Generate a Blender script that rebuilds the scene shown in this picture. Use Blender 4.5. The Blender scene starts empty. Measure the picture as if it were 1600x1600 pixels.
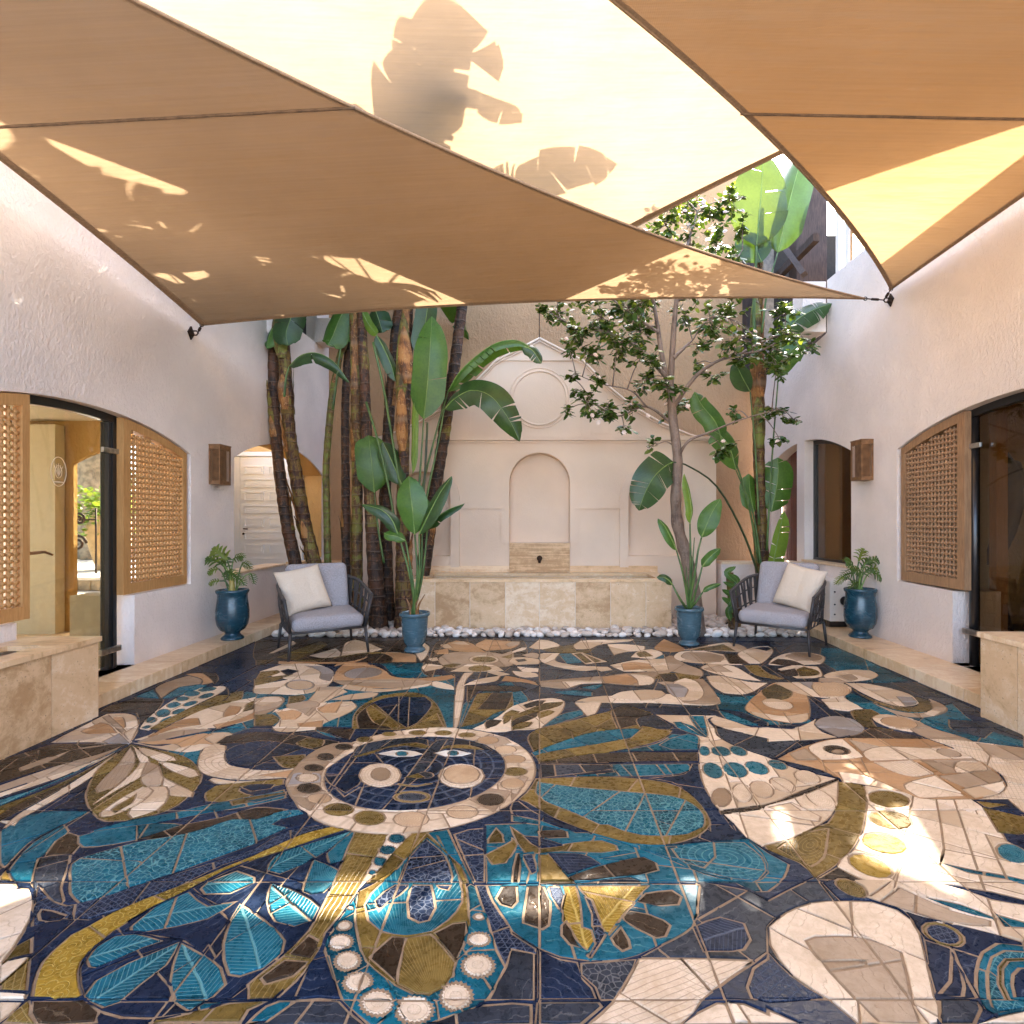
import bpy, bmesh, math, random
import numpy as np
from mathutils import Vector, Matrix, Euler, noise
from mathutils.geometry import delaunay_2d_cdt
R = math.radians
SC = bpy.context.scene
COL = SC.collection
rnd = random.Random(7)

# ---------------------------------------------------------------- camera, sky, sun, exposure
F, CX, CY, CH = 888.0, 843.0, 812.0, 1.30          # focal length and principal point (in 1600 px), eye height
cam_d = bpy.data.cameras.new('camera')
cam = bpy.data.objects.new('camera', cam_d)
COL.objects.link(cam)
cam.location = (0, 0, CH)
cam.rotation_euler = (R(90), 0, 0)
cam_d.sensor_width = 36.0
cam_d.lens = 36.0 * F / 1600.0
cam_d.shift_x = (800 - CX) / 1600.0
cam_d.shift_y = (CY - 800) / 1600.0
cam_d.clip_start = 0.05
cam_d.clip_end = 500
SC.camera = cam

SUN_EL, SUN_AZ = 42.4, 19.0        # elevation; azimuth measured from +Y (away from the camera) towards +X
sd = Vector((math.sin(R(SUN_AZ)) * math.cos(R(SUN_EL)), math.cos(R(SUN_AZ)) * math.cos(R(SUN_EL)), math.sin(R(SUN_EL))))
world = bpy.data.worlds.new('World')
SC.world = world
world.use_nodes = True
wn = world.node_tree
sky = wn.nodes.new('ShaderNodeTexSky')
sky.sky_type = 'NISHITA'
sky.sun_disc = False
sky.sun_elevation = R(SUN_EL)
sky.sun_rotation = R(SUN_AZ)
sky.air_density = 0.7
sky.dust_density = 3.0
sky.ozone_density = 0.3
wn.links.new(sky.outputs[0], wn.nodes['Background'].inputs[0])
wn.nodes['Background'].inputs[1].default_value = 0.15
sun_d = bpy.data.lights.new('sun', 'SUN')
sun_d.energy = 2.7
sun_d.angle = R(0.5)
sun_d.color = (1.0, 0.93, 0.84)
sun = bpy.data.objects.new('sun', sun_d)
COL.objects.link(sun)
sun.rotation_euler = (-sd).to_track_quat('-Z', 'Y').to_euler()
sun.location = (6, 10, 12)
SC.view_settings.view_transform = 'Standard'
SC.view_settings.look = 'None'
SC.view_settings.gamma = 1
SC.view_settings.use_curve_mapping = False
SC.view_settings.exposure = 3.75
SC.cycles.max_bounces = 12
SC.cycles.diffuse_bounces = 7
SC.cycles.transmission_bounces = 8
SC.cycles.transparent_max_bounces = 16
SC.cycles.caustics_reflective = False
SC.cycles.caustics_refractive = False
SC.cycles.sample_clamp_indirect = 8
SC.cycles.use_denoising = True

# ---------------------------------------------------------------- helpers
def at(px, py, Y):                 # picture point at a known distance
    return Vector(((px - CX) * Y / F, Y, CH + (CY - py) * Y / F))
def atX(px, py, X):
    return at(px, py, X * F / (px - CX))
def link(o, parent=None):
    COL.objects.link(o)
    if parent is not None:
        o.parent = parent
    return o
def empty(name, loc, label=None, cat=None, group=None, rz=0.0, kind=None):
    o = bpy.data.objects.new(name, None)
    o.empty_display_size = 0.1
    o.location = loc
    o.rotation_euler = (0, 0, rz)
    tag(o, label, cat, group, kind)
    return link(o)
def tag(o, label=None, cat=None, group=None, kind=None):
    if label: o['label'] = label
    if cat: o['category'] = cat
    if group: o['group'] = group
    if kind: o['kind'] = kind
    return o
class MB:
    """collects faces; build() links them as one mesh object"""
    def __init__(s):
        s.v, s.f, s.mi, s.sm = [], [], [], []
        s.uv = None
    def add(s, vs, fs, mi=0, smooth=False):
        b = len(s.v)
        s.v.extend([tuple(p) for p in vs])
        for f in fs:
            s.f.append([i + b for i in f]); s.mi.append(mi); s.sm.append(smooth)
        return b
    def box(s, a, b, mi=0, bev=0.0):
        x0, x1 = sorted((a[0], b[0])); y0, y1 = sorted((a[1], b[1])); z0, z1 = sorted((a[2], b[2]))
        if bev <= 0:
            s.add([(x0,y0,z0),(x1,y0,z0),(x1,y1,z0),(x0,y1,z0),(x0,y0,z1),(x1,y0,z1),(x1,y1,z1),(x0,y1,z1)],
                  [(0,3,2,1),(4,5,6,7),(0,1,5,4),(1,2,6,5),(2,3,7,6),(3,0,4,7)], mi)
        else:
            bm = bmesh.new()
            bmesh.ops.create_cube(bm, size=1)
            for v in bm.verts:
                v.co = Vector(((x0+x1)/2 + v.co.x*(x1-x0), (y0+y1)/2 + v.co.y*(y1-y0), (z0+z1)/2 + v.co.z*(z1-z0)))
            bmesh.ops.bevel(bm, geom=bm.edges[:], offset=bev, segments=2, affect='EDGES', profile=0.6)
            s.bm(bm, mi); bm.free()
    def bm(s, bm, mi=0, smooth=False):
        bm.verts.index_update()
        s.add([v.co[:] for v in bm.verts], [[v.index for v in f.verts] for f in bm.faces], mi, smooth)
    def tube(s, pts, rad, n=8, mi=0, smooth=True, cap=True, flat=1.0):
        pts = [Vector(p) for p in pts]
        rs = rad if isinstance(rad, (list, tuple)) else [rad] * len(pts)
        up = Vector((0, 0, 1)); rings = []; prev = None
        for i, p in enumerate(pts):
            t = (pts[min(i+1, len(pts)-1)] - pts[max(i-1, 0)])
            if t.length < 1e-9: t = Vector((0, 0, 1))
            t.normalize()
            if prev is None:
                a = t.cross(up)
                if a.length < 1e-3: a = t.cross(Vector((1, 0, 0)))
            else:
                a = prev - t * prev.dot(t)
            a.normalize(); b = t.cross(a); prev = a
            rings.append([p + (a * math.cos(2*math.pi*k/n) + b * math.sin(2*math.pi*k/n) * flat) * rs[i] for k in range(n)])
        vs = [q for r in rings for q in r]
        fs = []
        for i in range(len(pts)-1):
            for k in range(n):
                k2 = (k+1) % n
                fs.append((i*n+k, i*n+k2, (i+1)*n+k2, (i+1)*n+k))
        s.add(vs, fs, mi, smooth)
        if cap:
            b = len(s.v) - len(vs)
            s.f.append([b + k for k in range(n)][::-1]); s.mi.append(mi); s.sm.append(False)
            e = b + (len(pts)-1)*n
            s.f.append([e + k for k in range(n)]); s.mi.append(mi); s.sm.append(False)
    def lathe(s, prof, n=28, c=(0, 0, 0), mi=0, smooth=True):
        vs = []; fs = []
        for r, z in prof:
            for k in range(n):
                a = 2*math.pi*k/n
                vs.append((c[0]+r*math.cos(a), c[1]+r*math.sin(a), c[2]+z))
        for i in range(len(prof)-1):
            for k in range(n):
                k2 = (k+1) % n
                fs.append((i*n+k, i*n+k2, (i+1)*n+k2, (i+1)*n+k))
        s.add(vs, fs, mi, smooth)
    def prism(s, poly, n, depth, mi=0, origin=(0,0,0), ax=None, ay=None):
        """polygon (2d, ccw) extruded; placed with axes ax, ay from origin, extruded along n*depth"""
        o = Vector(origin); ax = Vector(ax); ay = Vector(ay); nn = Vector(n)
        m = len(poly)
        a = [o + ax*p[0] + ay*p[1] for p in poly]
        b = [p + nn*depth for p in a]
        fs = [list(range(m))[::-1], [m+i for i in range(m)]]
        for i in range(m):
            j = (i+1) % m
            fs.append((i, j, m+j, m+i))
        s.add(a+b, fs, mi)
    def mesh(s, name, mats):
        me = bpy.data.meshes.new(name)
        me.from_pydata(s.v, [], s.f)
        for m in (mats if isinstance(mats, (list, tuple)) else [mats]):
            me.materials.append(m)
        me.polygons.foreach_set('material_index', s.mi)
        me.polygons.foreach_set('use_smooth', s.sm)
        if s.uv is not None:
            l = me.uv_layers.new(name='loc')
            idx = np.zeros(len(me.loops), dtype=np.int32)
            me.loops.foreach_get('vertex_index', idx)
            l.data.foreach_set('uv', np.asarray(s.uv, dtype=np.float32)[idx].ravel())
        me.update()
        return me
    def build(s, name, mats, parent=None, loc=None):
        o = bpy.data.objects.new(name, s.mesh(name, mats))
        if loc is not None: o.location = loc
        return link(o, parent)
def fixn(o):
    bm = bmesh.new(); bm.from_mesh(o.data)
    bmesh.ops.recalc_face_normals(bm, faces=bm.faces[:]); bm.to_mesh(o.data); bm.free()
    return o
def rebase(o, base):               # put a mesh's origin at its base without moving it
    b = Vector(base)
    o.data.transform(Matrix.Translation(-b)); o.location = b
    return o
def copy_tree(o, parent=None):
    c = o.copy(); COL.objects.link(c)
    if parent is not None: c.parent = parent
    for ch in [x for x in SC.objects if x.parent is o]:
        copy_tree(ch, c)
    return c

# ---------------------------------------------------------------- material helpers
class NG:
    def __init__(s, name):
        s.m = bpy.data.materials.new(name); s.m.use_nodes = True
        s.t = s.m.node_tree; s.t.nodes.clear()
        s.out = s.n('ShaderNodeOutputMaterial')
    def n(s, ty, **kw):
        x = s.t.nodes.new(ty)
        for k, v in kw.items():
            if k.startswith('i_'):
                key = k[2:]
                s.set(x, int(key) if key.isdigit() else key, v)
            else: setattr(x, k, v)
        return x
    def set(s, node, key, v):
        inp = node.inputs[key]
        if hasattr(v, 'bl_rna') and v.bl_rna.identifier.startswith('NodeSocket'): s.t.links.new(v, inp)
        elif hasattr(v, 'outputs'): s.t.links.new(v.outputs[0], inp)
        else: inp.default_value = v
    def math(s, op, a, b=None, c=None, clamp=False):
        x = s.n('ShaderNodeMath', operation=op, use_clamp=clamp)
        s.set(x, 0, a)
        if b is not None: s.set(x, 1, b)
        if c is not None: s.set(x, 2, c)
        return x.outputs[0]
    def mix(s, f, a, b, blend='MIX'):
        x = s.n('ShaderNodeMix', data_type='RGBA', blend_type=blend)
        s.set(x, 0, f)
        for k, v in ((6, a), (7, b)):
            if isinstance(v, tuple) and len(v) == 3: v = (*v, 1)
            s.set(x, k, v)
        return x.outputs[2]
    def ramp(s, f, lo, hi, a=0.0, b=1.0):
        x = s.n('ShaderNodeMapRange', interpolation_type='SMOOTHSTEP')
        s.set(x, 0, f); s.set(x, 1, lo); s.set(x, 2, hi); s.set(x, 3, a); s.set(x, 4, b)
        return x.outputs[0]
    def noise(s, vec, scale, detail=4, rough=0.55, dist=0.0):
        x = s.n('ShaderNodeTexNoise')
        if vec is not None: s.set(x, 'Vector', vec)
        s.set(x, 'Scale', scale); s.set(x, 'Detail', detail); s.set(x, 'Roughness', rough); s.set(x, 'Distortion', dist)
        return x.outputs[0]
    def pos(s): return s.n('ShaderNodeNewGeometry').outputs['Position']
    def obj(s): return s.n('ShaderNodeTexCoord').outputs['Object']
    def scale(s, vec, sc):
        x = s.n('ShaderNodeMapping'); s.set(x, 0, vec); x.inputs[3].default_value = sc
        return x.outputs[0]
    def bump(s, h, strength=0.3, dist=0.01, normal=None):
        x = s.n('ShaderNodeBump'); s.set(x, 'Height', h); s.set(x, 'Strength', strength); s.set(x, 'Distance', dist)
        if normal is not None: s.set(x, 'Normal', normal)
        return x.outputs[0]
    def pbr(s, color, rough=0.5, normal=None, metal=0.0, spec=0.5, **kw):
        x = s.n('ShaderNodeBsdfPrincipled')
        if isinstance(color, tuple) and len(color) == 3: color = (*color, 1)
        s.set(x, 'Base Color', color); s.set(x, 'Roughness', rough); s.set(x, 'Metallic', metal); s.set(x, 'Specular IOR Level', spec)
        for k, v in kw.items(): s.set(x, k.replace('_', ' '), v)
        if normal is not None: s.set(x, 'Normal', normal)
        return x.outputs[0]
    def done(s, sh):
        s.set(s.out, 0, sh)
        return s.m
def simple(name, col, rough=0.5, metal=0.0, var=0.25, nscale=20.0, bump=0.0, bscale=80.0, spec=0.5, bdist=0.004):
    g = NG(name); p = g.obj()
    nz = g.noise(p, nscale, 5)
    c = g.mix(g.ramp(nz, 0.3, 0.7), tuple(x*(1-var) for x in col), tuple(min(1, x*(1+var)) for x in col))
    nr = g.bump(g.noise(p, bscale, 4), bump, bdist) if bump > 0 else None
    return g.done(g.pbr(c, rough, nr, metal, spec))
# ---------------------------------------------------------------- materials of the buildings
def stucco(name, col, var=0.08, strength=0.46, sc=42.0, dirt=0.1):
    g = NG(name); p = g.pos()
    st = g.scale(p, (1.0, 1.0, 0.55))
    n1 = g.noise(st, sc, 5, 0.6, 0.6); n2 = g.noise(p, 1.3, 4); n3 = g.noise(st, sc*3.1, 4, 0.6)
    h = g.math('ADD', g.ramp(n1, 0.36, 0.66), g.math('ADD', g.math('MULTIPLY', n3, 0.4), g.math('MULTIPLY', g.noise(st, 6.0, 3), 0.8)))
    z = g.n('ShaderNodeSeparateXYZ'); g.set(z, 0, p)
    c = g.mix(g.ramp(n2, 0.3, 0.75), tuple(x*(1-var) for x in col), tuple(min(.9, x*(1+var)) for x in col))
    damp = g.math('MULTIPLY', g.ramp(g.math('ADD', z.outputs[2], g.math('MULTIPLY', n2, 0.25)), 0.16, 0.34, 1.0, 0.0), dirt*3)
    c = g.mix(damp, c, tuple(x*y for x, y in zip(col, (0.62, 0.52, 0.42))))
    return g.done(g.pbr(c, 0.9, g.bump(h, strength, 0.012), spec=0.2))
def travertine(name, tint=(1, 1, 1), pits=1.0, rough=0.5, vein=(1.0, 1.0, 1.6)):
    g = NG(name); p = g.pos()
    isl = g.n('ShaderNodeObjectInfo').outputs['Random']
    off = g.n('ShaderNodeVectorMath', operation='ADD'); g.set(off, 0, p)
    cmb = g.n('ShaderNodeCombineXYZ'); g.set(cmb, 0, g.math('MULTIPLY', isl, 17.0)); g.set(cmb, 1, g.math('MULTIPLY', isl, 31.0)); g.set(off, 1, cmb)
    q = off.outputs[0]
    n1 = g.noise(g.scale(q, vein), 2.4, 6, 0.62, 1.2); n2 = g.noise(q, 16, 6, 0.7, 0.5); n3 = g.noise(q, 75, 4, 0.6)
    f = g.math('ADD', g.math('MULTIPLY', n1, 0.6), g.math('MULTIPLY', n2, 0.4))
    f = g.math('ADD', f, g.math('MULTIPLY', g.math('SUBTRACT', isl, 0.5), 0.22))
    a, b, d = (0.45, 0.275, 0.13), (0.66, 0.46, 0.265), (0.80, 0.64, 0.45)
    a, b, d = [tuple(x*y for x, y in zip(k, tint)) for k in (a, b, d)]
    c = g.mix(g.ramp(f, 0.50, 0.68), g.mix(g.ramp(f, 0.32, 0.5), a, b), d)
    pit = g.math('MULTIPLY', g.ramp(n3, 0.60, 0.69), g.ramp(n2, 0.42, 0.58))
    c = g.mix(g.math('MULTIPLY', pit, 0.8*pits), c, tuple(x*0.45 for x in a))
    h = g.math('SUBTRACT', g.math('MULTIPLY', n2, 0.3), g.math('MULTIPLY', pit, 1.0*pits))
    return g.done(g.pbr(c, rough, g.bump(h, 0.45, 0.006), spec=0.4))
def glassm(name, tint=(0.93, 0.95, 0.93), refl=1.0, rough=0.0):
    g = NG(name)
    tr = g.n('ShaderNodeBsdfTransparent'); g.set(tr, 0, (*tint, 1))
    gl = g.n('ShaderNodeBsdfGlossy'); g.set(gl, 'Roughness', rough)
    ge = g.n('ShaderNodeNewGeometry'); dt = g.n('ShaderNodeVectorMath', operation='DOT_PRODUCT'); g.set(dt, 0, ge.outputs['Incoming']); g.set(dt, 1, ge.outputs['Normal'])
    k = g.math('POWER', g.math('SUBTRACT', 1.0, g.math('ABSOLUTE', dt.outputs['Value']), clamp=True), 5.0)
    mx = g.n('ShaderNodeMixShader'); g.set(mx, 0, g.math('MULTIPLY', g.math('MULTIPLY_ADD', k, 0.95, 0.03), refl, clamp=True)); g.set(mx, 1, tr); g.set(mx, 2, gl)
    return g.done(mx.outputs[0])
def wood(name, a, b, axis=2, rough=0.5, sc=14.0):
    g = NG(name); p = g.obj()
    s = [6.0, 6.0, 6.0]; s[axis] = 0.5
    n = g.noise(g.scale(p, tuple(s)), sc, 6, 0.6, 0.8); n2 = g.noise(p, 3.0, 3)
    c = g.mix(g.ramp(g.math('ADD', g.math('MULTIPLY', n, .7), g.math('MULTIPLY', n2, .3)), 0.3, 0.7), a, b)
    return g.done(g.pbr(c, rough, g.bump(n, 0.25, 0.003), spec=0.35))
M_WALL = stucco('white_stucco', (0.82, 0.725, 0.645), dirt=0.06)
M_FWALL = stucco('fountain_plaster', (0.77, 0.61, 0.465), 0.05, 0.12, 60.0, 0.0)
M_TAN = stucco('tan_stucco', (0.50, 0.30, 0.155), 0.08, 0.6, 28.0, 0.0)
M_OCHRE = stucco('ochre_stucco', (0.60, 0.385, 0.15), 0.08, 0.6, 30.0, 0.0)
M_IVORY = simple('ivory_paint', (0.66, 0.58, 0.42), 0.7, var=0.04)
M_TRAV = travertine('travertine')
M_TRAVT = travertine('travertine_polished', (1.08, 1.08, 1.06), 0.35, 0.28, (1.0, 3.5, 1.0))
M_TRAVV = travertine('travertine_veined', (1.08, 1.04, 0.98), 0.3, 0.5, (0.5, 1.0, 9.0))
M_JOINT = simple('pale_mortar', (0.74, 0.66, 0.54), 0.85, var=0.1)
M_GLASS = glassm('clear_glass', (0.66, 0.65, 0.57))
M_GLASSD = glassm('smoked_glass', (0.72, 0.62, 0.50), 1.4)
M_BLACK = simple('black_metal', (0.012, 0.011, 0.011), 0.32, var=0.2, spec=0.6)
M_STEEL = simple('brushed_steel', (0.55, 0.52, 0.49), 0.3, 1.0)
M_WOOD = wood('golden_oak', (0.40, 0.20, 0.065), (0.56, 0.31, 0.115))
M_WOODG = wood('greyed_oak', (0.22, 0.125, 0.065), (0.42, 0.25, 0.13))
M_DARKWOOD = wood('black_timber', (0.018, 0.012, 0.010), (0.075, 0.05, 0.042), 2, 0.75)
M_REDWOOD = wood('red_door_wood', (0.075, 0.012, 0.006), (0.17, 0.035, 0.014), 2, 0.35)
M_BRONZE = simple('bronze_metal', (0.24, 0.125, 0.055), 0.5, 0.35, var=0.3)
M_BRONZED = simple('dark_bronze', (0.035, 0.018, 0.010), 0.5, 0.5)
M_DOORW = simple('pale_door_paint', (0.74, 0.78, 0.80), 0.55, var=0.03, nscale=4)
M_CREAM = simple('cream_plastic', (0.75, 0.71, 0.64), 0.45, var=0.03)
M_DARK = simple('shade_and_joint_black', (0.02, 0.016, 0.012), 0.9)  # near-black that paints in the shade of deep openings; also colours the wall joint
M_FLOORIN = simple('interior_floor', (0.35, 0.28, 0.2), 0.3)

def slab2d(mb, outer, holes, o, ax, ay, n, depth, mi=0, side_mi=None):
    """flat polygon with holes, extruded along n by depth"""
    o, ax, ay, n = Vector(o), Vector(ax), Vector(ay), Vector(n)
    vs, es = [], []
    for loop in [outer] + holes:
        b = len(vs); vs += [Vector(p) for p in loop]
        es += [(b+i, b+(i+1) % len(loop)) for i in range(len(loop))]
    rv, re_, rf, _, _, _ = delaunay_2d_cdt(vs, es, [], 0, 1e-5)
    def inside(p, poly):
        r = False
        for i in range(len(poly)):
            a, b = poly[i-1], poly[i]
            if (a[1] > p[1]) != (b[1] > p[1]) and p[0] < (b[0]-a[0])*(p[1]-a[1])/(b[1]-a[1])+a[0]: r = not r
        return r
    keep = []
    for f in rf:
        c = sum((rv[i] for i in f), Vector((0, 0))) / len(f)
        if inside(c, outer) and not any(inside(c, h) for h in holes): keep.append(list(f))
    P = [o + ax*v.x + ay*v.y for v in rv]
    flip = ax.cross(ay).dot(n) > 0
    front = [f if not flip else f[::-1] for f in keep]
    b = mb.add(P + [p + n*depth for p in P], front, mi)
    m = len(P)
    for f in front:
        mb.f.append([b + m + i for i in f[::-1]]); mb.mi.append(mi); mb.sm.append(False)
    half = set()
    for f in front:
        for i in range(len(f)): half.add((f[i], f[(i+1) % len(f)]))
    for (i, j) in half:
        if (j, i) not in half:
            mb.f.append([b+j, b+i, b+m+i, b+m+j]); mb.mi.append(side_mi if side_mi is not None else mi); mb.sm.append(False)
def arc(y0, z0, y1, z1, rise_mid, n=14):
    """points of a flat arch from (y0,z0) to (y1,z1) through a crown"""
    c = (y0 + y1) / 2; h = (y1 - y0) / 2
    out = []
    for k in range(n + 1):
        t = -1 + 2 * k / n
        out.append((c + h*t, (z0 + z1)/2 + (z1 - z0)/2*t + rise_mid * (math.sqrt(max(0, 1.6*1.6 - t*t)) - math.sqrt(1.6*1.6 - 1)) / (1.6 - math.sqrt(1.6*1.6 - 1))))
    return out
def rarch(cx, z0, zs, r, n=18):
    """door shaped polygon with a round head (ccw)"""
    return [(cx - r, z0), (cx + r, z0)] + [(cx + r*math.cos(math.pi*k/n), zs + r*math.sin(math.pi*k/n)) for k in range(n+1)]

# ---------------------------------------------------------------- ground far outside
mb = MB(); mb.box((-60, -40, -0.3), (60, 60, -0.062))
tag(mb.build('ground', simple('pale_ground', (0.42, 0.36, 0.29), 0.9, var=0.2, nscale=3)), 'pale ground round the courtyard', kind='structure')

LX, RX = -3.35, 3.46
# ---------------------------------------------------------------- left house wall
mb = MB()
archL = arc(2.94, 1.93, 5.46, 1.93, 0.23, 18)
openL = [(2.94, .64), (3.64, .64), (3.64, .1), (4.70, .1), (4.70, .675), (5.46, .68)] + archL[::-1]
archL2 = arc(6.23, 1.98, 8.78, 1.98, 0.29, 18)
openL2 = [(6.23, .70), (8.78, .70)] + archL2[::-1]
upL = [(7.32, 3.95), (8.55, 3.95), (8.55, 5.0), (7.32, 5.0)]
slab2d(mb, [(-1.5, 0), (9.04, 0), (9.04, 5.3), (-1.5, 5.3)], [openL, openL2, upL], (LX, 0, 0), (0, 1, 0), (0, 0, 1), (-1, 0, 0), 0.16)
o = mb.build('house_wall', M_WALL); rebase(o, (LX, 4, 0))
tag(o, 'left white stucco house wall with an arched glass door and an arch round the white panelled door', 'wall')
for nm, a, b in (('corbel', (-3.37, 6.98, 3.6), (-3.12, 7.24, 4.0)), ('corbel', (-3.37, 8.5, 3.96), (-3.12, 8.8, 4.32))):
    m2 = MB(); m2.box(a, b, bev=.01); c = m2.build(nm, M_WALL, o); c.location = -Vector(o.location)
m2 = MB(); m2.box((-3.72, 7.2, 3.9), (-3.52, 8.7, 5.1)); c = m2.build('painted_void', M_DARK, o); c.location = -Vector(o.location)  # near-black block, the opening's shade put into its colour
m2 = MB(); m2.box((-3.60, 6.1, .70), (-3.33, 7.47, .725), bev=.005)
c = m2.build('coping', M_TRAVT, o); c.location = -Vector(o.location)
# ochre recess behind the left arch and the white door in it
mb = MB()
mb.box((-4.95, 8.80, 0), (-3.53, 9.02, 2.9)); slab2d(mb, [(-3.515, 6.20), (-4.93, 8.795), (-5.05, 8.795), (-3.60, 6.16)], [], (0, 0, 0), (1, 0, 0), (0, 1, 0), (0, 0, 1), 2.54)
slab2d(mb, [(8.782, .71), (8.99, .71), (8.99, 2.5), (8.782, 2.5)], [], (-3.512, 0, 0), (0, 1, 0), (0, 0, 1), (-1, 0, 0), .12)
o = fixn(mb.build('door_recess', M_OCHRE)); rebase(o, (-4.3, 8.9, 0)); tag(o, 'ochre plastered recess behind the left arch', 'alcove')
# reveal of the far jamb and arch head, in ochre
m2 = MB()
pts = [(8.777, .72)] + [p for p in reversed(archL2)] + [(6.233, .72)]
inner = [(y + (7.5 - y)*0.012, z - .004 if i not in (0, len(pts)-1) else z) for i, (y, z) in enumerate(pts)]
for i in range(len(inner)-1):
    (ya, za), (yb, zb) = inner[i], inner[i+1]
    if ya > 6.9: m2.add([(-3.362, ya, za), (-3.68, ya, za), (-3.68, yb, zb), (-3.362, yb, zb)], [(0, 1, 2, 3)])
c = m2.build('arch_reveal', M_OCHRE, o); c.location = -Vector(o.location)
Y = 8.78
door = empty('panelled_door', (-4.45, Y, .1), 'pale panelled wooden door with a side leaf inside the left arch', 'door')
def dloc(ob): ob.location = -Vector(door.location); return ob
x0, x1, xs = (378-CX)*Y/F, (470-CX)*Y/F, (352-CX)*Y/F
mb = MB(); mb.box((x0, Y-.05, .1), (x1, Y, 2.27)); dloc(mb.build('door_leaf', M_DOORW, door))
mb = MB(); mb.box((xs, Y-.05, .1), (x0-.006, Y, 2.27)); dloc(mb.build('side_leaf', M_DOORW, door))
mb = MB(); mb.box((xs, Y-.08, 2.275), (x1+.05, Y, 2.34)); mb.box((x1+.003, Y-.07, .1), (x1+.05, Y, 2.272)); dloc(mb.build('door_frame', M_DOORW, door))
def panel(xa, xb, za, zb):
    m = MB(); t = .012
    m.box((xa, Y-.066, zb-t), (xb, Y-.048, zb)); m.box((xa, Y-.066, za), (xb, Y-.048, za+t))
    m.box((xa, Y-.065, za+t), (xa+t, Y-.048, zb-t)); m.box((xb-t, Y-.065, za+t), (xb, Y-.048, zb-t))
    m.box((xa+.035, Y-.060, za+.03), (xb-.035, Y-.049, zb-.03))
    dloc(m.build('raised_panel', M_DOORW, door))
pz = [(729, 741), (749, 762), (769, 782), (790, 802), (810, 823), (831, 843), (851, 864), (872, 884)]
for k, (ya, yb) in enumerate(pz):
    zb, za = CH + (CY-ya)*Y/F, CH + (CY-yb)*Y/F
    if k % 2 == 0:
        panel((384.5-CX)*Y/F, (414.5-CX)*Y/F, za, zb); panel((423-CX)*Y/F, (453-CX)*Y/F, za, zb)
    else: panel((384.5-CX)*Y/F, (453-CX)*Y/F, za, zb)
    panel((353-CX)*Y/F, (366.5-CX)*Y/F, za, zb)
mb = MB(); p = at(381, 826, Y-.06); mb.tube([p, p+Vector((.015, -.04, 0)), p+Vector((.08, -.05, -.005))], .009); p = at(381, 834, Y-.06); mb.tube([p+Vector((0,.02,0)), p+Vector((0,-.02,0))], .016)
dloc(mb.build('handle', M_BRONZED, door))

# ---------------------------------------------------------------- low walls beside the fountain
for xa, xb, lab in ((-3.34, -2.40, 'low white wall with stone coping behind the left plant clump'), (2.40, 3.45, 'low white wall with stone coping between fountain and right house')):
    mb = MB(); mb.box((xa, 7.5, 0), (xb, 7.72, .71)); o = mb.build('low_wall', M_WALL); rebase(o, ((xa+xb)/2, 7.6, 0)); tag(o, lab, 'wall')
    m2 = MB(); m2.box((xa, 7.48, .712), (xb, 7.75, .745), bev=.005); c = m2.build('coping', M_TRAVT, o); c.location = -Vector(o.location)
# ---------------------------------------------------------------- rear tan house wall with dark loggia on the right
mb = MB(); mb.box((-3.50, 9.05, 0), (3.30, 9.3, 6.78)); o = mb.build('rear_wall', M_TAN); rebase(o, (0, 9.1, 0))
tag(o, 'tall tan stucco house wall rising behind the fountain', 'wall')
m2 = MB(); m2.tube([(0.0, 9.045, 2.0), (0.0, 9.045, 6.0)], .006, 6); c = m2.build('joint_rod', M_DARK, o); c.location = -Vector(o.location)
mb = MB(); mb.box((3.302, 9.05, 0), (3.75, 9.3, 3.4)); o = mb.build('rear_wall', M_TAN); rebase(o, (3.4, 9.1, 0)); tag(o, 'narrow tan wall under the dark timber gallery', 'wall')
gal = empty('timber_gallery', (3.6, 8.2, 3.5), 'dark timber gallery with posts and braces high at the back right', 'gallery')
def gl_(ob): ob.location = -Vector(gal.location); return ob
mb = MB(); mb.box((3.56, 7.88, 3.52), (3.99, 8.12, 6.1), bev=.012); gl_(mb.build('main_post', M_DARKWOOD, gal))
mb = MB(); mb.box((3.226, 8.85, 3.4), (3.42, 9.04, 6.1)); gl_(mb.build('corner_post', M_DARKWOOD, gal))
mb = MB(); mb.box((3.20, 8.1, 3.6), (3.34, 8.22, 5.6)); gl_(mb.build('pale_post', simple('grey_post_paint', (.22, .19, .16), .7), gal))
mb = MB(); mb.tube([(3.40, 7.3, 4.45), (3.40, 8.0, 5.2)], .05, 4, smooth=False); mb.box((3.42, 7.1, 4.78), (3.5, 8.8, 4.88)); gl_(mb.build('brace', M_DARKWOOD, gal))
mb = MB(); mb.box((4.9, 6.9, 3.4), (5.0, 9.3, 5.2)); mb.box((3.44, 9.2, 3.4), (3.66, 9.3, 6.9)); mb.box((3.66, 9.2, 3.4), (4.9, 9.3, 5.9)); gl_(mb.build('painted_shade_back', M_DARK, gal))  # near-black panels paint in the shade at the back of the gallery
mb = MB(); mb.box((3.63, 6.88, 3.4), (4.88, 9.19, 3.5)); gl_(mb.build('gallery_floor', M_WOODG, gal))

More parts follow.
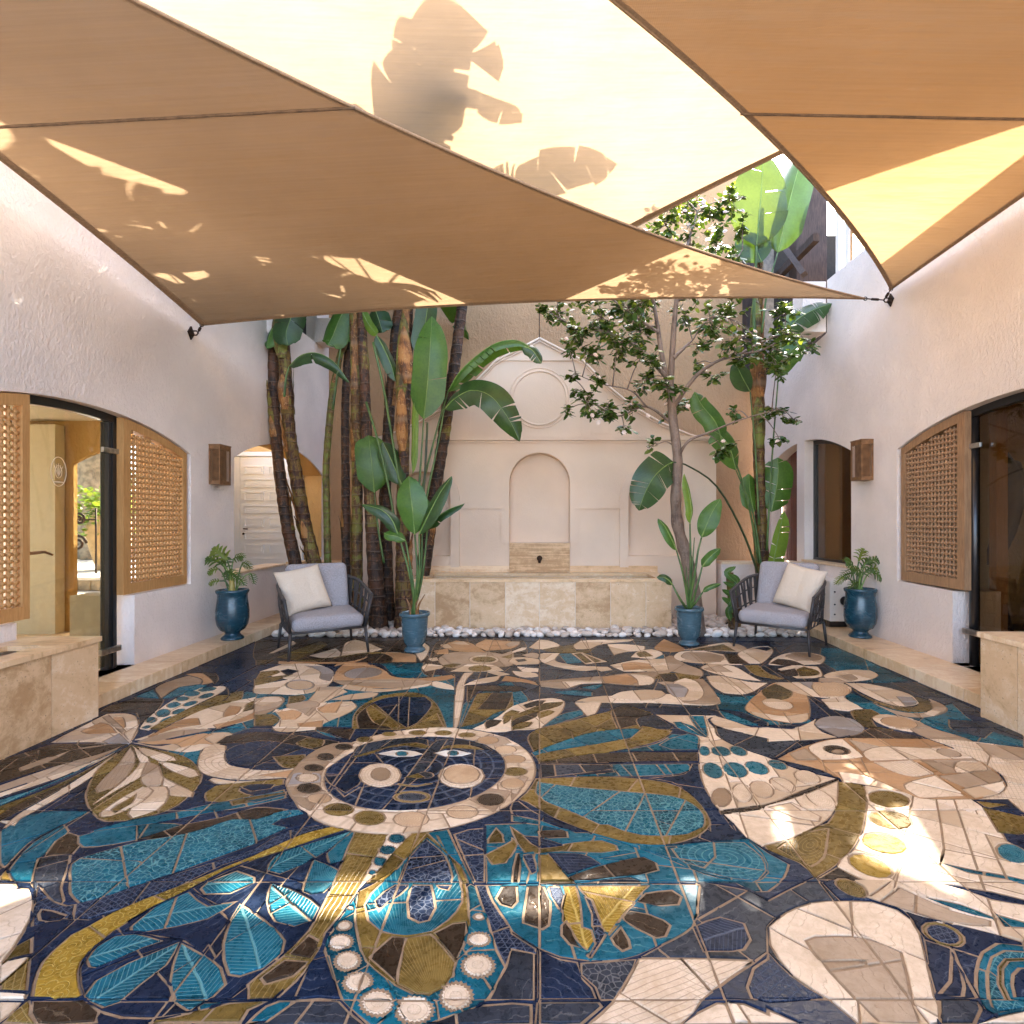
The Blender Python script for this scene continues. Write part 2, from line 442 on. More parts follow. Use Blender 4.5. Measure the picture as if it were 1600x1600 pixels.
# ---------------------------------------------------------------- right house wall
mb = MB()
archR = arc(2.66, 1.98, 5.50, 1.98, 0.26, 18)
openR = [(2.66, .70), (3.4, .70), (3.4, .1), (4.76, .1), (4.76, .70), (5.50, .71)] + archR[::-1]
def zA(y): return 2.33 - (y - 7.45)**2 / 4.92
openW = [(6.31, .765), (7.42, .755)] + [(7.42 - 1.11*k/10, zA(7.42 - 1.11*k/10)) for k in range(11)]
openD = [(7.64, .1), (8.49, .1)] + [(8.49 - .85*k/8, zA(8.49 - .85*k/8)) for k in range(9)]
slab2d(mb, [(-1.5, 0), (8.90, 0), (8.90, 3.5), (7.2, 3.5), (6.84, 3.55), (6.84, 4.18), (-1.5, 4.18)], [openR, openW, openD], (RX, 0, 0), (0, 1, 0), (0, 0, 1), (1, 0, 0), 0.16)
o = mb.build('house_wall', M_WALL); rebase(o, (RX, 4, 0))
tag(o, 'right white stucco house wall with an arched glass door, a tall window and a dark red door', 'wall')
m2 = MB(); m2.box((3.17, 6.84, 3.56), (3.45, 7.12, 4.17), bev=.01); c = m2.build('corbel', M_WALL, o); c.location = -Vector(o.location)
m2 = MB(); m2.box((3.62, -1.5, 4.0), (3.66, 6.8, 4.17)); c = m2.build('parapet_back', M_WALL, o); c.location = -Vector(o.location)
m2 = MB(); m2.box((3.44, 6.2, .755), (3.62, 7.47, .785), bev=.004); c = m2.build('sill', M_TRAVT, o); c.location = -Vector(o.location)
# upper glazing and roof
ug = empty('upper_window', (3.6, 6.2, 4.19), 'upper white framed window above the sail bracket', 'window')
def ul_(ob): ob.location = -Vector(ug.location); return ob
mb = MB()
for y in (6.70, 6.50): mb.box((3.53, y, 4.19), (3.58, y+.075, 4.98))
mb.box((3.53, 1.0, 4.985), (3.58, 6.80, 5.03)); mb.box((3.53, 1.0, 4.185), (3.58, 6.49, 4.21)); ul_(mb.build('frame', M_CREAM, ug))
mb = MB(); mb.box((3.55, 1.0, 4.215), (3.56, 6.49, 4.98)); ul_(mb.build('pane', M_GLASSD, ug))
mb = MB(); mb.box((3.60, 1.0, 4.62), (3.66, 6.6, 4.68)); ul_(mb.build('rail', M_WOODG, ug))
mb = MB(); mb.box((4.6, 0, 4.2), (4.7, 6.8, 5.0)); ul_(mb.build('darkened_room_wall', M_DARK, ug))  # wall coloured near-black so the unlit room is painted in
mb = MB(); mb.box((3.60, -1.5, 5.04), (6.5, 6.8, 5.15)); o = mb.build('roof_slab', M_WALL); rebase(o, (4.5, 3, 5.04)); tag(o, 'flat roof slab over the right house', 'roof')

# dark window and dark red door on the right
w = empty('tall_window', (3.58, 6.86, .77), 'tall dark framed window with half arched head between lantern and red door', 'window')
def wl(ob): ob.location = -Vector(w.location); return ob
def inset_poly(poly, d):
    n = len(poly); out = []
    for i in range(n):
        p, q, r = Vector(poly[i-1]), Vector(poly[i]), Vector(poly[(i+1) % n])
        a = (q-p).normalized(); b = (r-q).normalized()
        m = Vector((-a.y, a.x)) + Vector((-b.y, b.x)); m /= max(.5, m.length_squared/2)
        out.append(tuple(q + m*d))
    return out
wp = [(y, z) for y, z in openW]
mb = MB(); slab2d(mb, inset_poly(wp, -.012), [inset_poly(wp, .055)], (3.575, 0, 0), (0, 1, 0), (0, 0, 1), (1, 0, 0), .04); wl(mb.build('frame', M_BLACK, w))
mb = MB(); slab2d(mb, inset_poly(wp, .05), [], (3.592, 0, 0), (0, 1, 0), (0, 0, 1), (1, 0, 0), .008); wl(mb.build('pane', M_GLASSD, w))
mb = MB(); mb.box((3.70, 7.02, .7), (3.74, 7.36, 2.6)); wl(mb.build('curtain', M_CREAM, w))
mb = MB(); mb.box((3.64, 5.9, .3), (5.2, 6.0, 2.9)); mb.box((3.64, 7.44, .3), (5.2, 7.5, 2.9)); mb.box((5.2, 5.9, .3), (5.3, 7.5, 2.9)); mb.box((3.64, 5.9, 2.91), (5.3, 7.5, 3.0)); mb.box((3.64, 6.0, .2), (5.2, 7.44, .29)); wl(mb.build('room_shell', M_OCHRE, w))
dr = empty('plank_door', (3.66, 8.06, .1), 'dark red wooden door in the arched opening behind the right plants', 'door')
mb = MB()
for k in range(6): mb.box((3.645, 7.60 + .155*k, .1), (3.69, 7.60 + .155*k + .15, 2.4), bev=.004)
c = mb.build('door_leaf', M_REDWOOD, dr); c.location = -Vector(dr.location)

# ---------------------------------------------------------------- arched glass doors on both sides
def glass_door(side):
    X = LX if side < 0 else RX
    s = -1 if side < 0 else 1
    op = openL if side < 0 else openR
    yk = 3.70 if side < 0 else 3.45; yj = 4.57 if side < 0 else 4.67
    d = empty('glass_door', (X + s*.11, 4.2, .1), ('clear glass door in a black arched frame left of the courtyard' if s < 0 else 'glass door in a black arched frame right of the courtyard, dim room behind'), 'door')
    def L(ob): ob.location = -Vector(d.location); return ob
    xg = X + s*.115
    ar = archL if s < 0 else archR
    mb = MB(); n = len(ar)
    for i in range(n-1):
        (ya, za), (yb, zb) = ar[i], ar[i+1]
        za += .015; zb += .015
        x0, x1 = xg - .03, xg + .03
        q = [(x0, ya, za), (x1, ya, za), (x1, yb, zb), (x0, yb, zb)]
        r = [(p[0], p[1], p[2]-.075) for p in q]
        mb.add(q + r, [(0,1,2,3),(7,6,5,4),(0,4,5,1),(1,5,6,2),(2,6,7,3),(3,7,4,0)])
    L(fixn(mb.build('arch_frame', M_BLACK, d)))
    def top(y):
        for (ya, za), (yb, zb) in zip(ar, ar[1:]):
            if ya <= y <= yb: return za + (zb-za)*(y-ya)/(yb-ya)
        return 2
    mb = MB()
    if s < 0:
        mb.box((xg-.035, yj-.045, .1), (xg+.035, yj+.045, top(yj)-.06), bev=.006); mb.box((xg+.036, yj-.012, .1), (xg+.045, yj+.012, top(yj)-.06))
    else:
        mb.tube([(xg, yj, .1), (xg, yj, top(yj)-.06)], .036, 14)
    L(mb.build('post', M_BLACK, d))
    mb = MB()
    sy = .73 if s < 0 else .76
    mb.box((xg-.02, yj+.05, sy), (xg+.02, 5.44, sy+.03)); mb.box((xg-.02, 5.40, sy+.031), (xg+.02, 5.45, 1.92))
    if s > 0: mb.box((xg-.035, yj+.045, sy), (xg+.03, yj+.10, 2.1))
    L(mb.build('side_frame', M_BLACK, d))
    gl = [(yk, .13), (yj-.05, .13)] + [(yj-.05 - (yj-.05-yk)*k/6, top(yj-.05 - (yj-.05-yk)*k/6)-.065) for k in range(7)]
    mb = MB(); slab2d(mb, gl, [], (xg-.004, 0, 0), (0, 1, 0), (0, 0, 1), (1, 0, 0), .010); L(mb.build('pane', M_GLASS if s < 0 else M_GLASSD, d))
    mb = MB()
    zh = (1.85, .24) if s < 0 else (1.90, .36)
    for z, w_ in ((zh[0], .03), ):
        mb.box((xg-s*.06, yj-.13, z-.02), (xg-s*.037, yj+.05, z+.02), bev=.004)
    L(mb.build('hinge', M_STEEL, d))
    mb = MB(); mb.box((xg-s*.07, yj-.16, zh[1]), (xg-s*.036, yj+.05, zh[1]+.045), bev=.005); L(mb.build('pivot_clamp', M_STEEL, d))
    if s < 0:
        mb = MB(); y = 3.86; mb.box((xg+.006, y-.10, 1.02), (xg+.03, y-.03, 1.12), bev=.004)
        mb.tube([(xg+.03, y-.06, 1.075), (xg+.07, y-.05, 1.075), (xg+.075, y+.03, 1.08), (xg+.07, y+.10, 1.055)], [.011, .011, .010, .007]); L(mb.build('handle', M_BRONZE, d))
        # etched emblem on the pane: a ring with a small leaf motif
        mb = MB(); cy, cz = 4.085, 1.645
        def ring(r, t=.003):
            q = [(xg+.0085, cy + r*.62*math.cos(2*math.pi*k/28), cz + r*math.sin(2*math.pi*k/28)) for k in range(29)]
            mb.tube(q, t, 5, cap=False)
        ring(.105); ring(.045, .002)
        for k in range(-2, 3): mb.tube([(xg+.0085, cy, cz-.035), (xg+.0085, cy + k*.018, cz+.06-.01*abs(k))], .0018, 5)
        mb.box((xg+.007, cy-.04, cz-.078), (xg+.009, cy+.04, cz-.070)); L(mb.build('etched_emblem', M_IVORY, d))
glass_door(-1); glass_door(1)

# ---------------------------------------------------------------- carved wooden lattice shutters
def lattice(X, s, y0, y1, zb0, zb1, ztop, mat, lab, single=False):
    """frame in a wall opening; ztop(y) gives the curved head"""
    t = empty('lattice_shutter', (X, (y0+y1)/2, zb0), lab, 'shutter')
    def L(ob): ob.location = -Vector(t.location); return ob
    xa, xb = X - .028, X + .028
    n = 8
    outer = [(y0, zb0), (y1, zb1)] + [(y1-(y1-y0)*k/n, ztop(y1-(y1-y0)*k/n)) for k in range(n+1)]
    fw = .075
    hole = [(y0+fw*1.1, zb0+fw*1.15), (y1-fw*.7, zb1+fw*1.15)] + [((y1-fw*.7)-(y1-y0-fw*1.8)*k/n, ztop((y1-fw*.7)-(y1-y0-fw*1.8)*k/n)-fw) for k in range(n+1)]
    mb = MB(); slab2d(mb, outer, [hole], (xa, 0, 0), (0, 1, 0), (0, 0, 1), (1, 0, 0), xb-xa); L(mb.build('frame', mat, t))
    # turned beads joined by short dowels
    pit = .0455
    yb = [y for y in np.arange(y0+fw*1.1+pit*.5, y1-fw*.7-.01, pit)]
    zs = [z for z in np.arange(zb0+fw*1.15+pit*.45, 2.4, pit)]
    def okz(y, z): return z < ztop(y) - fw - .012
    mb = MB()
    for y in yb:
        zt_ = max([z for z in zs if okz(y, z)] or [zs[0]])
        mb.tube([(X, y, zb0+fw), (X, y, zt_+.03)], .0115, 6, cap=False)
    for z in zs:
        ys = [y for y in yb if okz(y, z)]
        if len(ys): mb.tube([(X, ys[0]-.03, z), (X, ys[-1]+.03, z)], .0115, 6, cap=False)
    L(mb.build('dowels', mat, t))
    beads = [(y, z) for y in yb for z in zs if okz(y, z)]
    bm = bmesh.new(); bmesh.ops.create_icosphere(bm, subdivisions=1, radius=.0205)
    one = MB(); one.bm(bm, 0, True); bm.free()
    me = one.mesh('bead', mat)
    # facing order: the ones nearest to the courtyard camera first
    beads.sort(key=lambda q: q[0])
    for y, z in beads[:300]:
        b = bpy.data.objects.new('bead', me); b.location = Vector((X, y, z)) - Vector(t.location); b.scale = (1.15, 1, 1); link(b, t)
    if beads[300:]:
        mb = MB()
        for y, z in beads[300:]:
            mb.add([(v.co.x*1.15+X, v.co.y+y, v.co.z+z) for v in me.vertices], [list(p.vertices) for p in me.polygons], 0, True)
        tag(L(mb.build('small_beads', mat, t)), kind='stuff')
def topL(y):
    for (ya, za), (yb, zb) in zip(archL, archL[1:]):
        if ya <= y <= yb: return za + (zb-za)*(y-ya)/(yb-ya) - .012
    return 1.92
def topR(y):
    for (ya, za), (yb, zb) in zip(archR, archR[1:]):
        if ya <= y <= yb: return za + (zb-za)*(y-ya)/(yb-ya) - .012
    return 1.97
lattice(LX-.045, -1, 4.60, 5.425, .69, .69, topL, M_WOOD, 'golden wooden lattice shutter between the left glass door and the lantern')
lattice(LX-.005, -1, 2.98, 3.71, .655, .655, topL, M_WOOD, 'golden wooden lattice shutter cut by the left picture edge')
lattice(RX+.045, 1, 4.65, 5.465, .72, .72, topR, M_WOODG, 'greyed wooden lattice shutter between the right lantern and glass door')

# ---------------------------------------------------------------- kerb ledges and stone benches
def ledge(s):
    t = empty('stone_ledge', (s*3.2, 5.6, 0), ('left' if s < 0 else 'right') + ' travertine kerb ledge running along the house wall under the urn', 'ledge')
    xi = 3.02; xo = 3.62
    ys = [2.9, 3.5, 4.2, 4.8, 5.4, 6.0, 6.6, 7.46]
    if s > 0: ys = [2.9, 3.5, 4.05, 4.65, 5.25, 5.85, 6.45, 7.46]
    for a, b in zip(ys, ys[1:]):
        m = MB(); m.box((s*xi, a+.0015, 0.0), (s*xo, b-.0015, .1), bev=.006)
        m = m.build('stone', M_TRAVT, t); m.location = -Vector(t.location)
ledge(-1); ledge(1)
def bench(s):
    X = 2.90; zt = .50 if s < 0 else .53
    xw = 3.345 if s < 0 else 3.455
    t = empty('stone_trough', (s*3.1, 2.6, 0), ('left' if s < 0 else 'right') + ' travertine trough bench beside the glass door', 'bench')
    def L(ob): ob.location = -Vector(t.location); return ob
    ys = [1.2, 1.58, 1.94, 2.30, 2.66, 3.02, 3.38, 3.74] if s < 0 else [1.2, 1.65, 2.1, 2.55, 3.0, 3.45, 3.74]
    for a, b in zip(ys, ys[1:]):
        m = MB(); m.box((s*X, a+.0025, 0), (s*(X+.03), b-.0025, zt-.001), bev=.0025); L(m.build('stone', M_TRAV, t))
    m = MB(); m.box((s*(X+.008), 1.2, 0), (s*(X+.032), 3.738, zt-.004)); L(m.build('mortar', M_JOINT, t))
    m = MB(); m.box((s*(X+.035), 3.71, .1), (s*xw, 3.738, zt-.001)); L(m.build('end_stone', M_TRAV, t))
    m = MB(); hole = [(X+.13, 1.4), (X+.34, 1.4), (X+.34, 3.46), (X+.13, 3.46)]
    slab2d(m, [(X-.012, 1.2), (xw+(.1 if s < 0 else .0), 1.2), (xw+(.1 if s < 0 else .0), 3.752), (X-.012, 3.752)], [hole], (0, 0, zt), (s, 0, 0), (0, 1, 0), (0, 0, 1), .032); L(fixn(m.build('top_stone', M_TRAVT, t)))
    m = MB(); m.box((s*(X+.12), 1.39, zt-.12), (s*(X+.35), 3.47, zt-.1)); L(m.build('trough_floor', M_TRAVT, t))
bench(-1); bench(1)

# ---------------------------------------------------------------- fountain wall, basin, spout
FY = 7.6; KS = FY / F
def wx(px): return (px - 843) * KS
def wz(py): return CH + (CY - py) * KS
half = [(0, 528), (-68, 563), (-105, 601), (-145, 634), (-190, 660), (-235, 679), (-276, 688)]
outl = [(dx*KS, wz(py)) for dx, py in half]
outer = [(-276*KS, 0.0), (276*KS, 0.0)] + [(-x, z) for x, z in outl[::-1]] + outl[1:]
niche = rarch(0, wz(848), wz(755), 47*KS)
nl = rarch(wx(843-182), wz(869), wz(780), 43*KS); nr = rarch(wx(843+182), wz(869), wz(780), 43*KS)
fw = empty('fountain_wall', (0, FY, 0), 'cream gabled fountain wall with round panel and arched niches', 'wall')
def W(ob): ob.location = -Vector(fw.location); return ob
mb = MB(); slab2d(mb, outer, [niche, nl, nr], (0, FY, 0), (1, 0, 0), (0, 0, 1), (0, 1, 0), .14)
mb.box((-276*KS+.01, FY+.141, 0), (276*KS-.01, FY+.24, wz(700))); W(fixn(mb.build('gable_slab', M_FWALL, fw)))
def flat(name, poly, holes, proud, mat=M_FWALL):
    m = MB(); slab2d(m, poly, holes, (0, FY-proud, 0), (1, 0, 0), (0, 0, 1), (0, 1, 0), proud+.004); return W(fixn(m.build(name, mat, fw)))
def rect(xa, xb, ya, yb): return [(wx(xa), wz(yb)), (wx(xb), wz(yb)), (wx(xb), wz(ya)), (wx(xa), wz(ya))]
def archband(cx, pxi, pxo, ybot, ys):
    a = rarch(wx(cx), wz(ybot), wz(ys), pxo*KS); b = rarch(wx(cx), wz(ybot)+.0001, wz(ys), pxi*KS)
    i = [(p[0], p[1]) for p in b]
    return [(wx(cx-pxo), wz(ybot)), (wx(cx-pxi), wz(ybot))] + [p for p in i[2:]][::-1] + [(wx(cx+pxi), wz(ybot)), (wx(cx+pxo), wz(ybot))] + a[2:]
flat('arch_band', archband(843, 47.6, 60, 849, 755), [], .032)
for sg in (-1, 1):
    flat('arch_band', archband(843+sg*182, 43.6, 57, 886, 780), [], .032)
    flat('string_course', rect(*sorted((843+sg*60, 843+sg*125)), 782, 795), [], .027)
    flat('panel_rim', rect(*sorted((843+sg*60, 843+sg*72)), 795.3, 848.8), [], .014) if False else None
    flat('pilaster', rect(*sorted((843+sg*66, 843+sg*74)), 568, 680), [], .012)
    tri = [(sg*80, 678), (sg*80, 584), (sg*108, 610), (sg*112, 678)]
    gable = [(wx(843+a), wz(b)) for a, b in tri]
    inn = [(wx(843+a), wz(b)) for a, b in [(sg*84, 674), (sg*84, 594), (sg*106, 614), (sg*108, 674)]]
    if sg > 0: gable, inn = gable[::-1], inn[::-1]
    flat('gable_panel', gable, [inn], .008)
    # raking cornice along the gable
    o2 = [(sg*abs(x), z) for x, z in outl]
    q = [Vector((x, FY-.022, z-.012)) for x, z in o2]
    m = MB(); m.tube(q, .017, 8); m.tube([p + Vector((-sg*.012, -.006, -.035)) for p in q], .008, 6); W(m.build('raking_moulding', M_FWALL, fw))
flat('cornice', rect(843-276, 843+276, 682.2, 688.4), [], .035)
flat('cornice_fillet', rect(843-276, 843+276, 689.2, 692), [], .016)
flat('attic_band', rect(843-68, 843+68, 559, 564), [], .02)
def ringm(r, t, y):
    m = MB(); q = [(r*math.cos(2*math.pi*k/48), FY-y, wz(622)+r*math.sin(2*math.pi*k/48)) for k in range(49)]
    m.tube(q, t, 8, cap=False); W(m.build('round_moulding', M_FWALL, fw))
ringm(42*KS, .014, .004); ringm(47*KS, .008, .002)
flat('stone_panel', rect(796, 890, 848.6, 893), [], .03, M_TRAVV)
flat('stone_skirting', rect(666, 795.6, 884, 896), [], .024, M_TRAVV); flat('stone_skirting', rect(890.4, 1027, 884, 896), [], .024, M_TRAVV)
sp = empty('water_spout', (0, FY-.03, wz(872)), 'small dark bronze spout on the stone panel of the fountain', 'spout')
mb = MB(); mb.lathe([(0, 0), (.036, 0), (.036, .02), (.026, .03), (.02, .05)], 18); bm_ = mb.build('rosette', M_BRONZED, sp); bm_.rotation_euler = (R(90), 0, 0)
mb = MB(); mb.tube([(0, -.03, 0), (0, -.085, .005), (0, -.11, -.015), (0, -.115, -.055)], [.02, .021, .02, .016], 12); mb.tube([(0, -.07, .015), (0, -.075, .04)], .008, 8); mb.build('pipe', M_BRONZED, sp)
BY = 6.67
bas = empty('fountain_basin', (0, 7.1, 0), 'long travertine fountain basin below the gabled wall', 'basin')
def Bs(ob): ob.location = -Vector(bas.location); return ob
xs_ = [-1.551, -1.227, -.818, -.402, 0, .42, .834, 1.25, 1.551]
for a, b in zip(xs_, xs_[1:]):
    m = MB(); m.box((a+.003, BY, 0), (b-.003, BY+.03, .566), bev=.003); Bs(m.build('stone', M_TRAV, bas))
m = MB(); m.box((-1.548, BY+.006, 0), (1.548, BY+.032, .564)); Bs(m.build('mortar', M_JOINT, bas))
for s in (-1, 1):
    m = MB(); m.box((s*1.551, BY+.033, 0), (s*1.521, 7.58, .566)); Bs(m.build('end_stone', M_TRAV, bas))
m = MB(); slab2d(m, [(-1.56, BY-.012), (1.56, BY-.012), (1.56, 7.575), (-1.56, 7.575)], [[(-1.36, BY+.10), (1.40, BY+.10), (1.40, 7.36), (-1.36, 7.36)]], (0, 0, .568), (1, 0, 0), (0, 1, 0), (0, 0, 1), .034); Bs(fixn(m.build('rim', M_TRAVT, bas)))
m = MB(); m.box((-1.52, BY+.04, .4), (1.52, 7.57, .43)); m.box((-1.5, BY+.1, .43), (1.5, BY+.12, .565)); m.box((-1.5, 7.34, .43), (1.5, 7.36, .565)); Bs(m.build('lining', M_TRAVT, bas))
g = NG('basin_water'); WATER = g.done(g.pbr((0.06, 0.06, 0.05), 0.02, g.bump(g.noise(g.pos(), 25, 2), .1, .01), Transmission_Weight=0.6, IOR=1.33))
m = MB(); m.add([(-1.36, BY+.10, .50), (1.40, BY+.10, .50), (1.40, 7.36, .50), (-1.36, 7.36, .50)], [(0, 1, 2, 3)]); Bs(m.build('water_surface', WATER, bas))

# ---------------------------------------------------------------- room and garden seen through the left glass door
lob = empty('lobby_room', (-4.8, 5.0, .1), 'ochre and ivory room behind the left glass door, open to the garden', 'room')
def Lo(ob): ob.location = -Vector(lob.location); return ob
ya = 6.1
xo = (115-CX)*ya/F
mb = MB()
hole = [(xo, .1), (-4.3, .1), (-4.3, 2.10)] + [(-4.3 + (xo+4.3)*k/8, 2.10 - .19*(k/8)**2) for k in range(1, 9)]
slab2d(mb, [(-6.4, 0), (-3.55, 0), (-3.55, 2.6), (-6.4, 2.6)], [hole], (0, ya, 0), (1, 0, 0), (0, 0, 1), (0, 1, 0), .05); Lo(fixn(mb.build('ochre_wall', M_OCHRE, lob)))
mb = MB(); mb.box((-6.4, ya-.14, .1), ((86-CX)*(ya-.14)/F, ya-.02, 2.30)); Lo(mb.build('ivory_panel', M_IVORY, lob))
mb = MB(); mb.box((-7.4, 1.5, 2.36), (-3.52, 6.16, 2.5)); Lo(mb.build('ceiling', M_CREAM, lob))
mb = MB(); mb.box((-7, 1.5, 0.0), (-3.63, 6.16, .098)); Lo(mb.build('floor_slab', M_TRAVT, lob))
mb = MB(); mb.box((-7.0, 1.4, 0), (-3.52, 1.5, 2.6)); Lo(mb.build('far_wall', M_IVORY, lob))
mb = MB(); mb.box((-3.95, 4.78, .1), (-3.63, 5.0, .66)); Lo(mb.build('low_pier', M_IVORY, lob))
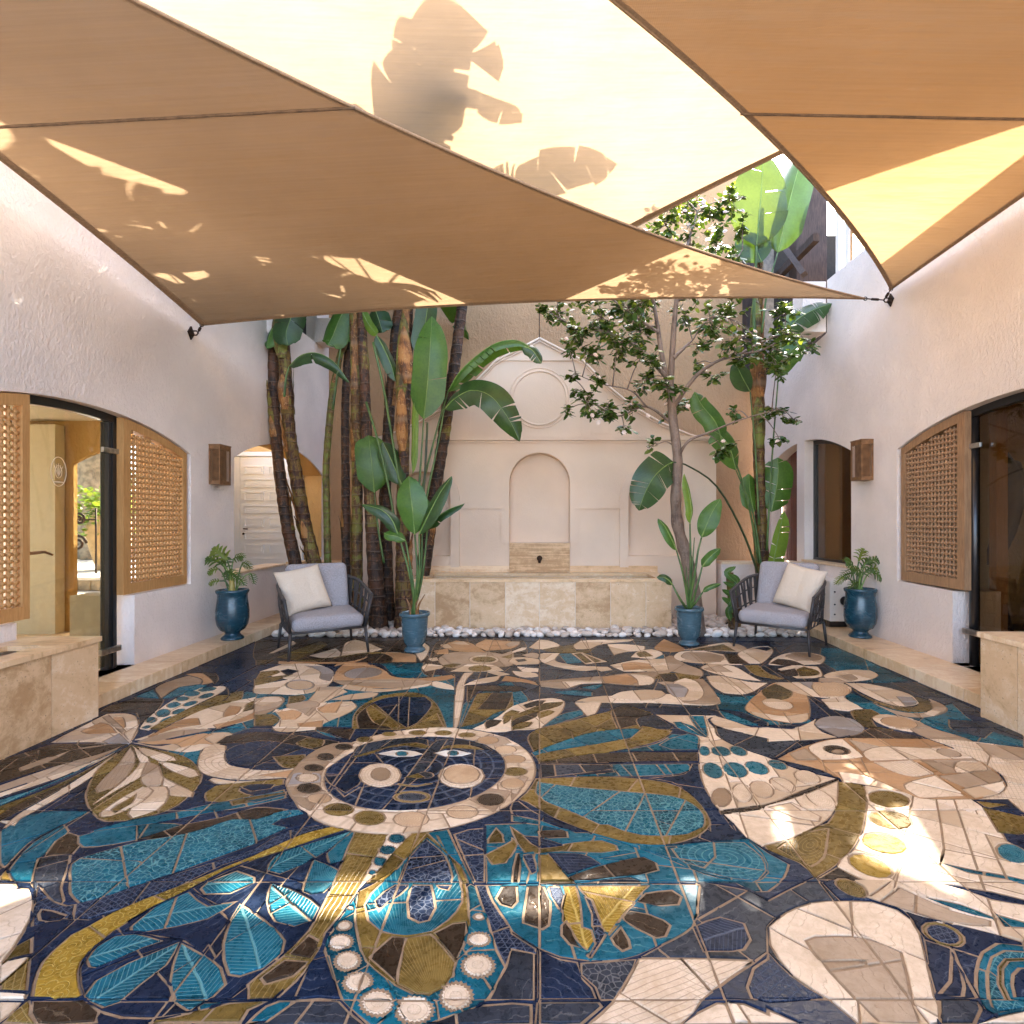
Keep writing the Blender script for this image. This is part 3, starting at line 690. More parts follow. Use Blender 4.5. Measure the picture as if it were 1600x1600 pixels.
SHAPES = """
# big background zones
T. A1 0,370 300,380 560,320 900,270 1240,260 1250,600 1600,600 A2 0,600 60,560 100,400 0,300 A1 1500,330 1300,440 1230,600 B1 600,30 300,20 0,20 B0 1300,130 1240,260 1000,260 1100,100 1500,0
K. A1 0,40 700,30 1130,30 1130,180 1100,280 960,270 700,185 250,190 0,170
D. A1 1050,60 1200,30 1600,30 A2 0,35 700,35 1100,60 1600,90 A3 200,60 400,60 900,300 1300,480 1340,530 1000,450 600,300 0,320 A2 1500,560 1200,470 600,470 170,480 0,310 A1 1500,300 1240,260 1100,170
T. A3 330,90 560,100 640,180 880,300 700,310 480,300 420,230 330,170
T. A3 480,380 800,470 1000,480 1150,440 1300,560 1600,640 B3 1600,150 1300,120 1000,20 A3 880,540 640,480
D. A3 1130,540 1400,560 1600,600 B3 1600,120 1400,60 1350,100 1150,40
T. A2 1260,370 1400,400 1600,380 A3 150,500 300,560 A2 1500,580 1360,560 1290,480
N. A2 1290,480 1420,490 1600,560 A3 0,580 200,590 B3 0,40 B2 1500,0 1400,-40
D. B2 1270,20 1400,60 1600,80 B3 200,110 B3 40,220 B2 1600,220 1450,170 1300,90
T. C2 160,-10 340,0 500,60 850,130 1480,90 1600,180 C3 130,250 100,330 C3 0,420 C2 1500,420 1400,365 160,370 C1 1440,370 1430,0
N. C2 1200,-30 1240,-20 1390,0 1480,90 1250,110 1170,80
D. C2 1150,360 1200,360 1300,380 1480,415 1600,480 C3 150,400 300,330 450,480 C3 120,560 C3 0,640 D3 0,200 D2 1500,270 1380,300 1250,420 1100,350 800,230 870,190 1130,40 C2 1160,560
T. C0 30,270 200,100 400,0 B0 560,560 300,560 100,600 30,670 C0 0,40 0,240
T. C0 400,0 430,40 330,150 250,210 200,360 90,360 50,300 200,120
K. C0 270,210 350,100 430,50 490,70 510,120 450,185 350,190
D. C0 240,210 330,190 440,190 430,250 380,400 400,480 300,560 200,620 215,480 200,360
# lower left corner
C. C0 -20,410 110,400 190,405 215,480 200,580 170,640 D0 190,0 90,170 0,290 -20,260
C. D0 -10,270 190,225 100,330 -10,400
O. D0 0,290 90,170 200,110 195,220 50,255
C. D0 -10,455 170,462 150,505 -10,505
Oh D0 0,410 100,320 185,240 165,455 0,450
C. D0 -10,510 150,508 60,590 -10,640
Oh D0 20,640 60,590 160,505 190,500 225,650
K. D0 200,505 540,508 620,570 600,640 225,650
C. C0 -10,-20 90,10 120,-30
O. C0 0,350 0,330 40,285 70,340 80,355
C. C0 -10,370 90,370 105,400 -10,420
# rays of the left flower
K. R1 612,490 480,490 250,490 120,530 -10,580 -10,680 250,600 430,560
B. R1 570,492 480,500 330,520 240,570 100,620 90,600 250,545 400,505
B. R1 590,494 450,545 250,600 -10,690 -10,720 250,640 440,570
K. R1 180,520 260,510 330,520 250,550 170,560
K. R1 80,560 170,540 160,570 60,610 0,620
C. R1 600,498 500,550 300,620 -10,725 -10,745 250,660 430,590
Tf R1 560,520 460,570 330,640 -10,790 -10,760 200,690 400,600
O. R1 585,510 480,580 330,670 -10,830 -10,790 250,690 430,600
K. R1 360,660 180,760 -10,860 -10,830 180,730
Ch R1 605,500 520,590 330,710 5,898 90,820 280,710 450,600
N. R1 600,510 540,580 420,690 250,800 180,820 330,720 470,620
G. R1 555,480 610,492 530,492 440,490 500,465
# left flower upper petals
C. R1 612,488 650,420 640,365 590,348 500,350 400,400 300,450 235,487 420,482
P. R1 530,365 575,365 588,410 560,430 525,400
P. R1 470,390 515,400 550,440 420,445 380,430
B. R1 480,365 510,355 600,440 608,480 570,440 520,400
G. R1 612,490 560,440 480,480 530,490
B. R1 300,455 420,445 520,440 400,470 260,485
Cr R1 614,486 580,440 625,415 652,400 645,425
# dark field and seed pod leaf
K. A0 630,490 700,450 850,410 1010,410 1000,460 900,560 870,580 850,500 760,495
D. A0 840,400 960,350 1000,400 1010,415 850,415
T. A0 850,400 960,352 1000,410
Bd A0 970,350 1060,300 1180,265 1260,290 1250,320 1110,345 1010,410
P. A0 1160,255 1250,250 1340,270 1340,310 1260,325 1260,290
K. A0 1260,245 1340,250 1365,285 1340,320 1320,290
T. A0 1010,410 1120,340 1260,325 1300,330 1180,370 1060,410
C. A0 870,600 940,520 1080,420 1250,345 1380,332 1415,345 1360,385 1200,460 1020,560 930,610
Te A0 1295,352 58,14 -8
Te A0 1200,380 50,18 -5
Te A0 1290,392 50,14 -14
Te A0 1140,412 42,15 -5
Te A0 1190,440 48,13 -15
Te A0 1085,450 45,18 -8
Te A0 1115,490 45,14 -15
Te A0 1020,500 48,26 -8
Te A0 1040,545 45,14 -25
Te A0 945,545 36,20 -10
Te A0 915,590 30,12 -15
O. A0 935,600 1020,550 1200,465 1360,390 1440,385 1380,430 1250,490 1080,560 1000,610
N. A0 1380,320 1540,290 1570,300 1480,360 1440,410 1430,380 1420,345
T. A0 1430,412 1540,365 1600,375 1600,410 1500,440 1380,470 1400,430
O. A0 1420,410 1440,375 1520,360 1500,420 1380,450 1300,490 1340,450
# orange-cream feathers (right of the flower)
C. R1 625,475 740,435 950,330 1200,270 1300,262 1335,285 1300,335 1100,400 900,430 740,465
P. R1 700,455 850,380 930,370 940,400 820,420 700,465
P. R1 1000,400 1130,370 1300,290 1320,310 1200,370 1020,420
P. R1 1050,345 1080,310 1130,315 1110,350 1050,365
O. R1 1140,340 1160,300 1220,280 1230,300 1180,330
B. R1 640,480 800,435 960,420 1000,425 820,460 720,485
C. R1 622,485 760,500 880,470 1000,440 1080,438 1095,450 1010,500 880,530 760,515
P. R1 640,485 800,470 960,440 1000,445 960,465 1010,495 940,490 850,510 820,490 700,495
# lower-left white leaf in olive petal
Od R1 616,492 700,510 850,545 930,600 945,650 920,700 830,780 720,825 600,850 500,855 440,820 405,760 410,700 460,610 560,530
Bh R1 612,505 640,555 610,620 570,680 460,720 450,700 500,640 560,580
Ch R1 625,500 700,560 670,640 560,700 430,780 440,770 560,680 650,590 640,550
Ch R1 640,505 720,520 820,555 830,570 760,575 680,545
Ch R1 740,575 800,580 920,615 935,640 890,650 800,615
B. R1 690,575 740,590 760,640 780,660 770,680 700,700 660,660
Ch R1 770,650 830,680 910,720 900,740 800,735 760,700
C. R1 700,690 780,690 790,740 740,800 620,840 600,820 650,740
Ch R1 670,690 720,710 640,780 520,830 470,835 470,815 560,750
O. R1 640,725 620,770 540,815 520,800
# dotted ring left (half circle beside the face)
K. R1 1010,490 1060,455 1200,435 1400,450 1590,480 1560,530 1500,560 1380,600 1300,500 1130,485
O. R1 1390,485 1440,460 1520,470 1510,500 1430,520
N. R1 1055,555 1070,515 1150,485 1260,475 1400,500 1510,525 1430,555 1410,605 1280,612 1160,605 1090,590
O. R1 1280,550 1430,540 1440,590 1410,605 1330,600
Cr R1 1060,500 1010,490 960,510 932,560 930,610 980,640 1090,660 1350,650 1390,605 1280,615 1160,608 1080,590 1053,555
P. R1 1200,640 1350,615 1390,610 1350,650
C. R1 980,660 1000,652 1120,668 1280,660 1330,665 1100,680 1010,678
O. R1 965,720 1010,690 1150,670 1330,655 1330,680 1180,715 1130,690 1120,710 1200,735 1330,705 1330,715 1160,745 1030,765 970,760
N. R1 1130,695 1180,680 1290,680 1270,700 1180,712
# feather rays left of the face
T. R1 640,845 830,810 1000,770 1330,710 1340,745 1180,780 900,830 600,890 430,905 500,880
O. R1 1080,760 1200,735 1340,715 1340,730 1200,760 1090,780
T. R1 1150,760 1340,722 1342,730 1200,765
Ts R1 950,880 1100,850 1250,820 1400,800 1430,820 1300,850 1100,890 960,910
Ts C0 440,350 440,250 500,210 850,110 1100,60 B0 1250,650 1450,600 B1 0,600 200,560 220,570 100,640 C1 200,20 0,110 C0 1600,120 1050,320 900,370 700,440 500,495 440,430
K. C0 850,105 B0 870,700 1100,650 1400,590 B1 0,530 200,545 B1 0,610 B0 1450,610 C0 1200,50
T. C0 490,75 600,40 1000,-10 1140,0 830,100 520,140
Nt C0 215,490 240,380 330,480 420,510 520,490 700,440 900,370 1050,325 1420,210 1600,150 C1 200,40 500,-10 540,-10 400,40 200,110 C0 1600,190 1400,250 1150,370 950,470 700,550 560,600 400,590 300,610 200,640
N. C0 240,560 260,530 330,540 420,570 380,600 300,610 250,600
# golden band that loops round the leaf field
Ud C0 550,640 700,555 900,470 1160,370 1420,260 1600,190 C1 300,60 600,-10 630,10 380,90 150,180 C0 1600,220 1400,290 1180,410 950,520 800,610 D0 760,60 560,200 510,260 490,330 500,420 520,475 480,495 200,492 215,400 240,320 270,260 330,195 450,90
# dark leaf field
N. D0 560,200 700,75 C0 820,600 1180,410 1590,220 C1 300,130 600,35 630,40 600,100 520,300 470,440 380,600 D1 270,130 160,250 0,380 D0 1450,490 1000,495 530,495 500,400 500,300
N. D0 540,510 1030,505 1400,510 1230,570 1100,590 940,615 760,610 620,570
Tf C0 820,640 960,520 1180,420 1300,510 1480,480 1300,590 1100,640 D0 900,75 820,70
Tf C0 1255,400 1300,360 1480,290 1590,330 1590,360 1440,430 1280,435
Tf D0 540,250 600,170 720,100 850,85 1020,130 900,170 720,250 600,300 560,295
Tf D0 520,480 600,380 800,270 1130,130 1040,280 880,400 750,510 650,545 560,510
Tf D0 1060,400 1080,280 1130,140 1260,210 1380,300 1410,400 1330,480 1180,570 1100,520
Tf D0 1395,150 1440,0 C0 1500,500 1600,560 D1 100,40 180,130 160,210 50,300 D0 1500,350 1430,340 1400,250
Tf C1 95,375 200,400 340,470 395,520 360,600 240,640 120,610 70,480
Tf C1 75,290 120,200 300,130 600,40 500,130 300,250 150,310
Ty C1 440,180 520,110 620,30 590,150 540,230 460,250
Ty C1 290,420 360,220 520,290 490,370 420,430 340,440
T. D0 1240,540 1280,515 1400,512 1250,570
# olive patchwork column
Oh C1 630,40 840,50 660,370 620,440 520,570 D1 430,80 390,180 350,250 250,400 100,495 -50,500 -50,400 170,225 330,65 C1 480,380 580,130
K. D1 330,90 400,130 390,180 340,245 200,215
K. D1 30,360 180,250 330,260 230,350 60,400
O. D0 940,640 1100,600 1200,575 1440,520 1600,505 D1 60,510 -50,560 D0 1500,640
T. D0 1550,640 1600,590 D1 60,540 150,505 230,500 200,560 100,610 60,640
N. D1 330,290 240,490 130,490 250,380
# column with rosettes
C. C1 840,50 980,50 900,130 740,330 680,370 620,440 660,370 720,260
Tw C1 880,88 55,30
Tw C1 825,160 58,30
Tw C1 775,232 45,30
Tw C1 728,302 23,14
O. C1 980,50 1100,40 940,210 800,360 690,372 740,320 900,130
# turquoise collar with white rosettes
T. C1 640,430 560,540 490,640 D1 430,190 460,280 500,400 540,500 620,580 720,660 1050,660 1400,530 1450,490 1560,290 1500,180 C1 1440,560 1400,400 1340,370 1300,400 1200,600 700,600
D. D1 250,505 520,505 600,590 680,660 -50,660 60,640
D. D1 1400,535 1600,520 D2 120,530 120,650 D1 1200,660 1050,655
# drop and its cup
O. C1 640,420 620,560 D1 620,20 640,120 690,250 870,400 1000,465 1080,470 1180,420 1250,260 1300,120 1325,0 C1 1330,640 1320,420 1260,200 1200,110 1100,50 1060,60 940,210 880,280 720,380
K. D1 850,100 940,105 880,390 700,230
Oy D1 940,105 1090,85 1250,260 1180,420 1080,465 1000,460 880,400
K. D1 1110,80 1230,20 1320,10 1300,150 1250,255
T. C1 1070,50 1200,30 1300,250 1360,370 1280,370 1200,190
O. C1 1130,60 1190,180 1280,260 1330,370 1290,370 1200,200
Ty C1 1070,80 1200,190 1270,340 1290,480 1200,600 D1 1100,70 950,100 770,65 700,0 C1 680,500 720,430 880,280 1000,150
Ns C1 1065,90 1180,190 1230,330 1220,365 1100,365 970,365 890,362 960,200
Ns C1 870,378 965,378 900,440 830,480 770,540 740,480 800,420
Ns C1 970,375 1095,378 1122,520 1080,600 1020,612 955,580 945,480
N. C1 1130,378 1220,378 1200,410 1150,400
Cw D1 550,33 45,27 -10
Cw D1 526,137 75,47 -8
Cw D1 572,253 77,57 -8
Cw D1 637,385 88,62 -8
Cw D1 760,515 107,82
Cw D1 990,560 118,85
Cw D1 1250,478 100,90
Cw D1 1387,285 97,72
Cw D1 1393,118 70,42
Cw C1 1395,575 30,17
Cw C1 590,525 20,13
# dark triangle bands right of the drop
Ns C1 1240,60 1330,30 1430,20 1430,360 1370,360 1310,230
Nt C1 1370,378 1440,378 1480,480 1600,620 D2 0,80 150,175 150,215 0,190 D1 1560,290 1500,180 1450,0 C1 1430,560
D. D1 1560,290 D2 0,180 140,210 140,500 D1 1450,500
N. D2 160,190 300,240 410,260 430,350 500,420 530,495 160,495
Ds D2 430,265 780,240 740,360 640,500 550,500 520,420 430,340
D. D2 160,520 540,515 560,540 430,650 150,650
# turquoise bowl with leaves
T. C1 1440,378 1480,480 1560,600 D2 0,70 150,170 300,230 480,255 700,245 870,185 1130,40 C2 1160,500 1175,375 860,370 400,375 160,378
O. C1 1450,90 1500,20 1540,60 1550,110 1450,115
O. C1 1430,190 1600,100 C2 0,80 40,110 -40,240 C1 1480,250
O. C2 -10,10 60,60 110,90 170,150 340,120 560,100 650,130 660,160 560,175 300,165 180,180 80,175 30,110
K. C2 165,40 340,30 350,80 180,85
Nh C2 70,70 155,75 330,130 180,150 120,120
Nh C2 220,180 440,185 560,250 350,320 260,240
Ns C2 60,190 130,180 160,290 120,310
K. C2 30,180 60,180 40,370 0,370 10,260
O. C2 170,190 230,190 350,330 400,370 230,370 160,360
K. C2 350,330 550,260 820,205 900,240 915,285 800,315 600,340 380,360
D. C2 400,372 740,330 830,368 860,372
K. C2 100,385 195,385 240,470 235,600 D2 230,30 190,55 70,15 C2 70,580
K. C1 1540,390 1600,382 C2 30,385 35,480 0,520 C1 1530,500 1500,460
Ns C2 225,385 310,390 330,450 310,550 240,450
Uf C2 310,385 400,380 430,500 440,640 D2 500,60 520,130 480,190 430,160 370,70 320,0 C2 320,600 310,520 330,440
Uf C2 405,382 860,380 800,440 760,500 700,560 640,640 D2 660,30 610,90 570,60 C2 560,640 480,470
Ns C2 455,450 500,470 560,640 D2 590,80 490,245 470,220 520,140 500,30 C2 500,560
K. C2 780,480 830,430 1000,410 1060,450 1040,500 900,510
K. C2 690,570 740,540 850,560 950,600 D2 990,30 960,100 900,110 780,50 700,0
K. D2 620,110 680,40 730,120 740,170 690,190 640,150
K. D2 310,30 340,5 430,170 360,150 310,90
# right-lower round flower and cream fans
Ch D2 790,235 1200,240 1500,250 1510,265 1380,350 1250,450 1180,510 1060,650 480,650 640,500 770,280
C. D2 1060,650 1150,580 1280,515 1450,525 1600,590 D3 0,560 200,650
Nf D2 1130,40 1300,-20 1450,20 1490,120 1450,180 1380,195 1200,195
Nt D2 1510,300 1600,240 D3 0,200 150,350 380,490 D2 1600,520 1500,490 1470,420
C. C3 0,640 120,550 280,490 450,480 650,485 800,530 900,600 D3 950,90 980,200 1040,480 1070,650 560,650 380,500 150,350 10,150 0,50
B. D3 235,130 300,105 560,105 700,140 830,200 870,350 895,490 950,650 700,650 540,490 400,340 270,190
N. D3 920,40 C3 900,600 850,540 1000,580 1150,625 D3 1250,20 1600,130 1600,170 1430,145 1340,200 1300,330 1310,490 1050,480 1000,300 970,110
Oe D3 1095,88 140,66 20
Nte D3 1095,88 118,52 20
N. D3 1150,170 1210,330 1215,480 1060,475 1140,380 1145,280
D. D3 1070,500 1310,505 1330,560 1290,650 1075,650
T. D3 1310,490 1300,330 1340,200 1430,145 1600,160 1640,300 1640,600 1430,605 1360,560
Tt D3 1380,490 1370,330 1400,230 1480,190 1640,200 1640,560 1450,580 1400,550
O. D3 1490,500 1440,400 1440,290 1480,240 1640,235 1640,520 1560,500
T. D3 1510,500 1465,400 1465,300 1500,255 1640,250 1640,520 1560,500
N. D3 1545,490 1525,400 1530,340 1570,300 1640,300 1640,490
C. D3 1300,650 1430,610 1640,560 1640,650
# right wings (teal with olive rims)
O. A2 170,600 400,540 600,490 700,450 870,500 830,560 B2 1000,50 920,110 600,190 170,250 130,170 100,90
K. A2 700,450 880,505 830,560 660,600 620,490
D. A2 780,535 890,510 1010,590 B2 960,50 820,20 A2 800,590
T. B2 120,190 400,90 560,55 760,38 840,55 820,80 560,130 250,180 140,210
O. B2 820,30 980,45 990,75 920,100 730,110
T. B2 640,185 900,130 1000,70 1090,80 1170,110 1165,170 900,180
T. B2 920,140 1000,95 1100,70 1170,90 1165,165 1000,168
Kh B2 170,250 580,190 1160,185 1165,245 170,256
D. B2 175,262 620,262 640,290 400,320 180,345
T. B2 620,262 1100,258 1125,285 1050,320 800,335 400,335 640,310
N. B2 1125,258 1168,255 1200,380 1230,450 1320,580 1400,690 C2 1380,0 1200,0 B2 1240,680 1210,570 1100,440 1000,372 850,348 1080,320
O. B2 150,350 600,338 960,375 1100,440 1210,560 1240,640 C2 1225,20 1150,75 1000,120 850,130 680,112 500,60 B2 490,690 250,590 100,500 40,480 90,440
Ts B2 160,370 380,400 700,430 1000,460 1130,510 1200,580 1200,650 C2 1190,20 1100,60 950,70 800,65 700,40 600,0 B2 550,640 400,570 200,490 150,440
N. B2 0,500 40,490 160,570 480,690 400,690 160,620 0,570
T. B2 0,580 160,610 350,680 C2 160,0 0,-20
# teal swirl ridges right of the bowl
T. C2 500,60 700,120 960,210 1200,310 1380,350 1500,360 1600,300 1560,180 1480,100 1250,110 850,135
Tr C2 1000,150 1250,110 1450,110 1560,200 1590,290 1540,350 1400,340 1200,290 1050,220
# flower above the face: half round fan, stem and triangles
O. A1 600,600 620,500 700,430 820,385 950,370 1050,385 1130,450 1180,560 1190,610
N. A1 690,480 760,420 880,395 960,400 1060,400 1100,450 1010,560 940,590 850,540
K. A1 640,600 630,520 690,460 800,560 850,600
O. A1 690,470 740,440 900,580 880,600 740,560
Oy A1 970,590 1130,500 1180,600 980,600
T. B1 380,30 500,90 570,110 430,80 380,50
K. B1 300,30 620,40 580,110 500,80
Ch A1 1275,290 1300,250 1360,245 1310,300 1300,400 1260,590 1235,610 1240,450 1250,340
O. A1 1280,590 1380,380 1600,370 A2 0,380 0,470 A1 1500,500 1400,560
K. A1 1480,370 1600,375 A2 0,400 A1 1560,480 1380,480
K. A1 1320,330 1600,330 A2 100,350 0,370 A1 1390,365 1320,440
C. A1 1290,330 1380,290 1530,265 1500,300 1400,320
P. A1 1535,300 1560,265 1600,272 A2 60,285 130,300 170,330 60,308
C. A2 180,595 300,500 330,440 310,415 250,405 130,420 0,460 A1 1500,530 1350,600 B1 1440,60 1560,60 B2 0,50
O. A1 1560,500 1600,480 A2 50,490 0,540 A1 1550,570 1540,540
K. A1 1430,560 1460,540 1540,545 1500,580 1440,600
O. A2 0,520 100,480 200,440 320,430 300,455 150,500 0,560
K. A2 70,450 160,420 210,420 180,450 90,470
K. A2 0,550 60,520 170,490 180,510 0,590
O. A2 160,500 230,480 270,490 240,510 170,535
O. A2 0,590 60,560 130,560 100,590 0,610
T. A2 180,590 300,510 430,480 450,510 300,560
T. A2 260,370 380,360 500,370 500,395 380,390
T. A2 430,345 500,330 570,325 520,355
# sun face
Ce F -62,294 60,60
B. B1 190,400 200,340 330,200 480,130 620,125 460,250 405,330 410,420 440,430 340,555 250,500
G. B1 195,390 230,320 405,318 405,375
Cw B1 320,345 70,28
B. B1 1350,120 1460,75 1560,100 1600,130 1480,150
B. B1 1330,480 1450,410 1600,430 1490,560
B. B2 0,395 60,330 100,345 40,440 0,490
Oe B1 1012,63 55,17
Oe B1 1172,65 55,17
Oe B1 1320,78 55,17
Oe B1 833,72 45,14
Oe B1 680,107 52,17
Ke B1 548,153 60,20
Ke B1 435,215 60,23
Ke B1 362,283 70,25
Ke B1 330,413 82,33
Sre B1 395,475 78,33
Ore B1 517,545 97,42
Ore B1 710,597 102,48
Sre B1 970,605 112,50
Sre B1 1290,560 100,42
Ke B1 1467,483 92,40
Sre B1 1450,112 68,25
Oe B1 1620,307 78,28
Sre B1 1605,385 75,34
Sre B1 1610,230 75,28
Sre B1 1560,170 70,26
Nre F -63.5,296 46,43
D. B1 640,150 800,110 1000,95 1110,120 1130,100 1240,100 1400,130 1480,180 1300,150 1130,170 1060,165 900,140 740,180 600,225
O. B1 610,215 720,180 860,143 1000,125 1090,150 1060,165 930,145 800,162 740,190 640,225
O. B1 1120,165 1200,143 1330,140 1440,175 1330,165 1200,160 1140,175
D. B1 1130,110 1200,100 1060,300 890,440 870,440 1000,260 1060,180
N. B1 480,260 740,190 800,260 700,300 640,390 560,440 490,400 430,340
W. B1 760,195 850,175 920,172 1000,182 1050,200 980,215 880,217 810,208
Te B1 912,195 38,17
W. B1 1110,190 1180,173 1260,173 1350,195 1290,210 1180,212
Te B1 1232,192 33,17
Cre B1 775,330 132,76
Be B1 780,323 60,43
Ce B1 1283,335 145,77
Sye B1 1285,327 115,62
De B1 1060,330 52,22
O. B1 925,345 1010,318 1060,345 1010,352
O. B1 890,380 1000,395 1100,375 1100,383 1000,402 890,390
Ore B1 975,465 118,37
Dre B1 975,465 95,27
# A1 far birds and leaves
C. A1 80,125 230,50 250,65 110,125
Of A1 130,150 400,50 440,80 250,170
Ch A1 330,140 500,95 530,120 520,150 420,155
Cr A1 540,110 560,60 620,40 700,60 790,100 700,125 600,145 530,150
O. A1 250,172 480,150 720,118 850,135 860,160 840,182 700,165
K. A1 270,168 480,155 720,128 830,132 855,158 840,178 700,170
P. A1 780,120 980,130 1000,180 850,180 850,150
Ch A1 920,120 1050,60 1085,90 1060,150 1030,175 990,120
P. A1 140,176 700,184 700,194 140,192
O. A1 0,165 110,170 60,195 0,200
P. A1 490,210 510,190 620,172 700,150 620,182
T. A1 710,190 1050,185 1040,240 1080,270 900,275 830,240 790,200
P. A1 500,240 550,190 700,195 800,230 850,270 960,285 1100,275 1220,260 1250,275 1180,295 1100,300 1120,320 1000,340 700,345 560,330 500,310 480,290
Ge A1 670,250 120,34 -4
B. A1 490,295 960,290 1110,300 950,340 640,330 520,320
C. A1 520,345 560,320 640,335 800,350 1000,330 1100,312 1080,330 950,350 760,370 620,362
C. A1 1105,302 1130,300 1230,330 1240,355 1180,350 1100,330
C. A1 20,240 160,195 330,190 430,210 480,260 470,310 400,360 250,388 100,382 -10,375 -10,330 200,290 100,270
G. A1 300,200 430,210 490,250 460,300 400,282 400,240
N. A1 150,235 200,222 270,235 200,268
O. A1 -10,285 240,255 100,305 -10,330
O. A1 30,240 130,230 150,245 60,275 0,285
Ge A1 275,325 92,34
Cre A1 275,325 84,30
T. A1 0,390 130,385 300,395 450,330 520,345 400,350 320,400 200,470 120,480 60,530 0,540
B. A1 -10,410 120,393 178,410 150,460 100,490 -10,540
C. A1 -10,440 60,400 150,400 170,420 40,460
O. A1 200,440 210,395 290,385 310,410 250,450 200,465
O. A1 -10,515 100,505 150,540 100,580 -10,580
C. A1 370,370 390,340 520,345 575,370 500,400 400,445 310,440
B. A1 400,335 540,335 520,350 390,362
C. A1 460,420 560,390 690,372 765,375 740,400 600,420
C. A1 120,490 200,470 380,440 600,430 630,460 560,510 440,560 370,600 100,600 150,540
P. A1 260,565 420,545 410,590 270,590
B. A1 190,445 330,420 400,440 330,520 270,490 200,470
P. A1 130,495 230,480 290,500 250,540 160,545
P. A1 380,470 480,435 540,430 500,500 420,500
C. B1 95,25 380,28 370,45 200,58 120,50
# flower at far centre
Ky A1 1130,60 1250,35 1600,35 A2 80,60 90,180 0,210 A1 1300,245 1100,200
B. A1 1145,180 1150,150 1220,120 1400,110 1540,130 1600,110 A2 10,130 0,200 A1 1500,215 1250,220 1180,210
P. A1 1150,80 1250,45 1340,60 1440,120 1250,112
P. A1 1370,75 1430,40 1600,50 A2 40,65 0,95 A1 1440,112
C. A1 1210,60 1300,50 1345,75 1260,70
C. A1 1150,75 1200,65 1230,90 1180,95
P. A1 1110,110 1200,95 1205,130 1130,135
C. A1 1075,160 1130,150 1145,172 1100,178
C. A1 1035,215 1060,190 1180,205 1160,220 1060,240
O. A1 1160,205 1230,190 1290,195 1220,217
C. A1 1210,240 1320,195 1480,200 1550,235 1400,242
C. A1 1440,245 1500,235 1590,258 1520,268
Ce A1 1425,166 95,27
Oe A1 1425,165 75,19
Oe A1 1400,221 72,20
O. A1 1530,150 1600,130 A2 0,150 A1 1580,160
# A2 far creatures
Ch A2 0,115 60,90 95,90 80,105 0,125
B. A2 -40,70 0,50 50,50 40,75 -20,85
C. A2 105,90 170,40 230,45 300,75 250,95 170,102
O. A2 170,105 310,80 390,70 400,110 500,100 480,125 300,125
C. A2 385,75 430,45 760,38 740,50 560,70 480,100 400,102
B. A2 60,135 130,120 170,130 160,160 100,150
C. A2 0,155 60,150 170,165 170,195 30,200 -20,180
K. A2 20,165 80,160 95,175 40,182
C. A2 30,210 170,220 165,245 70,245
C. A2 0,235 150,250 165,272 80,278 20,260
Ch A2 175,170 190,125 300,125 270,170 340,190 430,205 600,210 630,230 540,240 400,235 250,205
C. A2 175,128 250,130 200,165 175,165
T. A2 290,130 420,125 440,185 340,190
Ch A2 370,125 440,120 600,180 460,195
O. A2 390,130 430,125 500,180 460,188
O. A2 450,128 560,175 520,185
N. A2 460,240 530,230 560,240 500,245
C. A2 595,70 690,68 830,80 820,105 700,120 630,138
D. A2 520,90 600,80 640,140 560,140 480,120
P. A2 890,90 950,35 1070,90 1075,110 1000,120 920,110
C. A2 740,150 790,110 870,100 930,115 940,145 880,162
O. A2 780,125 830,110 885,145 800,150
T. A2 890,160 950,130 950,155 900,165
C. A2 610,200 760,170 870,165 960,160 1000,190 980,230 900,240 700,240 640,215
P. A2 690,190 770,180 860,190 880,220 700,235
B. A2 960,150 1000,140 1080,190 1180,230 1190,270 1160,280 1000,240 890,290 880,320 800,290 730,250 980,230
O. A2 890,280 930,255 1020,250 1180,270 1150,295 1030,305
B. A2 170,300 560,270 720,250 800,260 880,280 880,315 820,330 700,325 570,315 440,320 340,348 180,335
P. A2 560,275 720,255 790,300 740,325 580,310
C. A2 735,255 850,265 890,295 860,325 790,328 780,290
C. A2 310,305 390,300 560,300 570,315 440,320 345,345
C. A2 390,430 470,405 640,390 800,380 960,380 1290,400 1300,440 1250,455 900,440 600,438 470,435
Ch A2 610,400 680,370 830,355 940,365 960,380 910,410 790,425 660,415
C. A2 390,435 560,435 520,505 470,520
B. A2 905,305 1190,285 1250,350 1300,430 1290,445 1150,450 1080,440 1000,350
C. A2 1015,305 1080,280 1150,300 1200,370 1160,420 1060,420 1000,370
G. A2 960,320 1040,320 1100,350 1080,400 1020,400 980,370
K. A2 920,260 1020,252 1040,290 1010,305 930,300
# right far creatures
C. A2 1010,145 1060,115 1200,110 1300,130 1440,140 1440,200 1300,195 1120,185 1040,170
B. A2 1060,150 1080,120 1200,118 1320,145 1300,180 1150,180
K. A2 1320,130 1480,140 1490,195 1360,190
Ch A2 1070,105 1320,60 1420,70 1470,100 1440,120 1300,110
O. A2 1120,103 1320,68 1400,112 1300,108
C. A2 1410,130 1500,90 1600,80 A3 30,100 25,130 A2 1560,190 1480,190
N. A2 1500,90 1600,85 A3 20,95 A2 1590,110
C. A2 1180,215 1230,190 1380,205 1500,270 1560,300 1420,285 1260,250
O. A2 1450,200 1540,200 1600,250 A3 100,285 60,290 A2 1520,260
B. A2 1200,220 1300,200 1380,245 1260,240
C. A2 1215,270 1300,265 1480,305 1600,310 A2 1500,370 1430,385 1320,375 1250,330
C. A3 0,200 30,160 120,125 240,118 340,140 355,165 320,195 200,200 90,205
B. A3 110,145 160,125 250,120 330,145 310,170 180,175
K. A3 10,190 60,160 150,170 240,205 120,205
C. A3 60,225 150,205 310,210 330,235 330,275 180,285
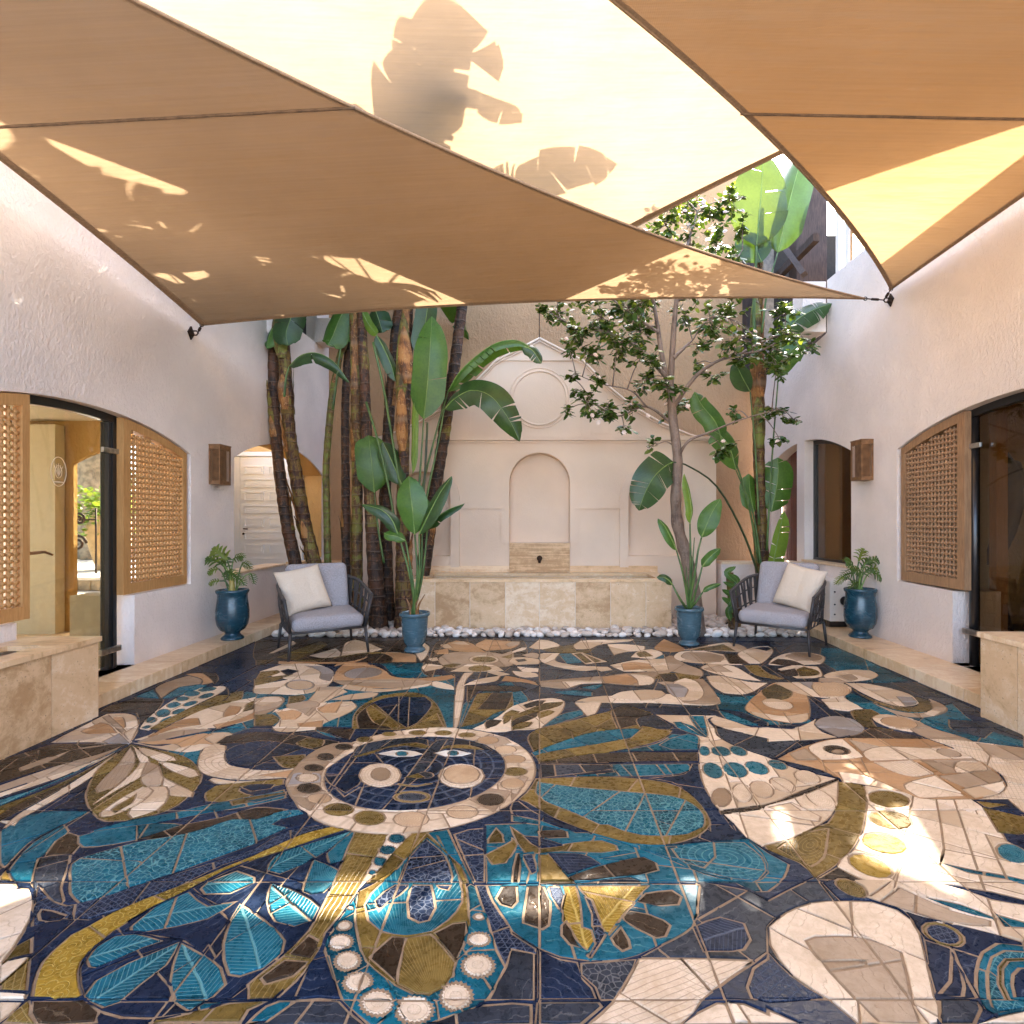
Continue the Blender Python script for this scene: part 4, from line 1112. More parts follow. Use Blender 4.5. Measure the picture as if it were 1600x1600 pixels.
O. A3 170,235 220,210 310,235 310,262 200,270
K. A3 60,240 170,220 190,265 120,270
C. A3 345,268 420,240 520,230 640,235 690,262 640,290 500,305 420,298
B. A3 420,270 520,255 560,285 500,300
P. A2 1460,480 1500,410 1600,330 A3 40,310 140,360 240,385 260,520 200,565 100,560 A2 1560,530
O. A3 40,315 150,360 120,410 0,420 A2 1560,360
C. A2 1490,490 1560,500 A3 100,520 250,500 255,540 200,565 100,555 A2 1530,520
Ce A3 60,445 100,32 10
C. A3 40,308 300,310 460,310 520,340 510,375 460,405 330,405 200,380 120,350
G. A3 190,305 280,305 290,360 230,330
Sr A3 290,315 420,308 510,350 480,395 330,400 280,350
B. A3 320,280 440,285 520,320 460,312 320,305
C. A3 330,415 500,395 560,450 600,480 500,490 390,475
C. A3 480,312 620,318 760,345 880,380 930,420 930,450 850,462 740,440 600,380
G. A3 800,395 900,400 935,440 860,458
O. A3 510,340 600,390 740,445 860,465 940,450 910,395 1000,420 1030,460 1000,492 900,495 760,470 620,410
B. A3 520,370 640,430 780,480 900,500 1010,490 1030,460 1000,410 1080,440 1120,480 1060,515 940,530 800,510 600,420
C. A3 970,505 1010,485 1090,495 1040,520
T. A3 480,395 530,375 720,470 800,510 740,520 600,470 500,420
O. A3 520,485 640,475 700,510 650,540 680,590 B3 800,45 740,55 600,30 A3 560,560
K. B3 600,50 650,30 780,50 960,90 980,105 700,100 480,98
G. A3 290,570 340,530 430,520 520,535 600,590 B3 600,50 560,75 440,95 350,50
C. A3 150,600 300,540 290,570 340,620 B3 440,95 270,110 120,115 0,120 B2 1600,100 1300,30 A2 1240,540 1260,515 1380,550 1500,590 A3 0,590
C. A3 650,530 700,508 800,515 950,555 B3 970,30 900,60 780,40 680,0
B. A3 800,510 940,555 1040,600 B3 1290,120 1460,260 1450,320 1380,300 1200,180 1000,100 900,50
Se A3 820,562 118,36 8
# fish body and patterned bird
C. A2 890,510 1100,515 1280,518 1220,540 1270,600 B2 1280,80 1400,150 1600,220 B3 200,300 440,355 440,480 400,580 250,690 C3 310,10 120,100 -40,140 C2 1480,90 1380,-10 B2 1320,580 1230,450 1180,330 1165,200 1165,90 A2 1050,590
T. A2 1105,520 1200,520 1215,580 B2 1225,80 1200,90 A2 1150,590
T. A2 1010,555 1060,555 B2 1100,30 1220,95 1100,60 A2 1030,590
T. B2 1060,0 1130,20 1230,95 1200,90
Te B2 1203,178 38,30 20
Te B2 1305,180 65,30 8
Te B2 1415,178 58,28 18
Tre B2 1255,300 70,46 25
Tre B2 1395,298 82,46 15
Tre B2 1530,285 80,38 18
Te B3 60,265 65,28 18
Bre B2 1310,470 62,62 45
Cre B2 1440,445 68,58 30
Cre B2 1560,420 80,52 20
Cre B3 90,390 85,42 20
Cre B3 245,345 85,40 15
Cre B3 330,480 110,50 30
C. B3 0,530 150,500 330,590 320,620 180,600
Kh B3 430,352 445,362 200,462 0,517 B2 1560,545 1310,580 1295,555 1600,510 B3 200,430
O. B3 440,370 520,380 600,395 620,490 590,690 C3 600,20 530,150 430,250 300,335 200,240 0,165 -20,130 120,100 310,8 B3 370,630 430,520
Or C3 60,150 200,60 380,20 350,200 270,260 200,230
C. B3 600,395 860,440 1000,480 1260,480 1380,560 1460,690 C3 1490,100 1640,200 1640,660 D3 1600,140 1400,80 1100,10 C3 1090,620 700,490 600,450 560,420 430,260 540,150 600,20 B3 620,490
Oye B3 755,480 135,52 8
Oye B3 765,612 140,55 10
Uye C3 728,118 150,62 12
Uye C3 640,258 148,62 20
Te C3 1530,180 110,55 20
T. C3 1085,240 1300,285 1500,320 1640,355 1640,385 1480,340 1250,300
N. C3 1080,370 1400,420 1640,480 1640,510 1400,470 1230,410
T. C3 970,455 1200,500 1420,585 1420,605 1200,540
T. C3 1420,560 1640,620 1640,650 1480,640
B. C3 820,395 920,440 1150,540 1390,600 1390,640 1140,620 1090,612 700,490
C. C3 400,360 770,360 640,450 560,430
K. C3 300,342 430,265 600,350 590,357
Oe C3 520,398 110,45 25
P. B3 60,230 200,160 380,108 480,98 700,100 1000,105 1200,180 1400,290 1490,400 1440,450 1300,482 950,477 850,440 500,375 430,350 330,300
C. B3 470,375 600,390 860,440 600,330 440,310
C. B3 250,155 380,110 470,104 600,215 500,230 330,235
B. B3 500,105 700,150 590,185
B. B3 130,195 240,160 320,235 180,238
C. B3 590,190 700,150 1000,160 1180,165 1290,225 950,230 640,240
Be B3 1130,190 80,24 12
Ch B3 660,250 900,235 1040,320 900,340 760,300
B. B3 950,235 1290,230 1400,300 1100,330
Ch B3 1160,290 1200,240 1330,250 1380,310 1180,320
C. B3 850,390 1050,330 1230,460 950,475
B. B3 1060,335 1400,300 1470,370 1250,420
C. B3 1210,420 1470,370 1490,410 1430,455 1300,480
Ke B3 430,172 86,29 8
Be B3 436,181 35,13
Ch B3 1000,103 1300,122 1640,165 1640,600 1500,480 1300,482 1440,450 1490,400 1460,330 1400,290 1200,180
B. B3 1300,125 1640,170 1640,230 1400,220
O. B3 1305,492 1500,515 1370,535
O. B3 1340,530 1640,600 1640,700 1440,690
N. B3 1580,575 1640,580 1640,620
"""
CUTS = """
B1 760,70 800,100
B1 900,40 930,88
B1 1105,38 1090,85
B1 620,125 660,140
B1 1400,110 1470,70
B1 1480,160 1600,130
B1 1530,210 1640,190
B1 1560,255 1650,255
B2 -20,350 130,352
B1 1490,420 1640,450
B1 1330,490 1480,565
B1 1160,560 1230,690
B1 860,560 790,680
B1 620,530 490,640
B1 450,430 340,560
B1 640,540 530,490 400,560
B1 230,320 405,318
B1 190,405 400,375
B1 240,475 440,430
B1 340,200 480,250
B1 470,130 620,170
B1 540,470 720,360
B1 500,410 560,470
B1 1000,420 870,440
B1 640,150 450,420
B1 420,320 640,330
B1 1320,240 1390,215 1330,190
B1 1350,370 1450,410
C0 0,600 330,440
C0 400,600 620,470
C0 500,210 870,230 1040,320
C0 860,0 855,105
C0 1180,410 1350,500 1480,485
D0 720,70 930,90 1150,130 1260,210
D0 500,360 830,230 1130,130
D0 1300,150 1480,460
D0 1260,210 1420,0
D0 1350,205 1600,100
C1 90,375 350,610
C1 50,580 220,490
C1 580,130 760,140
C1 540,260 690,275
C1 430,455 600,445
C1 390,575 620,545
C1 940,210 1290,185
C1 620,560 820,510
C1 1230,80 1430,160
C1 1350,530 1500,550
D1 330,80 620,65
D1 170,220 360,250 640,170
D1 500,410 440,180
D1 1240,325 1480,440
D1 1100,80 1250,260
D1 770,70 690,250
D1 1300,190 1500,180
D1 1260,510 1310,600
D1 1120,480 1150,650
C2 330,110 500,70
C2 520,220 800,170
C2 690,120 1200,270 1270,200 1260,100 1190,60
C2 850,200 1000,270
C2 970,200 1600,290
C2 860,375 640,640 D2 500,240
C2 1220,370 1290,520 1360,560
C2 1130,610 1480,410 1600,480
C2 460,430 700,550
D2 680,20 850,190
D2 160,60 310,15
C2 740,510 1110,590
D2 780,280 860,510
D2 1060,240 1040,500
D3 30,175 270,190
D3 360,100 160,0
D3 560,105 480,0
D3 640,120 640,0
D3 700,130 800,0
D3 775,155 960,90
D3 330,262 670,258
D3 600,255 740,490
D3 1140,165 1220,330 1310,490
C3 640,490 640,640
C3 460,640 400,490
C3 720,490 850,400
C3 860,500 920,440
C3 1120,610 1140,545
C3 870,210 780,350
C3 870,210 960,235 1070,250 1100,150 1080,0
C3 910,0 910,100
C3 1080,150 1440,220
C3 1330,0 1500,350
C3 100,370 200,510
C3 0,480 100,550
B2 365,40 390,130
B2 540,35 500,110
B2 610,260 680,340
B2 950,255 1030,360
B2 400,440 440,540
B2 890,610 1130,680
B2 1300,390 1440,530
B2 1440,390 1560,560
B2 1200,385 1440,370 1600,345
B3 120,490 220,560
B3 0,340 150,440 200,310
B3 0,590 80,690
B3 920,560 920,690
B3 1050,480 1080,640 1130,690
B3 1290,540 1340,640
B3 740,430 760,540
B3 500,230 640,370
B3 1460,330 1640,380
B3 1420,220 1640,260
A3 0,590 230,590
A3 90,490 150,570
A3 240,390 400,530
A3 420,400 480,480
A2 800,360 760,380 800,420
A2 680,370 730,395
A2 840,355 850,385
A2 480,50 490,95
A2 570,45 550,80
A2 1260,210 1480,390
A2 330,305 370,345
A2 940,440 890,500
A1 400,100 560,110
A1 630,330 690,345 680,370
A1 520,345 400,440
A1 380,440 260,560
A1 960,400 950,590
A1 700,440 930,590
A1 1130,540 980,590
B0 860,620 860,690
B0 1340,550 1370,620
B0 540,330 560,350
B0 430,390 440,450
B0 500,100 480,140
"""
# ---------------------------------------------------------------- the ceramic mosaic floor
REG = {'A0':(0,990,4),'A1':(400,990,4),'A2':(800,990,4),'A3':(1200,990,4),
       'B0':(0,1130,4),'B1':(400,1130,4),'B2':(800,1130,4),'B3':(1200,1130,4),
       'C0':(0,1290,4),'C1':(400,1290,4),'C2':(800,1290,4),'C3':(1200,1290,4),
       'D0':(0,1440,4),'D1':(400,1440,4),'D2':(800,1440,4),'D3':(1200,1440,4),
       'R1':(0,1000,3.0019)}
def fl(px, py):                    # survey point -> floor metres
    d = py - CY
    return ((px - CX) / d * CH, F * CH / d)
def survey(reg, tok):
    a, b = tok.split(',')
    a, b = float(a), float(b)
    if reg == 'F': return (a / 100, b / 100)
    ox, oy, s = REG[reg]
    return fl(ox + a / s, oy + b / s)
def smooth_closed(P):
    n = len(P); out = []
    V = [Vector(p) for p in P]
    corner = []
    for i in range(n):
        a = V[i] - V[i-1]; b = V[(i+1) % n] - V[i]
        corner.append(a.length < 1e-6 or b.length < 1e-6 or abs(a.angle_signed(b)) > R(62))
    for i in range(n):
        p0, p1, p2, p3 = V[i-1], V[i], V[(i+1) % n], V[(i+2) % n]
        L = (p2 - p1).length
        m1 = (p2 - p1) if corner[i] else (p2 - p0) * 0.5
        m2 = (p2 - p1) if corner[(i+1) % n] else (p3 - p1) * 0.5
        for m in (m1, m2):
            if m.length > L * 1.3: m *= L * 1.3 / m.length
        k = 1 if (corner[i] and corner[(i+1) % n]) else max(1, min(5, int(L / 0.045)))
        for j in range(k):
            t = j / k; t2 = t*t; t3 = t2*t
            q = p1*(2*t3-3*t2+1) + m1*(t3-2*t2+t) + p2*(-2*t3+3*t2) + m2*(t3-t2)
            out.append((q.x, q.y))
    return out
def parse_shapes(txt):
    shapes = []
    for line in txt.strip().splitlines():
        if line.startswith('#') or not line.strip(): continue
        tk = line.split()
        code = tk[0]; colr = code[0]; fl_ = code[1:]
        ell = 'e' in fl_; wav = 'w' in fl_
        pat = fl_.replace('e', '').replace('w', '').replace('.', '') or '.'
        if ell or wav:
            reg = tk[1]
            c = tk[2].split(','); r = tk[3].split(','); rot = R(float(tk[4])) if len(tk) > 4 else 0
            cx, cy, rx, ry = float(c[0]), float(c[1]), float(r[0]), float(r[1])
            P = []
            n0 = survey(reg, f'{cx-rx},{cy}'); n1 = survey(reg, f'{cx+rx},{cy}')
            size = math.dist(n0, n1)
            n = 44 if wav else int(max(12, min(36, size / 0.02)))
            if reg == 'F' and rx > 40: n = 72
            for k in range(n):
                a = 2*math.pi*k/n
                w = (1.06 if k % 2 else 0.93) if wav else 1
                x, y = rx*w*math.cos(a), ry*w*math.sin(a)
                P.append(survey(reg, f'{cx + x*math.cos(rot) - y*math.sin(rot)},{cy + x*math.sin(rot) + y*math.cos(rot)}'))
            if pat == '.': pat = 'r' if not wav else 'q'
        else:
            reg = None; P = []
            for t in tk[1:]:
                if ',' in t:
                    p = survey(reg, t)
                    if not P or math.dist(P[-1], p) > 1e-4: P.append(p)
                else: reg = t
            P = smooth_closed(P)
        shapes.append((colr, pat, np.array(P)))
    return shapes
def parse_cuts(txt):
    out = []
    for line in txt.strip().splitlines():
        reg = None; P = []
        for t in line.split():
            if ',' in t: P.append(survey(reg, t))
            else: reg = t
        out.append(P)
    return out

GLAZE = {'N':(0.006,0.0125,0.029),'K':(0.030,0.018,0.010),'D':(0.021,0.025,0.032),'S':(0.55,0.40,0.25),'T':(0.004,0.070,0.096),
         'O':(0.125,0.078,0.018),'U':(0.23,0.135,0.016),'C':(0.63,0.50,0.355),'W':(0.74,0.70,0.62),
         'B':(0.36,0.265,0.175),'P':(0.43,0.255,0.125),'G':(0.29,0.26,0.235)}
LINES = {'S':(0.34,0.17,0.07),'N':(0.085,0.10,0.13),'K':(0.15,0.105,0.06),'D':(0.13,0.125,0.12),'T':(0.10,0.24,0.235),'O':(0.30,0.20,0.07),'U':(0.46,0.32,0.08),
         'C':(0.33,0.22,0.13),'W':(0.4,0.3,0.2),'B':(0.22,0.14,0.08),'P':(0.2,0.1,0.04),'G':(0.17,0.13,0.1)}
_gl = {}
def glaze(c, pat):
    if (c, pat) in _gl: return _gl[(c, pat)]
    g = NG('glaze_' + c + {'.':'plain','f':'feather','h':'hatch','r':'rings','y':'rays','s':'scales','t':'triangles','d':'dots','q':'rosette'}[pat[0]])
    pos = g.pos()
    base = GLAZE[c]; pale = c in 'CWBPGS'
    isl = g.n('ShaderNodeNewGeometry').outputs['Random Per Island']
    n1 = g.noise(pos, 5.0, 5, 0.6); n2 = g.noise(pos, 38.0, 5, 0.65, 0.4); n3 = g.noise(pos, 210.0, 3)
    lo = tuple(x*0.45 for x in base); hi = tuple(min(0.85, x*1.6) for x in base)
    if pale: lo = (base[0]*0.74, base[1]*0.66, base[2]*0.56); hi = tuple(min(.8, x*1.16) for x in base)
    f = g.math('ADD', g.math('MULTIPLY', n1, 0.55), g.math('MULTIPLY', n2, 0.45))
    f = g.math('ADD', f, g.math('MULTIPLY', g.math('SUBTRACT', isl, 0.5), 0.35))
    col = g.mix(g.ramp(f, 0.28, 0.72), lo, hi)
    # mineral specks and crazing in the glaze
    vor = g.n('ShaderNodeTexVoronoi', feature='DISTANCE_TO_EDGE'); g.set(vor, 'Vector', pos); g.set(vor, 'Scale', 60.0)
    craze = g.ramp(vor.outputs[0], 0.0, 0.035, 1.0, 0.0)
    sp = g.ramp(n3, 0.62, 0.72)
    col = g.mix(g.math('MULTIPLY', sp, 0.45), col, (tuple(x*0.45 for x in base) if pale else tuple(min(.6, x*2.2+0.02) for x in base)))
    uv = g.n('ShaderNodeUVMap', uv_map='loc'); sx = g.n('ShaderNodeSeparateXYZ'); g.set(sx, 0, uv)
    un = g.n('ShaderNodeUVMap', uv_map='nrm'); sn = g.n('ShaderNodeSeparateXYZ'); g.set(sn, 0, un)
    wob = g.math('MULTIPLY', g.math('SUBTRACT', g.noise(pos, 14.0, 2), 0.5), 0.012)
    u = g.math('ADD', sx.outputs[0], wob); v = g.math('ADD', sx.outputs[1], wob)
    nu, nv = sn.outputs[0], sn.outputs[1]
    def lines(ph, w): return g.ramp(g.math('PINGPONG', ph, 0.5), 0.0, w, 1.0, 0.0)
    p = pat[0]; amt = 0.92
    if p == 'f':
        av = g.math('ABSOLUTE', v)
        m = lines(g.math('MULTIPLY', g.math('SUBTRACT', u, g.math('MULTIPLY', av, 0.8)), 62.0), 0.15)
        m = g.math('MAXIMUM', m, g.ramp(av, 0.002, 0.006, 1.0, 0.0))
    elif p == 'h':
        m = lines(g.math('MULTIPLY', v, 55.0), 0.14)
        m = g.math('MAXIMUM', g.math('MULTIPLY', m, 0.8), g.math('MULTIPLY', lines(g.math('MULTIPLY', g.math('ADD', u, g.math('MULTIPLY', v, 0.5)), 44.0), 0.11), g.ramp(n1, 0.45, 0.55)))
    elif p == 'r':
        r = g.math('SQRT', g.math('ADD', g.math('POWER', nu, 2.0), g.math('POWER', nv, 2.0)))
        ang = g.math('ARCTAN2', nv, nu)
        m = lines(g.math('MULTIPLY', r, 7.0), 0.15)
        m = g.math('MAXIMUM', m, g.math('MULTIPLY', lines(g.math('MULTIPLY', ang, 5.1), 0.16), g.ramp(r, 0.55, 0.6, 0.0, 0.6)))
    elif p == 'y':
        ang = g.math('ARCTAN2', nv, g.math('ADD', nu, 1.15))
        m = lines(g.math('MULTIPLY', ang, 15.0), 0.14)
        m = g.math('MULTIPLY', m, g.ramp(g.noise(pos, 16.0, 2), 0.35, 0.5, 0.25, 1.0))
    elif p == 's':
        vo = g.n('ShaderNodeTexVoronoi', feature='DISTANCE_TO_EDGE'); g.set(vo, 'Vector', uv); g.set(vo, 'Scale', 46.0)
        m = g.ramp(vo.outputs[0], 0.02, 0.09, 1.0, 0.0)
    elif p == 't':
        a = lines(g.math('MULTIPLY', v, 42.0), 0.11)
        b = lines(g.math('MULTIPLY', g.math('ADD', u, g.math('MULTIPLY', v, 0.55)), 47.0), 0.11)
        d = lines(g.math('MULTIPLY', g.math('SUBTRACT', u, g.math('MULTIPLY', v, 0.55)), 47.0), 0.11)
        m = g.math('MAXIMUM', a, g.math('MAXIMUM', b, d))
    elif p == 'd':
        vo = g.n('ShaderNodeTexVoronoi', feature='F1'); g.set(vo, 'Vector', uv); g.set(vo, 'Scale', 24.0); g.set(vo, 'Randomness', 0.6)
        m = lines(g.math('MULTIPLY', vo.outputs[0], 3.6), 0.14)
    elif p == 'q':
        r = g.math('SQRT', g.math('ADD', g.math('POWER', nu, 2.0), g.math('POWER', nv, 2.0)))
        ang = g.math('ARCTAN2', nv, nu)
        m = lines(g.math('MULTIPLY', r, 3.0), 0.12)
        m = g.math('MAXIMUM', m, g.math('MULTIPLY', lines(g.math('MULTIPLY', ang, 2.55), 0.12), g.ramp(r, 0.62, 0.68)))
        m = g.math('MAXIMUM', m, g.math('MULTIPLY', lines(g.math('MULTIPLY', ang, 1.12), 0.12), g.ramp(r, 0.40, 0.36)))
        amt = 0.5
    else:
        m = g.math('MULTIPLY', lines(g.math('MULTIPLY', g.math('ADD', v, g.math('MULTIPLY', n1, 0.16)), 30.0), 0.08), g.ramp(n1, 0.47, 0.54))
        amt = 0.6
    if pale: amt *= 0.8
    col = g.mix(g.math('MULTIPLY', m, amt), col, LINES[c])
    col = g.mix(g.math('MULTIPLY', craze, 0.10), col, LINES[c])
    h = g.math('ADD', g.math('MULTIPLY', m, -1.0), g.math('ADD', g.math('MULTIPLY', n2, 0.8), g.math('MULTIPLY', n3, 0.35)))
    nr = g.bump(h, 0.42 if p != '.' else 0.26, 0.004)
    rough = g.ramp(n2, 0.3, 0.7, 0.20 if not pale else 0.32, 0.42 if not pale else 0.6)
    _gl[(c, pat)] = g.done(g.pbr(col, rough, nr, spec=0.11, IOR=1.5))
    return _gl[(c, pat)]

g = NG('grout')
_p = g.pos()
GROUT = g.done(g.pbr(g.mix(g.noise(_p, 30, 5), (0.17,0.105,0.055), (0.36,0.245,0.14)), 0.85, g.bump(g.noise(_p, 160, 4), 0.6, 0.004)))

X0, X1, Y0, Y1 = -3.06, 3.06, 1.36, 6.255
def build_floor():
    floor = empty('mosaic_floor', (0, 3, 0), 'glazed ceramic mosaic courtyard floor with a round blue face among birds, leaves and flowers', 'floor', kind='structure')
    sheet = MB(); sheet.box((-3.06, -2.0, -0.06), (3.06, 6.255, 0.0028)); sheet.build('grout_bed', GROUT, floor, (0, -3, 0))
    shapes = parse_shapes(SHAPES); cuts = parse_cuts(CUTS)
    verts, edges, ekind = [], [], []
    def add_poly(P, closed, kind):
        b = len(verts)
        verts.extend([Vector((float(p[0]), float(p[1]))) for p in P])
        n = len(P)
        for i in range(n if closed else n - 1):
            edges.append((b + i, b + (i + 1) % n)); ekind.append(kind)
    for c, p, P in shapes: add_poly(P, True, 0)
    for P in cuts: add_poly(P, False, 1)
    gx = [k * 0.5 for k in range(-6, 7)]
    gy = [1.533 + 0.4995 * k for k in range(0, 10)]
    for x in gx: add_poly([(x, Y0 - .01), (x, Y1 + .01)], False, 1)
    for y in gy: add_poly([(X0 - .01, y), (X1 + .01, y)], False, 1)
    add_poly([(X0, Y0), (X1, Y0), (X1, Y1), (X0, Y1)], True, 1)
    # joints that break each drawn shape into tiles
    rr = random.Random(3)
    for si, (c, p, P) in enumerate(shapes):
        m = P.mean(0); Q = P - m
        w, ev = np.linalg.eigh(Q.T @ Q); ax = ev[:, 1]; ay = np.array((-ax[1], ax[0]))
        u = Q @ ax; L = u.max() - u.min(); Wd = (Q @ ay).max() - (Q @ ay).min()
        if L < .26 or p == 'q' or (p == 'r' and L < .5): continue
        far = 1 + .25*max(0, m[1]-3)
        pos = u.min() + rr.uniform(.12, .22)*far
        while pos < u.max() - .07:
            sk = rr.gauss(0, .22)
            d = ay + ax*sk
            a = m + ax*pos - d*(Wd+.1); b = m + ax*pos + d*(Wd+.1)
            add_poly([a, b], False, 10 + si)
            pos += rr.uniform(.15, .29)*far
        if Wd > .42:
            vv_ = (Q @ ay); pos = vv_.min() + rr.uniform(.16, .26)
            while pos < vv_.max() - .1:
                d = ax + ay*rr.gauss(0, .2); a = m + ay*pos - d*(L+.1); b = m + ay*pos + d*(L+.1)
                add_poly([a, b], False, 10 + si); pos += rr.uniform(.2, .32)*far
    for k in range(26):
        a = np.array((rr.uniform(X0, X1), rr.uniform(Y0, Y1))); t = rr.uniform(0, 3.14); d = np.array((math.cos(t), math.sin(t)))*rr.uniform(.4, .9)
        add_poly([a-d, a+d], False, 9)
    vs, es, fs, ov, oe, of = delaunay_2d_cdt(verts, edges, [], 0, 1e-4)
    V = np.array([(v.x, v.y) for v in vs])
    T = np.array([f for f in fs if len(f) == 3])
    C = V[T].mean(axis=1)
    inside = (C[:,0] > X0) & (C[:,0] < X1) & (C[:,1] > Y0) & (C[:,1] < Y1)
    T = T[inside]; C = C[inside]
    top = np.full(len(T), -1)
    for si, (c, p, P) in enumerate(shapes):
        mn, mx = P.min(0), P.max(0)
        cand = np.where((C[:,0] > mn[0]) & (C[:,0] < mx[0]) & (C[:,1] > mn[1]) & (C[:,1] < mx[1]))[0]
        if len(cand) == 0: continue
        q = C[cand]; ins = np.zeros(len(cand), bool)
        A = P; B = np.roll(P, -1, axis=0)
        for a, b in zip(A, B):
            cond = ((a[1] > q[:,1]) != (b[1] > q[:,1]))
            if not cond.any(): continue
            xi = (b[0]-a[0]) * (q[:,1]-a[1]) / (b[1]-a[1] if abs(b[1]-a[1]) > 1e-12 else 1e-12) + a[0]
            ins ^= cond & (q[:,0] < xi)
        top[cand[ins]] = si
    cutset = {}
    for e, o in zip(es, oe):
        ks = {ekind[k] for k in o if k < len(ekind)} - {0}
        if ks: cutset[(min(e), max(e))] = ks
    def cut(key, s):
        ks = cutset.get(key)
        return ks is not None and (1 in ks or (10 + s) in ks)
    par = list(range(len(T)))
    def find(a):
        while par[a] != a: par[a] = par[par[a]]; a = par[a]
        return a
    ed = {}
    for ti, t in enumerate(T):
        for k in range(3):
            a, b = int(t[k]), int(t[(k+1) % 3]); key = (min(a, b), max(a, b))
            if key in ed:
                tj = ed[key]
                if top[ti] == top[tj] and not cut(key, int(top[ti])): par[find(ti)] = find(tj)
            else: ed[key] = ti
    groups = {}
    for ti in range(len(T)): groups.setdefault(find(ti), []).append(ti)
    # local frames of the drawn shapes
    frames = []
    for c, p, P in shapes:
        m = P.mean(0); Q = P - m
        w, ev = np.linalg.eigh(Q.T @ Q)
        ax = ev[:, 1]
        if (Q @ ax)[np.argmax(np.abs(Q @ ax))] < 0: ax = -ax
        ay = np.array((-ax[1], ax[0]))
        frames.append((m, ax, ay, max(1e-3, np.abs(Q @ ax).max()), max(1e-3, np.abs(Q @ ay).max())))
    tilt = {}
    pieces = []
    for gk, tl in groups.items():
        tri = T[tl]
        a = V[tri]
        area = 0.5 * np.abs((a[:,1,0]-a[:,0,0])*(a[:,2,1]-a[:,0,1]) - (a[:,2,0]-a[:,0,0])*(a[:,1,1]-a[:,0,1])).sum()
        if area < 0.00012: continue
        half = {}
        for t in tri:
            for k in range(3):
                half[(int(t[k]), int(t[(k+1) % 3]))] = 1
        bnd = {}
        for (i, j) in half:
            if (j, i) not in half: bnd.setdefault(i, []).append(j)
        loops = []
        while bnd:
            s = next(iter(bnd)); loop = [s]; cur = bnd[s].pop()
            if not bnd[s]: del bnd[s]
            while cur != s and cur in bnd:
                loop.append(cur); nx = bnd[cur].pop()
                if not bnd[cur]: del bnd[cur]
                cur = nx
            if len(loop) >= 3: loops.append(loop)
        per = sum(math.dist(V[l[i]], V[l[(i+1) % len(l)]]) for l in loops for i in range(len(l)))
        g0 = min(0.0043, 0.22 * 2 * area / per)
        pieces.append((area, tl, tri, loops, g0))
    rr = random.Random(11)
    meshes = []
    for area, tl, tri, loops, g0 in pieces:
        si = int(top[tl[0]])
        cen = C[tl].mean(0)
        cell = (int(math.floor(cen[0] / 0.5)), int(math.floor((cen[1] - 1.533) / 0.4995)))
        if cell not in tilt: tilt[cell] = (rr.gauss(0, .0035), rr.gauss(0, .0035), rr.gauss(0, .0012))
        tx, ty, dz = tilt[cell]
        jx, jy, jz = rr.gauss(0, .004), rr.gauss(0, .004), rr.gauss(0, .0011)
        def zt(x, y): return max(-.0018, min(.0028, zraw(x, y)))
        def zraw(x, y): return dz + jz + tx*(x-(cell[0]+.5)*.5) + ty*(y-1.533-(cell[1]+.5)*.4995) + jx*max(-.1,min(.1,x-cen[0])) + jy*max(-.1,min(.1,y-cen[1]))
        vv, ff, idx = [], [], {}
        offs = {}
        for l in loops:
            n = len(l)
            for i in range(n):
                p, q, r_ = V[l[i-1]], V[l[i]], V[l[(i+1) % n]]
                d1 = q - p; d2 = r_ - q
                d1 = d1 / max(1e-9, np.hypot(*d1)); d2 = d2 / max(1e-9, np.hypot(*d2))
                n1 = np.array((-d1[1], d1[0])); n2 = np.array((-d2[1], d2[0]))
                b = n1 + n2; bl = np.hypot(*b)
                if bl < 0.3: b = n1; k = 1.0
                else:
                    b = b / bl; k = min(1.8, 1.0 / max(0.3, float(b @ n1)))
                offs[l[i]] = b * k
        for l in loops:
            n = len(l); rings = []
            for gg, zz in ((g0, 0.0), (g0*1.05, 0.0045), (g0*1.05 + min(.0022, g0), 0.0065)):
                ring = []
                for i in l:
                    q = V[i] + offs[i] * gg
                    ring.append(len(vv)); vv.append((q[0], q[1], zz + (zt(q[0], q[1]) if zz > 0 else 0)))
                rings.append(ring)
            for r0, r1 in zip(rings, rings[1:]):
                for i in range(n):
                    j = (i+1) % n
                    ff.append((r0[i], r0[j], r1[j], r1[i]))
            for k, i in enumerate(l): idx[i] = rings[2][k]
        for t in tri:
            row = []
            for i in t:
                i = int(i)
                if i not in idx:
                    idx[i] = len(vv); q = V[i]; vv.append((q[0], q[1], 0.0065 + zt(q[0], q[1])))
                row.append(idx[i])
            ff.append(tuple(row))
        if si >= 0: c, p, fr = shapes[si][0], shapes[si][1], frames[si]
        else: c, p, fr = 'N', '.', (cen, np.array((1., 0.)), np.array((0., 1.)), .5, .5)
        xy = np.array([(a[0], a[1]) for a in vv]) - fr[0]
        u, v = xy @ fr[1], xy @ fr[2]
        meshes.append((area / max(1.5, cen[1])**3, vv, ff, np.stack((u, v), 1), np.stack((u/fr[3], v/fr[4]), 1), glaze(c, p)))
